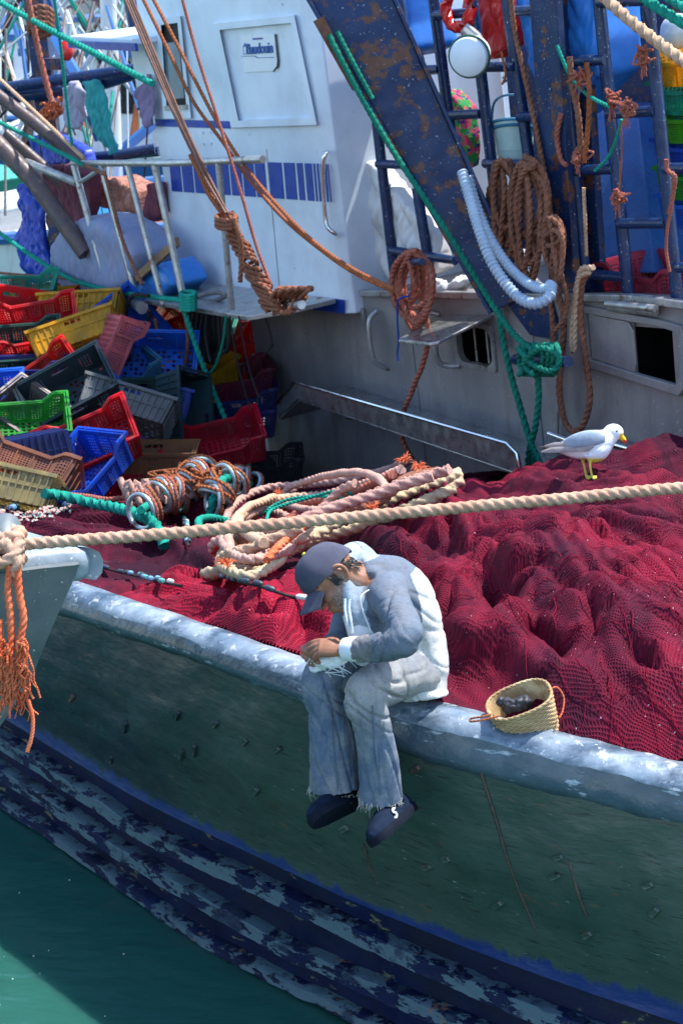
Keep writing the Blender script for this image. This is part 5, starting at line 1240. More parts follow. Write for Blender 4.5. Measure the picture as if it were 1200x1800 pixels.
def tail(x0, y0, xs, y1, n, spread, name):
    m = MB(); P = [C(x0, y0, 5.1)] + [C(x, y, 5.1) for x, y in xs]
    m.rope(P, .0125, 3, pitch=.07, step=.007, wob=.012); e = np.array(P[-1])
    for k in range(n):
        q = [e + np.array([random.uniform(-.012, .012), random.uniform(-.01, .01), random.uniform(0, .08)])]; L = (y1 - xs[-1][1]) / 3000 * 5.1 * random.uniform(.35, 1.02); st = 7; dx = random.gauss(0, spread)
        for i in range(1, st + 1): q.append(q[0] + np.array([dx * (i / st) ** 1.3 + .006 * random.gauss(0, 1), random.gauss(0, .006), -L * i / st]))
        if random.random() < .6: m.rope(q, random.uniform(.0028, .0055), 2, pitch=.03, step=.008)
        else: m.tube(q, .0014, 5, step=.012)
    build(m, name, 'rope_orange', mr, smooth=60)
tail(20, 995, [(16, 1040), (20, 1090), (22, 1140), (20, 1175)], 1285, 22, .012, 'frayed_end'); tail(32, 995, [(36, 1050), (42, 1090), (38, 1130), (40, 1165)], 1280, 34, .022, 'frayed_end'); tail(0, 1090, [(2, 1130), (6, 1165)], 1285, 18, .014, 'frayed_end')
m = MB(); P = [C(50, 1230, 5.08), C(58, 1262, 5.08), C(56, 1295, 5.08), C(48, 1322, 5.08)]; m.rope(P, .0065, 3, pitch=.03); build(m, 'frayed_end', 'rope_orange', mr, smooth=60)

# ------------------------------------------------------------------ heap of old hawser on the nets
def net_path(pts, base=.03, dz=0.0):                     # rope path over the heap with its distance evened out
    d = np.array([px_of(on_net(x, y, base + l))[2] for x, y, l in pts])
    for _ in range(3): e = np.r_[d[0], d, d[-1]]; d = .25 * e[:-2] + .5 * e[1:-1] + .25 * e[2:]
    return [C(x, y, q - .03) for (x, y, l), q in zip(pts, d)]
TAN = [
 ('rope_straw', .034, [(806, 832, .06), (745, 856, .10), (660, 888, .13), (570, 930, .12), (490, 978, .05), (440, 1002, .03), (390, 1004, .02), (362, 1008, .0)]),
 ('rope_pink', .031, [(790, 826, .12), (720, 846, .17), (640, 874, .20), (540, 908, .18), (470, 940, .12), (405, 970, .07), (378, 968, .06), (382, 952, .07), (430, 945, .12), (500, 925, .20), (580, 895, .25), (680, 862, .25), (760, 836, .2)]),
 ('rope_tan', .030, [(812, 846, .03), (730, 874, .06), (640, 905, .08), (560, 935, .09), (490, 960, .07), (430, 990, .05), (396, 992, .05), (398, 975, .08), (450, 962, .12), (530, 925, .18)]),
 ('rope_pink', .029, [(718, 812, .04), (680, 826, .08), (610, 843, .10), (540, 852, .10), (470, 858, .08), (420, 880, .05), (398, 912, .03), (408, 930, .03), (440, 905, .07), (500, 880, .12), (580, 868, .14), (660, 845, .12), (705, 825, .12)]),
 ('rope_red', .027, [(690, 835, .12), (640, 858, .14), (560, 880, .15), (500, 890, .14), (450, 905, .10), (428, 925, .07), (436, 945, .06), (470, 935, .11), (520, 905, .17)]),
 ('rope_pink', .028, [(625, 850, .14), (600, 862, .16), (560, 900, .15), (520, 935, .12), (470, 965, .07), (420, 1000, .05), (398, 1002, .04)]),
 ('rope_straw', .033, [(800, 858, .02), (740, 884, .04), (690, 905, .05), (620, 930, .05), (540, 955, .04), (480, 985, .03)]),
 ('rope_brown', .030, [(768, 830, .08), (715, 842, .13), (680, 872, .15), (650, 890, .15), (600, 896, .18)]),
 ('rope_orange', .02, [(560, 900, .22), (545, 915, .22), (520, 935, .2), (490, 960, .14), (470, 985, .1)]),
]
def loop_pts(cx, cy, rx, ry, l, a0, turns, seed):
    q = random.Random(seed); return [(cx + rx * (1 + .12 * q.uniform(-1, 1)) * math.cos(a), cy + ry * (1 + .15 * q.uniform(-1, 1)) * math.sin(a) - (cx + rx * math.cos(a) - 560) * .12, l + .05 * q.random()) for a in np.linspace(a0, a0 + turns * 6.28, int(turns * 10))]
TAN += [('rope_pink', .025, loop_pts(462, 930, 66, 40, .10, 0, 1.6, 1)), ('rope_tan', .026, loop_pts(500, 905, 78, 38, .14, 2, 1.4, 2)), ('rope_pink', .024, loop_pts(590, 868, 90, 30, .14, 1, 1.5, 3)), ('rope_straw', .026, loop_pts(440, 962, 52, 34, .06, 3, 1.2, 4))]
for k, (mt, r, pts) in enumerate(TAN):
    lab = ['thick straw coloured hawser along the front of the rope heap', 'pinkish hawser doubling back over the top of the rope heap', 'tan hawser bending round the left end of the rope heap', 'pink hawser looping at the back of the rope heap near the deckhouse', 'reddish rope looped in the middle of the heap', 'pale pink rope crossing the heap towards the rail', 'straw hawser lying lowest beside the wine red net', 'dark brown hawser crossing the right of the rope heap', 'short orange line on the rope heap', 'pink rope turned in loops at the left of the heap', 'tan rope turned in loops in the middle of the heap', 'pink rope loops at the back right of the heap', 'straw rope loop at the lower left end of the heap'][k]
    P = net_path(pts); m = MB(); m.rope(P, r * .92, 3, wob=.006); fuzz(m, P, 120, .022, .001); tag(build(m, 'hawser', mt, None, smooth=60), lab, 'rope', 'old hawsers in a heap')
for x, y, l in ((655, 893, .24), (712, 808, .1), (490, 868, .16), (398, 990, .1), (735, 822, .2)):
    m = MB(); c0 = on_net(x, y, .05 + l)
    for k in range(60):
        d = Vector((random.gauss(0, 1), random.gauss(0, 1), random.gauss(0, .5))) * .024; m.tube([c0 + d * .2, c0 + d * .7 + Vector((0, 0, .008)), c0 + d], [.003, .002, .0008], 4)
    tag(build(m, 'whipping_tuft', 'rope_orange', None), {655: 'orange fibre tuft on the pink hawser in the heap middle', 712: 'orange tuft at the top right of the rope heap', 490: 'orange tuft at the upper left of the rope heap', 398: 'orange tuft at the bottom left loop of the heap', 735: 'orange tuft beside the straw hawser end'}[x], 'rope tuft')
rp('thin teal line tangled through the rope heap', net_path([(455, 905, .16), (500, 880, .2), (560, 872, .22), (620, 878, .22), (600, 862, .24), (540, 876, .22), (480, 895, .2), (468, 915, .14)]), .010, 'rope_teal')
# pale pink line flaked beside the crates
m = MB()
pts = []
for k in range(8):
    x = 212 + k * 14; pts += [(x, 842 + (k % 3) * 3, .10), (x + 8, 862, .12), (x + 22 + k, 893 - k * 3, .06), (x + 12, 868, .10)]
P = net_path(pts); m.rope(P, .022, 3, wob=.01); tag(build(m, 'flaked_line', 'rope_pink', None, smooth=60), 'pale pink line flaked in tight bights before the brown crate', 'rope')
rp('thick teal rope running from the cream crate over the dark net', net_path([(78, 868, .10), (110, 872, .08), (160, 884, .06), (205, 893, .05), (245, 905, .05), (275, 925, .04), (290, 960, .03)]), .034, 'rope_teal')
rp('teal rope coming out of the left row of rings', net_path([(258, 905, .06), (270, 920, .06), (282, 940, .04), (288, 958, .03)]), .030, 'rope_teal')
rp('teal loop lying between the rings and the rope heap', net_path([(352, 930, .04), (350, 915, .05), (370, 910, .06), (398, 915, .05)]), .022, 'rope_teal')
rp('red brown line along the foot of the crates', net_path([(100, 868, .05), (150, 872, .05), (190, 878, .06), (230, 872, .06)]), .017, 'rope_red')
# purse rings threaded on ropes
RG = [(248, 893, 0), (256, 885, 1), (266, 880, 2), (276, 868, 3), (284, 862, 3), (298, 866, 4), (306, 862, 4), (318, 866, 5), (326, 856, 5), (330, 845, 6), (338, 838, 6), (345, 832, 7), (352, 826, 7), (362, 822, 8), (370, 818, 8), (380, 818, 9), (390, 814, 9), (398, 806, 9)]
RG2 = [(374, 874, 0), (378, 866, 1), (384, 858, 1), (390, 846, 2), (394, 838, 3), (410, 842, 4), (418, 838, 5), (428, 842, 6), (438, 846, 7)]
def rings_row(RGs, which):
    for k, (x, y, q) in enumerate(RGs):
        c0 = on_net(x, y + 6, .10); nx, ny = (RGs[min(k + 1, len(RGs) - 1)][0] - RGs[max(k - 1, 0)][0], RGs[max(k - 1, 0)][1] - RGs[min(k + 1, len(RGs) - 1)][1])
        ax = cv(nx * .02 + random.gauss(0, .18), ny * .02 + random.gauss(0, .15), random.gauss(.35, .15)).normalized(); e1 = ax.cross(Vector((0, 0, 1))).normalized(); e2 = ax.cross(e1)
        root = thing('purse_ring', f'rope-bound steel ring, {["first","second","third","fourth","fifth","sixth","seventh","eighth","ninth","tenth","eleventh","twelfth","thirteenth","fourteenth","fifteenth","sixteenth","seventeenth","eighteenth"][k]} from the rail end of the {which} row', 'ring', c0, 'purse seine rings')
        Rr = random.uniform(.086, .098); m = MB(); m.tube([c0 + e1 * Rr * math.cos(a) + e2 * Rr * math.sin(a) for a in np.arange(26) * 2 * math.pi / 26], .013, 8, closed=True); build(m, 'steel_ring', 'ring_steel', root)
        m = MB(); m.rope([c0 + e1 * (Rr + .012) * math.cos(a) + e2 * (Rr + .012) * math.sin(a) + ax * .012 for a in np.arange(20) * 2 * math.pi / 20], .012, 3, closed=True); build(m, 'rope_binding', random.choice(['rope_rust', 'rope_red', 'rope_rust']), root, smooth=50)
rings_row(RG, 'longer left'); rings_row(RG2, 'shorter right')
rp('teal rope threaded through the longer row of rings', [on_net(x, y + 4, .10) for x, y, _ in RG[::2]], .024, 'rope_teal')
rp('teal rope threaded through the shorter row of rings', [on_net(368, 902, .04), on_net(372, 890, .07)] + [on_net(x, y + 4, .10) for x, y, _ in RG2[::2]], .026, 'rope_teal')
for q, (x, y) in enumerate(((300, 845), (315, 835), (360, 852), (372, 842), (430, 812), (415, 808))):
    m = MB(); c0 = on_net(x, y, .12)
    for k in range(14):
        P = [c0 + Vector((random.gauss(0, .05), random.gauss(0, .05), random.gauss(0, .03))) for _ in range(5)]; m.rope(P, .008, 3)
    tag(build(m, 'twine_tangle', 'rope_rust', None, smooth=50), f'rust coloured twine tangle {["left of the long ring row", "against the long ring row", "between the two ring rows", "against the short ring row", "under the hanging teal rope", "behind the last rings"][q]}', 'twine')
# float lines: small floats strung on cord
mk('float_blue', (.16, .36, .55), (.10, .22, .4), 20, .5, bump=.2); mk('float_white', (.62, .66, .68), (.45, .5, .52), 20, .5, bump=.2); mk('float_aqua', (.10, .42, .40), None, 20, .5, bump=.2); mk('float_orange', (.6, .16, .06), None, 20, .5, bump=.2); mk('float_dark', (.03, .05, .07), None, 20, .5, bump=.2)
def float_line(label, pts, gap, r=.0125):
    P, L = spline([list(on_net(x, y, .03)) for x, y in pts], step=gap); root = thing('float_line', label, 'float line', P[0])
    m = MB(); m.tube(P, .007, 6); build(m, 'cord', 'rope_dark', root)
    for i in range(1, len(P) - 1):
        if random.random() < .15: continue
        t = P[i + 1] - P[i - 1]; t /= np.linalg.norm(t); p = P[i] + np.array([random.gauss(0, .006), random.gauss(0, .006), .008]); h = gap * .36
        m = MB(); m.tube([p - t * h, p - t * h * .6, p + t * h * .6, p + t * h], [r * .55, r, r, r * .55], 9); build(m, 'float', random.choice(['float_blue', 'float_white', 'float_dark', 'float_dark', 'float_aqua']), root)
float_line('float line draped over the crimson net towards the cap peak', [(352, 1000), (385, 1012), (420, 1022), (455, 1030), (490, 1042), (525, 1052), (560, 1052)], .065)
float_line('float line winding down the dark net below the rings', [(302, 880), (312, 895), (322, 912), (330, 930), (328, 948), (332, 960)], .07)
float_line('float line along the foot of the blue crate', [(110, 868), (140, 862), (175, 858), (210, 858), (228, 850)], .075, .026)
float_line('float line on the dark net at the far left', [(20, 895), (50, 888), (80, 880), (110, 884), (128, 896)], .055, .022)
float_line('float line in the shade of the deckhouse foot', [(395, 860), (420, 852), (450, 846), (480, 838)], .07, .024)
float_line('float line half buried in the net beside the skiff bow', [(150, 985), (190, 1000), (230, 1010), (280, 1022), (320, 1030)], .08)
m = MB()                                                 # shreds of cork, twine and shell
for k in range(300):
    x = random.gauss(50, 38); y = random.gauss(893, 10)
    if x > 125: continue
    p = on_net(x, y, .012); s = random.uniform(.006, .016); a = Vector((random.gauss(0, 1), random.gauss(0, 1), random.gauss(0, .4))).normalized() * s; b = a.orthogonal().normalized() * s * .5; m.box(p, a, b, a.cross(b).normalized() * s * .35)
o = build(m, 'deck_debris', mk('debris', (.55, .52, .5), (.5, .12, .05), 55, .8, bump=.2, patch=(.05, .35, .32), plo=.55, phi=.57, pscale=60), None, smooth=0); tag(o, 'scattered shreds of cork and twine on the dark net', 'debris', kind='stuff')
m = MB(); c0 = on_net(50, 878, .04)
for k in range(26):
    m.rope([c0 + Vector((random.gauss(0, .09), random.gauss(0, .06), random.gauss(.02, .025))) for _ in range(4)], .010, 3)
tag(build(m, 'twine_tangle', 'rope_orange', None, smooth=50), 'bright orange twine tangle in front of the cream crate', 'twine')

# ------------------------------------------------------------------ basket on the rail
bk = thing('straw_basket', 'woven straw basket with black gloves inside, standing on the rail', 'basket', C(945, 1282, 5.80))
top = np.array(C(912, 1231, 5.86)); bot = np.array(C(938, 1288, 5.93)) + np.array([0, 0, -.02]); ux = np.array(cv(1, .10, .1)); uz = (top - bot); H = np.linalg.norm(uz); uz /= H; ux = ux - uz * ux.dot(uz); ux /= np.linalg.norm(ux); uy = np.cross(uz, ux)
def bring(f, g=1.0, n=40): # superellipse section
    A = .092 + .022 * f; Bw = .070 + .022 * f; c0 = bot + (top - bot) * f
    return [c0 + ux * A * g * np.sign(math.cos(a)) * abs(math.cos(a)) ** .75 + uy * Bw * g * np.sign(math.sin(a)) * abs(math.sin(a)) ** .75 for a in np.arange(n) * 2 * math.pi / n]
m = MB(); m.loft(np.array([bring(0, .05), bring(0, .98)] + [bring(f, .985) for f in np.linspace(0, 1, 8)] + [bring(f, .93) for f in np.linspace(1, .05, 6)] + [bring(.05, .05)])); build(m, 'basket_wall', 'basket_straw', bk, smooth=50)
for k in range(20):
    f = k / 19; m = MB(); P = bring(f, 1.0)
    P = [p + (p - (bot + (top - bot) * f)) * .018 * (-1) ** (i + k) for i, p in enumerate(P)]; m.tube(P, .0036, 6, closed=True); build(m, 'straw_coil', 'basket_straw', bk)
m = MB(); m.rope(bring(1.02, .99), .0060, 2, closed=True, pitch=.04); build(m, 'basket_rim', 'basket_straw', bk, smooth=50)
m = MB(); m.rope([C(862, 1256, 5.74), C(845, 1260, 5.72), C(828, 1263, 5.74), C(826, 1268, 5.73), C(845, 1266, 5.71), C(880, 1258, 5.72)], .004, 2); build(m, 'basket_handle', 'rope_rust', bk, smooth=50)
m = MB(); m.rope([C(962, 1214, 5.84), C(978, 1208, 5.86), C(990, 1226, 5.86), C(988, 1250, 5.84), C(982, 1262, 5.82)], .0035, 2); build(m, 'basket_handle', 'rope_orange', bk, smooth=50)
m = MB()
for dx, dy, r in ((-30, -4, .026), (-12, 0, .03), (8, -6, .028), (-20, 6, .022)): sphere(m, C(912 + dx * .8, 1240 + dy, 5.87), (RX * r * 1.3, UPV * r * .8, FW * r))
V, N, Fc = remesh(m, .004, 3); V = V + N * (.010 * fbm(V[:, 0] * 45, V[:, 1] * 45 + V[:, 2] * 20, 3))[:, None]; tag(build(raw(V, Fc), 'gloves', 'black_cloth', None, smooth=180), 'crumpled black gloves inside the straw basket', 'gloves')

# ------------------------------------------------------------------ gull
GD = px_of(on_net(1037, 840, .004))[2]
def G(x, y, dd=0): return C(x, y, GD + dd)
g = MB()
limb(g, [G(978, 790), G(1000, 786), G(1030, 783), G(1055, 777), G(1072, 766), G(1079, 758)], [.012, .050, .070, .064, .042, .034], 18, .01, [.85, .85, .85, .85, .9, .9], FW)
sphere(g, G(1077, 760), (RX * .050, UPV * .042, FW * .038)); limb(g, [G(1070, 772), G(1050, 790), G(1030, 796)], [.036, .058, .055], 16, .01)
limb(g, [G(1084, 764), G(1092, 769), G(1097, 775), G(1098, 780)], [.020, .014, .011, .004], 10, .004)
for (x0, x1, dd) in ((1022, 1030, .03), (1034, 1040, -.03)):
    limb(g, [G(x0, 800, dd), G(x0 + 2, 810, dd), G(x1 - 3, 824, dd), G(x1, 838, dd)], [.028, .009, .0062, .0062], 10, .006)
    for tx, ty in ((18, 1), (14, 6), (4, 6)): limb(g, [G(x1, 838, dd), G(x1 + tx * .6, 838 + ty * .5, dd - .01), G(x1 + tx, 838 + ty, dd - .02)], [.008, .006, .004], 8, .004)
    sphere(g, G(x1 + 10, 841, dd - .012), (RX * .026, UPV * .006, FW * .016))
V, N, Fc = remesh(g, .0038, 2); x, y, d = pxv(V)
col = np.tile([.74, .78, .82], (len(V), 1)); leg = (y > 806) & (x > 1012) & (x < 1062); col[leg] = [.66, .56, .10]; bill = x > 1088 - np.clip((y - 768) * .3, -3, 3); bill &= y > 762; col[bill] = [.80, .52, .02]; col[bill & (x > 1094) & (y > 773)] = [.70, .05, .02]
t = NT('gull_plumage'); at = t.nd('ShaderNodeAttribute'); at.attribute_name = 'tint'; t.fin(at.outputs['Color'], .7, 0.0, t.bump(t.noise(90, 4), .3, .003), .2)
gull = build(raw(V, Fc), 'seagull', 'gull_plumage', None, smooth=180, attr=np.c_[col, np.ones(len(V))]); tag(gull, 'grey and white seagull standing on top of the wine red net', 'bird')
mk('feather_grey', (.28, .35, .42), (.22, .28, .35), 30, .7, bump=.3); mk('feather_brown', (.24, .20, .19), (.34, .30, .29), 25, .75, bump=.3); mk('feather_dark', (.04, .035, .04), (.09, .075, .075), 25, .7, bump=.2)
for sgn in (-1, 1):
    off = -.062 if sgn < 0 else .062
    m = MB(); limb(m, [G(1062, 772, off * .75), G(1040, 770, off), G(1010, 775, off * .95), G(985, 782, off * .6)], [.020, .040, .034, .012], 14, .008, [.38, .38, .36, .4], FW); wing = build(m, 'wing', 'feather_grey', gull, smooth=60)
    for k in range(16):                                    # rows of coverts and flight feathers
        row = k // 8; i = k % 8; x0 = 1048 - i * 8 - row * 6; y0 = 776 + row * 8 + i * .6; L = 20 + i * 2.2
        a, b2 = np.array(G(x0, y0, off * (1.12 - .05 * i))), np.array(G(x0 - L, y0 + 7 + row * 2 - i * .4, off * (1.04 - .07 * i)))
        m = MB(); limb(m, [a, (a + b2) / 2, b2], [.008, .013, .004], 8, .006, [.25, .25, .25], FW); build(m, 'feather', 'feather_brown', wing, smooth=60)
    for k in range(4):
        m = MB(); limb(m, [G(992, 784 + k * 2, off * .5), G(970, 787 + k * 1.8, off * .35), G(948 + k * 5, 786 + k * 2.6, off * .2)], [.012, .011, .003], 8, .008, [.3] * 3, FW); build(m, 'flight_feather', 'feather_dark', wing, smooth=60)
m = MB(); m.loft(np.array([[list(G(x, y, dd)) for x, y, dd in ((986, 786, -.03), (986, 790, -.03), (986, 790, .03), (986, 786, .03))], [list(G(x, y, dd)) for x, y, dd in ((962, 792, -.04), (962, 795, -.04), (962, 795, .04), (962, 792, .04))]])); build(m, 'tail', 'gull_plumage', gull, smooth=0)
for s in (-.034, .034):
    m = MB(); sphere(m, G(1083, 758, s), (RX * .006, UPV * .006, FW * .006), 10, 8); build(m, 'eye', 'black_inside', gull)
# ------------------------------------------------------------------ ropes, hoses and bags hung about the deckhouse
def wpts(pts, c): return [WP(x, y, c if len(q) == 0 else q[0]) for x, y, *q in pts]
def hung_coil(label, x0, x1, y0, y1, turns, r, mat, c, tailp=None, seed=1, peg=None):
    """rope hung in long bights from a peg; one continuous line"""
    rnd = random.Random(seed); P = []
    for k in range(turns):
        w = rnd.uniform(.35, 1.0); sh = rnd.uniform(-.5, .5) * (1 - w); l = x0 + (x1 - x0) * (.5 - .5 * w + sh); rr = x0 + (x1 - x0) * (.5 + .5 * w + sh); yb = y1 - rnd.uniform(0, .42) * (y1 - y0); cc = c + .035 * (k % 3) + rnd.uniform(0, .02); xt = (x0 + x1) / 2 + rnd.uniform(-.22, .22) * (x1 - x0)
        P += [WP(xt - 3, y0 + rnd.uniform(0, 5), cc), WP(l, y0 + (yb - y0) * .3, cc), WP(l + rnd.uniform(0, 6), y0 + (yb - y0) * .75, cc + .02), WP((l + rr) / 2, yb, cc + .02), WP(rr - rnd.uniform(0, 6), y0 + (yb - y0) * .75, cc + .02), WP(rr, y0 + (yb - y0) * .3, cc)]
    if tailp: P += wpts(tailp, c + .06)
    root = thing('rope_coil', label, 'rope', WP((x0 + x1) / 2, y1, c), 'coils hung on the deckhouse')
    m = MB(); m.rope(P, r, 3, wob=.006); build(m, 'coiled_line', mat, root, smooth=50)
    if peg:
        m = MB(); m.rope([WP(x, y, c + .05 + .05 * math.sin(k)) for k, (x, y) in enumerate(peg)], r, 3); build(m, 'lashing', mat, root, smooth=50)
    return root
hung_coil('red brown rope coil hung on a peg beside the wheelhouse corner', 690, 760, 440, 604, 8, .020, 'rope_red', .20, [(748, 540), (752, 590), (742, 640), (722, 690), (706, 735), (706, 770), (718, 798), (724, 806)], 3, [(715, 445), (722, 470), (728, 500), (735, 520)])
m = MB(); m.tube([WP(703, 458, .05), WP(705, 459, .16), WP(742, 460, .36)], .022, 10); build(m, 'rope_peg', 'navy_pipe', boat)
rp('blue twine hanging from the red brown coil', wpts([(718, 520), (700, 528), (698, 560), (700, 600), (698, 620), (700, 634)], .32), .007, 'twine_blue', cat='twine', name='twine')
hung_coil('big dark brown rope hank tied at its neck on the ladder', 898, 962, 285, 495, 9, .020, 'rope_brown', .05, None, 5, [(922, 275), (940, 285), (932, 296), (920, 288), (942, 294)])
hung_coil('smaller brown rope loops left of the big hank', 858, 912, 280, 470, 6, .020, 'rope_brown', -.02, None, 8)
hung_coil('brown rope knotted low at the right of the big hank', 950, 992, 380, 500, 5, .017, 'rope_brown', .10, [(985, 480), (996, 520), (990, 560), (975, 580)], 12, [(955, 415), (975, 405), (985, 420), (965, 432), (958, 418)])
rp('light brown rope looping down the deckhouse beside the hatch', wpts([(1042, 470), (1020, 475), (1012, 520), (1010, 580), (1008, 618), (1004, 600), (1008, 540), (1016, 490), (1035, 478)], .12), .018, 'rope_tan')
rp('long brown rope loop hanging behind the gull', wpts([(1040, 470), (1022, 500), (1020, 560), (1030, 640), (1036, 700), (1025, 745), (1008, 758), (992, 740), (982, 690), (985, 640), (990, 560), (975, 500), (968, 470)], .10), .021, 'rope_brown')
rp('brown rope dropping from the derrick foot to the deck', wpts([(962, 505), (970, 560), (972, 600), (982, 650), (984, 700), (990, 735)], .12), .019, 'rope_brown')
rp('red rope end behind the green knot', wpts([(866, 530), (878, 560), (884, 590), (888, 612)], .05), .022, 'rope_red')
# green rope down the derrick leg, belayed on the bar
gr = thing('green_rope', 'green rope run down the derrick leg and knotted on the bar', 'rope', WP(930, 835, .3))
GRP = wpts([(578, 62, .70), (600, 105, .68), (640, 180, .62), (690, 265, .55), (740, 340, .50), (790, 415, .46), (830, 480, .40), (868, 540, .36), (905, 590, .38), (940, 618, .42)], .5)
m = MB(); m.rope(GRP, .020, 3); build(m, 'rope_line', 'rope_green', gr, smooth=50)
m = MB(); m.rope([q + RX * .05 + UPV * .02 for q in GRP[:3]], .016, 3); build(m, 'rope_line', 'rope_green', gr, smooth=50)
m = MB()
for k in range(6):
    cx = 918 + k * 9; m.rope([WP(cx + 9 * math.sin(a * 1.0) + 12 * (a / 6.28 - .5), 632 + 26 * math.cos(a), .36 + .07 * math.sin(a)) for a in np.linspace(k, k + 6.5, 12)], .018, 3)
m.rope(wpts([(910, 612, .46), (935, 640, .48), (970, 652, .48), (982, 628, .46), (950, 612, .48), (920, 640, .48), (940, 660, .46)], .4), .019, 3); build(m, 'belay_knot', 'rope_green', gr, smooth=50)
for pts in ([(876, 545), (882, 590), (895, 650), (912, 710), (928, 765), (938, 800), (930, 838)], [(944, 655), (946, 700), (940, 750), (930, 790), (926, 838)], [(938, 790), (948, 815), (952, 838)]):
    m = MB(); m.rope(wpts(pts, .30), .022, 3); build(m, 'rope_fall', 'rope_green', gr, smooth=50)
# corrugated hose
m = MB(); P, L = spline([list(p) for p in wpts([(812, 302, .42), (826, 350, .46), (842, 405, .50), (866, 465, .50), (905, 518, .46), (940, 534, .42), (965, 520, .36), (968, 500, .30)], .4)], step=.008)
m.tube(P, [.031 + .0045 * math.sin(i * .008 / .026 * 6.28) for i in range(len(P))], 14); hs_ = build(m, 'corrugated_hose', 'hose_grey', None, smooth=50); tag(hs_, 'pale grey corrugated hose in a long loop below the derrick leg', 'hose')
m = MB(); P, L = spline([list(p) for p in wpts([(822, 310, .36), (838, 365, .36), (862, 420, .36), (895, 470, .36), (930, 500, .36), (958, 508, .34), (968, 498, .28)], .4)], step=.008)
m.tube(P, [.028 + .004 * math.sin(i * .008 / .026 * 6.28) for i in range(len(P))], 14); hs_ = build(m, 'corrugated_hose', 'hose_grey', None, smooth=50); tag(hs_, 'inner pale grey corrugated hose lying above the longer loop', 'hose')
# cloth and tarpaulin shapes
def cloth(name, label, cat, mat, outline, c, depth, seed, amp=.05, parent=None, vox=.012, it=10):
    """crumpled cloth with real thickness filling an outline on the boat's side planes"""
    m = MB(); pts = [WP(x, y, c) for x, y in outline]; m.slab(pts, BW * depth); V, N, Fc = remesh(m, vox, it, .6)
    a = (V - np.array(BO)) @ np.array(BU); b_ = (V - np.array(BO)) @ np.array(BV)
    w_ = (np.abs(noise2(a * 5 + seed + b_ * 1.5, b_ * 1.6 + a)) ** .65 - .25) * amp + (np.abs(noise2(a * 12 - b_ * 5, b_ * 5 + seed)) ** .65 - .25) * amp * .4 + fbm(a * 2 + seed, b_ * 2, 2) * amp * .6
    V = V + np.array(BW)[None] * w_[:, None] + N * (w_ * .3)[:, None]; o = build(raw(V, Fc), name, mat, parent, smooth=180)
    if parent is None: tag(o, label, cat)
    return o
mk('tarp_white', (.66, .67, .68), (.55, .57, .60), 5, .55, bump=.3, bscale=30, dirt=(.42, .40, .37)); mk('tarp_blue', (.035, .22, .68), (.025, .16, .56), 6, .45, bump=.3, bscale=30); mk('bag_red', (.66, .015, .012), (.48, .01, .01), 6, .35, bump=.4, bscale=18); mk('oilskin_blue', (.012, .045, .42), (.01, .03, .3), 5, .4, bump=.3)
mk('cloth_teal', (.03, .33, .34), (.02, .25, .28), 8, .85, bump=.3); mk('cloth_mauve', (.24, .18, .30), (.18, .13, .24), 8, .85, bump=.3); mk('cloth_lilac', (.38, .36, .48), (.30, .28, .40), 8, .85, bump=.3); mk('sack_weave', (.17, .22, .36), (.24, .25, .36), 6, .8, bump=.5, bscale=120); mk('net_maroon', (.12, .025, .05), (.18, .04, .06), 14, .9, bump=.9, bscale=90, bdist=.01); mk('bag_blue', (.03, .22, .62), (.02, .16, .52), 6, .35, bump=.35, bscale=22); mk('cloth_orange', (.68, .12, .02), None, 6, .6, bump=.3)
t = NT('floral'); c = t.mix(t.ramp(t.noise(17, 3, .5), .50, .53), (.02, .22, .05), (.50, .06, .12)); c = t.mix(t.ramp(t.noise(23, 3, .5), .56, .58), c, (.05, .02, .16)); c = t.mix(t.ramp(t.noise(31, 3, .5), .62, .64), c, (.25, .5, .08)); t.fin(c, .8, 0.0, t.bump(t.noise(14, 4), .5, .02), .2)
cloth('tarpaulin', 'white crumpled tarpaulin bundled behind the lower ladder', 'tarpaulin', 'tarp_white', [(660, 272), (690, 290), (735, 345), (790, 410), (802, 470), (700, 490), (665, 430), (650, 400), (632, 355), (638, 305)], -.30, .14, 2.2, .08)
cloth('barrel_bag', 'rounded bright blue bag lashed at the top between the ladders', 'bag', 'tarp_blue', [(710, -40), (795, -40), (800, 30), (812, 78), (780, 92), (740, 88), (715, 60)], -.60, .40, 4.1, .03, None, .018, 40)
cloth('red_bag', 'shiny red plastic bag hung at the top of the ladder', 'bag', 'bag_red', [(846, -30), (938, -30), (940, 40), (925, 75), (900, 100), (870, 92), (850, 60)], -.50, .16, 6.0, .06)
cloth('blue_tarpaulin', 'bright blue tarpaulin stretched over gear at the upper right', 'tarpaulin', 'tarp_blue', [(988, -30), (1125, -30), (1133, 60), (1130, 120), (1090, 160), (1062, 200), (1045, 180), (1010, 110), (995, 50)], -.55, .36, 7.7, .05, None, .016, 30)
m = MB(); m.slab(wpts([(1002, -20), (1022, -20), (1052, 60), (1072, 140), (1080, 170), (1062, 150), (1040, 80), (1018, 30)], -.26), BW * .01); tag(build(m, 'webbing_strap', mk('strap_purple', (.14, .08, .36), None, 9, .6, bump=.2), None, smooth=0), 'purple strap across the blue tarpaulin', 'strap')
cloth('floral_cloth', 'green cloth with pink flowers stuffed behind the ladder', 'cloth', 'floral', [(752, 175), (790, 158), (815, 155), (838, 185), (846, 240), (842, 292), (822, 298), (808, 262), (780, 235), (758, 215)], -.50, .12, 9.1, .06)
cloth('orange_cloth', 'small orange cloth at the top beside the derrick leg', 'cloth', 'cloth_orange', [(676, -30), (692, -30), (697, 20), (692, 45), (676, 48), (672, 20)], -.35, .06, 3.3, .03)
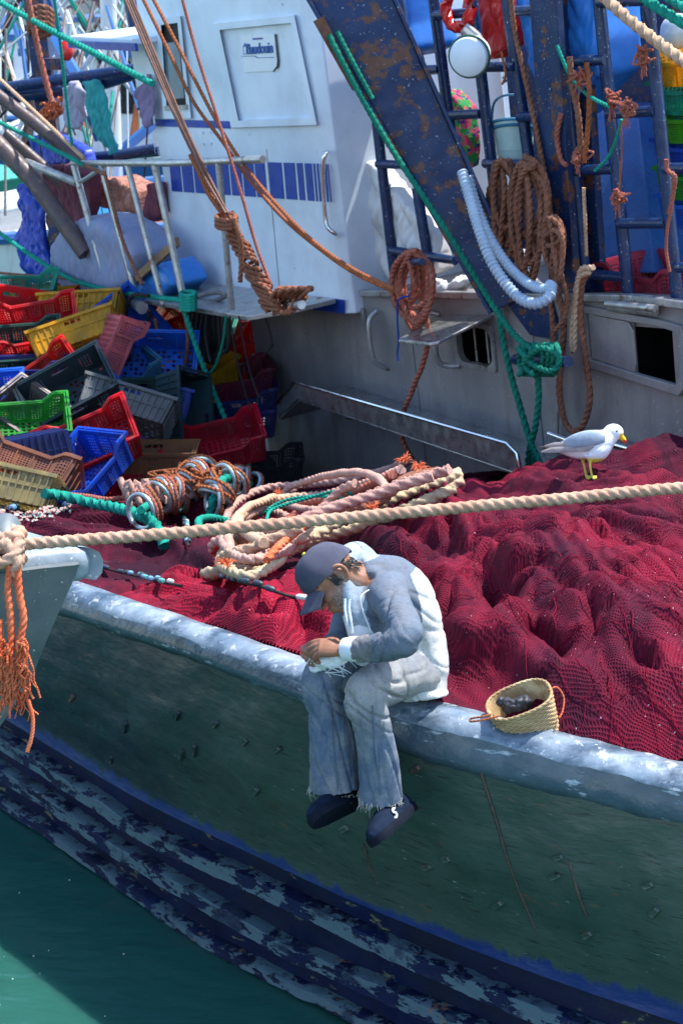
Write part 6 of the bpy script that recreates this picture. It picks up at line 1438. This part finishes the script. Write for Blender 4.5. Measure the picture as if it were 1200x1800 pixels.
cloth('brown_sack', 'brown sacking tucked below the blue bag', 'sack', mk('sacking', (.10, .05, .05), (.16, .08, .07), 12, .9, bump=.4), [(716, 70), (740, 80), (760, 130), (790, 240), (806, 300), (790, 300), (770, 200), (735, 140)], -.45, .10, 5.1, .06)
# floodlight drum, bucket
fl_ = thing('flood_lamp', 'white round lamp housing hanging between the ladder rungs', 'lamp', WP(828, 140, .1))
ctr = WP(826, 98, .08); axl = cv(-.35, -.45, -.82).normalized(); e1 = axl.cross(Vector((0, 0, 1))).normalized(); e2 = axl.cross(e1)
prof = [(.02, -.14), (.07, -.13), (.10, -.09), (.118, -.02), (.122, .02), (.112, .05), (.075, .07), (.02, .078)]
m = MB(); m.loft(np.array([[list(ctr + axl * z + (e1 * math.cos(a) + e2 * math.sin(a)) * r_) for a in np.arange(28) * 2 * math.pi / 28] for r_, z in prof])); build(m, 'lamp_housing', 'white_paint', fl_, smooth=40)
m = MB(); m.tube([ctr + axl * .022 + (e1 * math.cos(a) + e2 * math.sin(a)) * .122 for a in np.arange(28) * 2 * math.pi / 28], .009, 8, closed=True); build(m, 'lamp_band', mk('band_green', (.02, .10, .05), None, 9, .5, bump=.2), fl_)
m = MB(); m.tube([ctr - axl * .12, ctr - axl * .16 + UPV * .06, WP(815, 48, .0)], .035, 10, step=.02); build(m, 'lamp_bracket', 'galv_pipe', fl_)
m = MB(); P = [WP(805 + 22 * math.cos(a), 14 + 34 * math.sin(a), -.05) for a in np.arange(20) * 2 * math.pi / 20]; m.rope(P, .04, 3, closed=True, pitch=.3); tag(build(m, 'rope_ring', 'bag_red', None, smooth=50), 'dark red life ring hanging above the white lamp', 'ring')
bu = thing('bucket', 'pale mint bucket with aqua rim standing behind the ladder', 'bucket', WP(905, 290, -.25))
bc = WP(906, 285, -.28); m = MB(); prof = [(.01, .0), (.105, .0), (.128, .2), (.132, .2), (.132, .24), (.120, .24), (.115, .05), (.01, .03)]
m.loft(np.array([[list(bc + BV * z + (RX * math.cos(a) + FW * math.sin(a)) * r_) for a in np.arange(28) * 2 * math.pi / 28] for r_, z in prof])); build(m, 'bucket_wall', mk('mint', (.45, .62, .60), (.38, .55, .55), 5, .4, bump=.05), bu, smooth=40)
for z in (.20, .235):
    m = MB(); m.tube([bc + BV * z + (RX * math.cos(a) + FW * math.sin(a)) * .134 for a in np.arange(28) * 2 * math.pi / 28], .010, 8, closed=True); build(m, 'bucket_rim', 'plastic_aqua', bu)
m = MB(); m.tube([bc + BV * .22 - RX * .13, bc + BV * .36 - RX * .10 - FW * .03, bc + BV * .40 - FW * .05, bc + BV * .36 + RX * .10 - FW * .03, bc + BV * .22 + RX * .13], .008, 8, step=.02); build(m, 'bucket_handle', 'plastic_aqua', bu)
# crates on the roof
UPB = tuple(BV.dot(q) for q in (RX, UPV, FW)); LB = tuple(BU.dot(q) for q in (RX, UPV, FW))
crate('rose red crate standing on the deckhouse roof above the hatch', 'rose', 'dipped', 1165, 488, 10.0, LB, UPB, 'crates up on the deckhouse', 1.15)
crate('lime green crate end beside the rose red one on the roof', 'lime', 'patched', 1072, 497, 10.7, LB, UPB, 'crates up on the deckhouse', .7)
for k, c in enumerate(['yellow', 'teal', 'lime', 'blue', 'green', 'brightblue']): crate(f'{["yellow crate topmost","teal crate second from the top","lime green crate third from the top","blue crate fourth from the top","dark green crate fifth from the top","bright blue crate lowest"][k]} in the stack at the right edge', c, 'dipped', 1240 + k * 4, 115 + k * 50, 9.7, LB, UPB, 'crates up on the deckhouse', 1.0)
m = MB(); sphere(m, WP(1190, 55, -.7), (RX * .10, UPV * .10, FW * .10)); tag(build(m, 'float_ball', 'float_white', None, smooth=180), 'white ball float at the upper right above the stacked crates', 'float')
# scraps on the roof edge
m = MB()
for k in range(5):
    p = B(.55 + .12 * k, .82 + .02 * k, -.10 - .05 * (k % 2)); sphere(m, p, (BU * .09, BV * .05, BW * .06))
V, N, Fc = remesh(m, .01, 3); V = V + N * (.05 * fbm(V[:, 0] * 9, V[:, 2] * 9 + V[:, 1] * 6, 4))[:, None]; tag(build(raw(V, Fc), 'rags', 'tarp_white', None, smooth=180), 'dirty white rags on the roof edge above the window flap', 'rags')
# lashings on the ladders
for k, (pts, r, mt, lab) in enumerate([
 ([(895, -20), (905, 60), (925, 150), (942, 230), (955, 300), (965, 360), (972, 420), (985, 480)], .017, 'rope_brown', 'long brown rope slanting down past the bucket'),
 ([(1055, -10), (1100, 30), (1150, 70), (1215, 118)], .034, 'rope_tan', 'thick tan rope crossing the upper right corner'),
 ([(1110, -20), (1150, 10), (1215, 50)], .030, 'rope_teal', 'teal rope crossing the upper right corner, lower strand'),
 ([(1150, -20), (1180, 0), (1215, 22)], .026, 'rope_teal', 'teal rope crossing the upper right corner, upper strand'),
 ([(1000, 100), (1005, 150), (1015, 200), (1020, 260), (1022, 285)], .020, 'rope_brown', 'brown rope hanging from the upper rung beside the blue tarpaulin'),
 ([(1030, 110), (1035, 170), (1032, 230), (1025, 285)], .017, 'rope_rust', 'rust rope hanging next to the brown one under the tarpaulin'),
 ([(978, 80), (1000, 130), (1030, 165), (1065, 185), (1080, 190)], .012, 'rope_teal', 'thin teal cord pulled across to the right ladder post'),
 ([(1092, 210), (1080, 250), (1065, 280), (1045, 300)], .010, 'rope_teal', 'thin teal cord dangling under the right rung'),
 ([(1090, 215), (1092, 260), (1088, 320), (1085, 345)], .006, 'rope_rust', 'fine rust cord hanging from the right ladder post'),
 ([(880, 90), (888, 130), (882, 148)], .008, 'rope_rust', 'thin orange brown cord under the red bag'),
 ([(1170, 280), (1172, 300), (1185, 310), (1182, 340), (1175, 375)], .014, 'rope_red', 'reddish lashing at the far right rung'),
 ([(1183, 310), (1180, 360), (1172, 400), (1170, 440), (1176, 478)], .010, 'rope_red', 'frayed reddish tassel hanging at the far right'),
 ([(985, 200), (978, 240), (985, 280), (995, 290)], .016, 'rope_red', 'short red rope on the middle rung'),
 ([(1025, 330), (1028, 400), (1030, 450)], .012, 'rope_tan', 'narrow tan cord down the middle ladder post')]):
    rp(lab, wpts(pts, .0), r, mt)
for q, (x, y) in enumerate(((1020, 135), (1075, 175), (1130, 95), (1100, 190), (1085, 345), (1015, 275))):
    m = MB(); c0 = WP(x, y, .02)
    for k in range(9): m.rope([c0 + Vector((random.gauss(0, .025), random.gauss(0, .02), random.gauss(0, .025))) for _ in range(5)], .008, 3)
    for k in range(10): m.tube([c0, c0 + Vector((random.gauss(0, .015), 0, -random.uniform(.03, .14)))], .003, 4)
    tag(build(m, 'twine_knot', 'rope_red', None, smooth=50), f'rust twine knot {["at the corner of the blue tarpaulin","on the post below the purple strap","tied round the thick tan rope","on the right end of the upper rung","at the end of the fine hanging cord","at the foot of the two hanging ropes"][q]}', 'knot')
mk('wire_rust', (.17, .065, .035), (.09, .04, .03), 20, .6, bump=.4)
rope_mat('rope_umber', (.22, .085, .05), (.30, .13, .08))
# ------------------------------------------------------------------ wires and lines in front of the wheelhouse
for k, dx in enumerate((0, 5, 9, -4)):
    rp(['rusty wire, first of the stay bundle crossing the wheelhouse', 'rusty wire, second of the stay bundle', 'rusty wire, third and rightmost of the stay bundle', 'rusty wire, leftmost of the stay bundle'][k], wpts([(212 + dx, -30), (262 + dx, 90), (318 + dx * .8, 220), (362 + dx * .6, 310), (398 + dx * .3, 375)], 1.0 + .02 * k), .009, 'wire_rust', name='stay_wire', cat='wire', smooth_tube=True)
rp('frayed wire strands where the stay bundle ends', wpts([(336, 272), (350, 300), (368, 340), (392, 375)], 1.06), .022, 'rope_rust', strands=4)
kb = thing('rope_lashing', 'rust brown rope braided round the lower end of the stays', 'rope', WP(480, 550, .8))
rnd = random.Random(4); m = MB()
for s in range(4):
    P = []
    for i, f in enumerate(np.linspace(0, 1, 16)):
        x = np.interp(f, [0, .2, .5, .75, 1], [398, 412, 440, 462, 486]); y = np.interp(f, [0, .2, .5, .75, 1], [372, 412, 465, 510, 548]); wv = 11 + 8 * f
        P.append(WP(x + wv * math.sin(i * 1.9 + s * 1.6), y + 4 * math.cos(i * 1.3 + s), .95 + .05 * math.cos(i * 1.9 + s * 1.6)))
    m.rope(P, .016, 3)
build(m, 'braid', 'rope_umber', kb, smooth=50)
m = MB()
for s in range(3): m.rope([WP(398 + 17 * math.cos(a), 382 + s * 7 + 6 * math.sin(a), 1.0 + .06 * math.sin(a)) for a in np.linspace(0, 6.3, 12)], .018, 3)
m.rope(wpts([(412, 385), (422, 420), (424, 460), (422, 495)], 1.06), .018, 3); build(m, 'knot', 'rope_umber', kb, smooth=50)
m = MB()
for s in range(7): m.rope([WP(498 + s * 5 + 20 * math.cos(a + s), 528 + 22 * math.sin(a + s * .7), .95 + .08 * math.sin(a * 2 + s)) for a in np.linspace(0, 5.6, 10)], .016, 3)
build(m, 'belay_turns', 'rope_umber', kb, smooth=50)
m = MB(); m.tube([WP(500, 540, .80), WP(530, 536, 1.05)], .028, 12); build(m, 'belay_pin', 'galv_pipe', boat)
rp('rust rope, left of the pair sweeping down across the wheelhouse', wpts([(243, -20), (292, 80), (340, 178), (392, 250), (438, 315), (500, 385), (560, 436), (620, 478), (690, 512)], .62), .0145, 'rope_rust')
rp('rust rope, right of the pair sweeping down across the wheelhouse', wpts([(260, -20), (310, 75), (362, 178), (402, 250), (446, 312), (505, 380), (560, 432), (622, 474), (692, 508)], .68), .0145, 'rope_rust')
rp('single dark red line crossing the framed panel', wpts([(316, -20), (345, 90), (380, 200), (418, 320), (450, 430), (478, 505)], .90), .012, 'rope_red')
rp('black cord dangling from the belay pin', wpts([(462, 545), (472, 575), (478, 600), (474, 608), (480, 606), (476, 612), (462, 626)], .55), .007, 'rope_dark')
for k, (pts, r, mt, lab) in enumerate([
 ([(-20, -8), (80, 48), (170, 95), (268, 147)], .026, 'rope_teal', 'teal rope stretched across the upper left'),
 ([(-20, 395), (60, 452), (130, 492), (200, 512), (270, 522), (325, 528)], .022, 'rope_teal', 'teal rope sagging to the gangway platform'),
 ([(322, 540), (345, 610), (372, 680), (400, 745), (430, 805), (455, 848)], .022, 'rope_teal', 'teal rope falling from the gangway to the nets'),
 ([(398, 555), (392, 600), (380, 640), (362, 665)], .012, 'rope_green', 'thin green line joining the falling teal rope'),
 ([(-20, 478), (60, 485), (110, 488), (135, 492)], .014, 'rope_brown', 'brown line at the left above the crates'),
 ([(325, 545), (330, 600), (322, 660), (300, 740), (288, 780)], .016, 'rope_brown', 'brown line hanging over the crates below the gangway'),
 ([(272, 560), (280, 600), (284, 650)], .014, 'rope_rust', 'rust line hanging in front of the royal blue crate'),
 ([(-20, 205), (60, 245), (120, 275), (148, 290)], .020, 'rope_teal', 'pale teal rope sloping to the gangway rail'),
 ([(-20, 120), (60, 195), (148, 278)], .018, 'rope_tan', 'thin tan rope beside the sloping dark spars'),
 ([(95, -10), (108, 90), (120, 200), (128, 262)], .014, 'rope_teal', 'teal cord running down the blue mast'),
 ([(48, -10), (62, 60), (78, 130), (92, 180)], .028, 'rope_red', 'thick reddish rope hanging beside the blue mast'),
 ([(150, 290), (180, 305), (186, 310), (215, 420), (250, 500)], .016, 'rope_brown', 'brown cord wound along the second railing post'),
 ([(404, 555), (418, 640), (440, 720)], .007, 'rope_dark', 'thin dark wire below the platform, left one'), ([(420, 555), (436, 640), (455, 700)], .007, 'rope_dark', 'thin dark wire below the platform, right one')]):
    rp(lab, wpts(pts, .78), r, mt)
m = MB()
for s in range(6): m.rope([WP(331 + 13 * math.cos(a), 516 + s * 5 + 4 * math.sin(a), .76 + .06 * math.sin(a)) for a in np.linspace(0, 6.3, 12)], .017, 3)
tag(build(m, 'rope_knot', 'rope_teal', None, smooth=50), 'teal rope turns knotted on the gangway edge', 'knot')
bh = thing('black_hose', 'black rubber hose coil hanging under the gangway', 'hose', WP(360, 640, .5)); 
for s in range(5):
    x0 = 334 + s * 8; m = MB(); m.tube(wpts([(x0, 548), (x0 - 4, 590), (x0 + 6, 622 + s * 4), (x0 + 22, 634 - s * 3), (x0 + 36, 610), (x0 + 34, 550)], .5 + .04 * s), .018, 8, step=.03); build(m, 'hose_bight', 'dark_rubber', bh)
rp('black cord loop hanging left of the gangway', wpts([(262, 520), (232, 520), (222, 555), (228, 590), (245, 600), (258, 585), (262, 545)], .85), .016, 'rope_dark')
rp('frayed brown rope ends on the gangway floor', wpts([(340, 522), (380, 514), (396, 520), (370, 530), (330, 526), (388, 538)], .5), .018, 'rope_grey')
# bags on the gangway
cloth('woven_sack', 'lilac blue woven sack bulging behind the gangway railing', 'sack', 'sack_weave', [(160, 420), (180, 385), (215, 368), (250, 372), (290, 392), (318, 430), (312, 478), (280, 500), (235, 512), (185, 508), (160, 470)], .30, .42, 1.1, .03, None, .02, 60)
cloth('blue_bag', 'bright blue plastic bag at the foot of the wheelhouse', 'bag', 'bag_blue', [(240, 495), (262, 476), (300, 472), (335, 470), (342, 445), (358, 462), (372, 488), (350, 512), (300, 522), (250, 520)], .24, .36, 2.9, .04, None, .016, 40)
cloth('maroon_net_bag', 'maroon netting draped on the left end of the gangway', 'net', 'net_maroon', [(92, 290), (135, 285), (178, 300), (178, 350), (172, 400), (160, 470), (140, 440), (118, 380), (100, 330)], .40, .12, 3.7, .06)
m = MB(); m.bar(WP(240, 490, .66), WP(312, 425, .60), BV * .035, BW * .02); tag(build(m, 'plank', 'timber', None, smooth=0, bevel=.004), 'short wooden plank leaning behind the gangway railing', 'plank')
# ------------------------------------------------------------------ gear and washing at the far left, on the boat's after gantry
gan = thing('stern_gantry', 'blue mast and pipes of the boat behind the crates, upper left', 'mast', C(110, 520, 15.8))
def gt(pts, r, name, mat='navy_pipe', n=12):
    m = MB(); m.tube([C(*p) for p in pts], r, n); return build(m, name, mat, gan)
ax = np.array(C(58, -40, 15.6)); bx = np.array(C(118, 520, 15.9)); m = MB(); m.bar(ax, bx, (.09, 0, 0), (0, .09, 0)); build(m, 'mast', 'navy_steel', gan, smooth=0, bevel=.01)
m = MB(); m.box(C(92, 112, 15.58), (.11, 0, 0), (0, .11, 0), (0, 0, .05)); build(m, 'mast_band', 'navy_steel', gan, smooth=0)
for pts, r, nm in (([(-40, 162, 15.4), (258, 118, 15.3)], .05, 'cross_pipe'), ([(-40, 178, 15.6), (180, 150, 15.5)], .06, 'cross_pipe'), ([(175, 148, 15.6), (258, 122, 15.3)], .06, 'cross_pipe'), ([(222, -40, 15.5), (240, 50, 15.4), (262, 122, 15.3)], .07, 'corner_post'), ([(200, 275, 15.0), (272, 262, 15.0)], .05, 'cross_pipe'), ([(120, 280, 15.4), (280, 266, 15.2)], .045, 'cross_pipe')): gt(pts, r, nm, 'navy_pipe')
mk('spar_dark', (.06, .045, .055), (.10, .06, .05), 12, .5, bump=.3, patch=(.2, .12, .10), plo=.6, phi=.68)
for pts, r, lab in (([(-40, 140, 14.6), (60, 215, 14.5), (142, 284, 14.4)], .055, 'brown spar sloping down to the gangway rail'), ([(-40, 215, 14.4), (60, 318, 14.3), (152, 446, 14.2)], .075, 'dark steel spar sloping down behind the gangway railing'), ([(10, 235, 14.9), (120, 330, 14.9)], .05, 'thin dark spar between the two sloping ones')):
    m = MB(); m.tube([C(*p) for p in pts], r, 12); tag(build(m, 'spar', 'spar_dark', None), lab, 'spar')
cloth('hung_shirt', 'grey lilac shirt hung over the blue pipe', 'clothing', 'cloth_lilac', [(116, 152), (150, 142), (160, 160), (158, 200), (148, 228), (132, 220), (120, 185)], .2, .03, 1.7, .10)
cloth('hung_trousers', 'teal trousers hung over the blue pipe', 'clothing', 'cloth_teal', [(150, 142), (178, 138), (190, 170), (198, 215), (208, 268), (190, 276), (172, 235), (158, 205), (154, 180)], .25, .03, 5.2, .10)
cloth('hung_cloth', 'mauve cloth hanging beside the wheelhouse corner', 'clothing', 'cloth_mauve', [(252, 126), (264, 128), (272, 180), (270, 222), (256, 226), (250, 200), (243, 180)], .2, .03, 2.6, .10)
cloth('oilskin', 'blue oilskin trousers hanging at the left above the crates', 'clothing', 'oilskin_blue', [(42, 322), (78, 325), (84, 400), (98, 490), (55, 500), (44, 420)], .35, .05, 8.3, .10)
cloth('oilskin', 'crumpled navy oilskin jacket on the spars at the left', 'clothing', 'oilskin_blue', [(40, 262), (62, 240), (112, 232), (168, 262), (176, 285), (120, 285), (80, 290), (48, 284)], .15, .10, 4.4, .06)
cloth('dark_jacket', 'dark jacket hanging behind the gangway netting', 'clothing', 'black_cloth', [(96, 350), (120, 360), (150, 440), (148, 468), (110, 470), (100, 420)], .05, .10, 6.4, .05)
cloth('teal_net_bundle', 'pale teal net bundle at the left edge', 'net', mk('net_teal', (.05, .36, .28), (.08, .45, .36), 18, .9, bump=.9, bscale=60, bdist=.02), [(-40, 285), (20, 290), (44, 310), (40, 332), (-40, 335)], -.2, .3, 3.9, .1)
cloth('rope_bundle', 'pinkish rope bundle behind the gangway sack', 'rope', mk('rope_bundle', (.46, .22, .16), (.30, .10, .07), 22, .9, bump=1, bscale=40, bdist=.03), [(195, 312), (250, 306), (285, 330), (292, 372), (240, 372), (215, 345)], .0, .25, 2.1, .1)
cloth('red_net', 'dark red netting between the sack and the wheelhouse', 'net', 'net_maroon', [(275, 320), (296, 318), (300, 372), (290, 388), (270, 380)], .12, .1, 7.1, .05)
cloth('white_sheet', 'sunlit white sheet over gear at the left edge', 'sheet', 'tarp_white', [(-40, 325), (30, 330), (44, 365), (40, 402), (-40, 410)], -.6, .3, 5.6, .06)
m = MB(); sphere(m, C(118, 88, 15.5), (RX * .065, UPV * .10, FW * .065)); tag(build(m, 'float_ball', 'bag_red', None, smooth=180), 'red ball float tied beside the blue mast', 'float')
m = MB(); c0 = C(92, 192, 15.4)
for k in range(16): m.rope([c0 + Vector((random.gauss(0, .05), random.gauss(0, .04), random.gauss(0, .05))) for _ in range(4)], .014, 3)
tag(build(m, 'rope_knot', 'rope_orange', None, smooth=50), 'pale orange knot on the blue mast', 'knot')
m = MB()
for k in range(4): m.rope([C(72 + 20 * math.cos(a), 24 + k * 9 + 12 * math.sin(a), 15.45 + .1 * math.sin(a)) for a in np.linspace(0, 6.2, 10)], .03, 3)
tag(build(m, 'rope_knot', 'rope_brown', None, smooth=50), 'brown rope turns round the top of the blue mast', 'knot')

# ------------------------------------------------------------------ boats moored beyond
mk('boat_white', (.78, .79, .80), (.66, .68, .70), 1.5, .4, bump=.1, streak=(.5, .42, .36)); mk('boat_blue', (.03, .12, .34), (.02, .09, .26), 2, .4, bump=.1); mk('spar_white', (.66, .68, .70), (.45, .48, .52), 3, .4, bump=.1); mk('boat_wood', (.30, .20, .13), (.22, .14, .09), 3, .7, bump=.3); mk('quay_stone', (.52, .40, .36), (.42, .34, .32), .6, .9, bump=.5, bscale=3, bdist=.05, patch=(.34, .28, .27), plo=.55, phi=.62, pscale=.5)
def far_boat(label, px, py, d, L, yaw, hullmat, seed, cabin=True):
    rnd = random.Random(seed); base = CZ(px, py, 0.0) if d is None else C(px, py, d); base = Vector((base.x, base.y, 0)); root = thing('moored_boat', label, 'boat', base, 'boats moored beyond')
    fx = Vector((math.cos(yaw), math.sin(yaw), 0)); sx = Vector((-fx.y, fx.x, 0)); P = lambda a, b, z: base + fx * a + sx * b + Vector((0, 0, z))
    W = L * .16; rings = []
    for t in np.linspace(-1, 1, 15):
        wv = W * (1 - max(0, t) ** 2.4) * (1 - .25 * max(0, -t) ** 3); sh = 1.15 + .5 * max(0, t) ** 2 + .15 * t * t; a = t * L / 2
        rings.append([P(a, -wv * .75, -.2), P(a, -wv * .95, .5), P(a, -wv, sh), P(a, -wv * .9, sh), P(a, -wv * .88, sh - .35), P(a, wv * .88, sh - .35), P(a, wv * .9, sh), P(a, wv, sh), P(a, wv * .95, .5), P(a, wv * .75, -.2)])
    m = MB(); m.loft(np.array([[list(q) for q in r] for r in rings])); build(m, 'hull', hullmat, root, smooth=40)
    for s in (-1, 1):
        m = MB(); m.tube([P(t * L / 2, s * W * 1.01 * (1 - max(0, t) ** 2.4) * (1 - .25 * max(0, -t) ** 3), 1.2 + .5 * max(0, t) ** 2 + .15 * t * t) for t in np.linspace(-1, .98, 15)], .07, 8); build(m, 'rail', 'boat_blue' if hullmat != 'boat_blue' else 'boat_white', root)
    if cabin:
        a0 = -L * .22; m = MB(); m.box(P(a0, 0, 1.75), fx * L * .12, sx * W * .6, Vector((0, 0, .95))); cb = build(m, 'cabin', 'boat_white', root, smooth=0, bevel=.06)
        m = MB(); m.box(P(a0, 0, 2.75), fx * L * .14, sx * W * .7, Vector((0, 0, .06))); build(m, 'cabin_roof', 'boat_blue', cb, smooth=0)
        for s in (-1, 1):
            for k in (-1, 0, 1): m = MB(); m.box(P(a0 + k * L * .07, s * W * .605, 2.1), fx * L * .024, sx * .02, Vector((0, 0, .28))); build(m, 'window', 'black_inside', cb, smooth=0)
    m = MB(); m.tube([P(L * .05, 0, .8), P(L * .05, 0, 6.5)], .10, 10); build(m, 'mast', 'spar_white', root)
    m = MB(); m.tube([P(L * .05, 0, 1.8), P(L * .40, 0, 5.2)], .07, 8); build(m, 'derrick_boom', 'boat_blue', root)
    for k in range(7):
        m = MB(); m.tube([P(rnd.uniform(-.45, .45) * L, rnd.uniform(-1, 1) * W * .8, 1.2), P(rnd.uniform(-.3, .3) * L, rnd.uniform(-.4, .4) * W, rnd.uniform(3, 6.5))], rnd.choice([.03, .05, .08]), 8); build(m, 'spar', rnd.choice(['spar_white', 'spar_white', 'boat_blue', 'spar_dark']), root)
    for k in range(6):
        m = MB(); m.tube([P(L * .05, 0, rnd.uniform(4.5, 6.4)), P(rnd.choice([-.48, .48, .3, -.3]) * L, rnd.uniform(-1, 1) * W, 1.4)], .018, 5); build(m, 'stay', rnd.choice(['rope_grey', 'rope_teal', 'rope_dark']), root)
    for k in range(5):                                      # heaps of gear on deck
        q = P(rnd.uniform(-.1, .42) * L, rnd.uniform(-.5, .5) * W, 1.0); m = MB(); sphere(m, q, (fx * rnd.uniform(.4, .9), sx * rnd.uniform(.3, .6), Vector((0, 0, rnd.uniform(.3, .6)))), 14, 8); V = m.verts(); V = V + (fbm(V[:, 0] * 2, V[:, 1] * 2 + V[:, 2] * 2, 3) * .25)[:, None]; build(raw(V, m.f), 'gear_heap', rnd.choice(['net_teal', 'tarp_white', 'tarp_blue', 'rope_bundle', 'net_maroon', 'tarp_white']), root, smooth=180)
    return root
far_boat('white boat with a blue rail moored right behind the washing', 120, 480, 21, 13, R(25), 'boat_white', 3)
far_boat('blue hulled boat lying beyond the washing at the left', 30, 380, 30, 14, R(160), 'boat_blue', 8)
far_boat('white boat farther out behind the blue hulled one', 180, 300, 37, 15, R(15), 'boat_white', 15)
far_boat('farthest white boat close under the quay wall', 60, 200, 52, 16, R(170), 'boat_white', 21)
far_boat('pale boat seen through the gap right of the engine casing', 1300, 380, 30, 14, R(20), 'boat_white', 27)
m = MB()
for k, (h, z0) in enumerate(((2.4, -.5), (2.4, 1.9), (2.6, 4.3))):
    for i in range(16):
        x = -46 + i * 6 + (k % 2) * 3; m2 = MB(); m2.box((x, 78 + .05 * ((i * 7 + k) % 3), z0 + h / 2), (2.97, 0, 0), (0, 1.5, 0), (0, 0, h / 2 - .02))
        if i == 0 and k == 0: quay = build(m2, 'quay_wall', 'quay_stone', None, smooth=0); tag(quay, 'pinkish stone quay wall across the far side of the harbour', 'wall')
        else: build(m2, 'stone_block', 'quay_stone', quay, smooth=0)

# loose rigging of the boats beyond: spars and lines crossing in the distance
rnd = random.Random(31)
for k in range(60):
    x0 = rnd.uniform(-20, 270); y0 = rnd.uniform(-30, 60); x1 = x0 + rnd.uniform(-130, 130); y1 = y0 + rnd.uniform(110, 260); d = rnd.uniform(16, 30)
    m = MB(); m.tube([C(x0, y0, d), C(x1, y1, d + rnd.uniform(-2, 2))], rnd.choice([.012, .02, .02, .03, .05, .07]), 6)
    build(m, 'rigging_spar', rnd.choice(['spar_white', 'spar_white', 'spar_white', 'boat_blue', 'spar_dark', 'rope_teal', 'rope_rust', 'rope_dark']), gan)
for k in range(40):
    x0 = rnd.uniform(-30, 270); y0 = rnd.uniform(-30, 120); x1 = x0 + rnd.uniform(-160, 160); y1 = y0 + rnd.uniform(90, 330); d = rnd.uniform(16, 20)
    m = MB(); m.tube([C(x0, y0, d), C((x0 + x1) / 2, (y0 + y1) / 2 + 5, d), C(x1, y1, d)], rnd.choice([.007, .010, .014]), 5); build(m, 'rigging_line', rnd.choice(['rope_teal', 'rope_dark', 'rope_grey', 'rope_tan', 'spar_white']), gan)
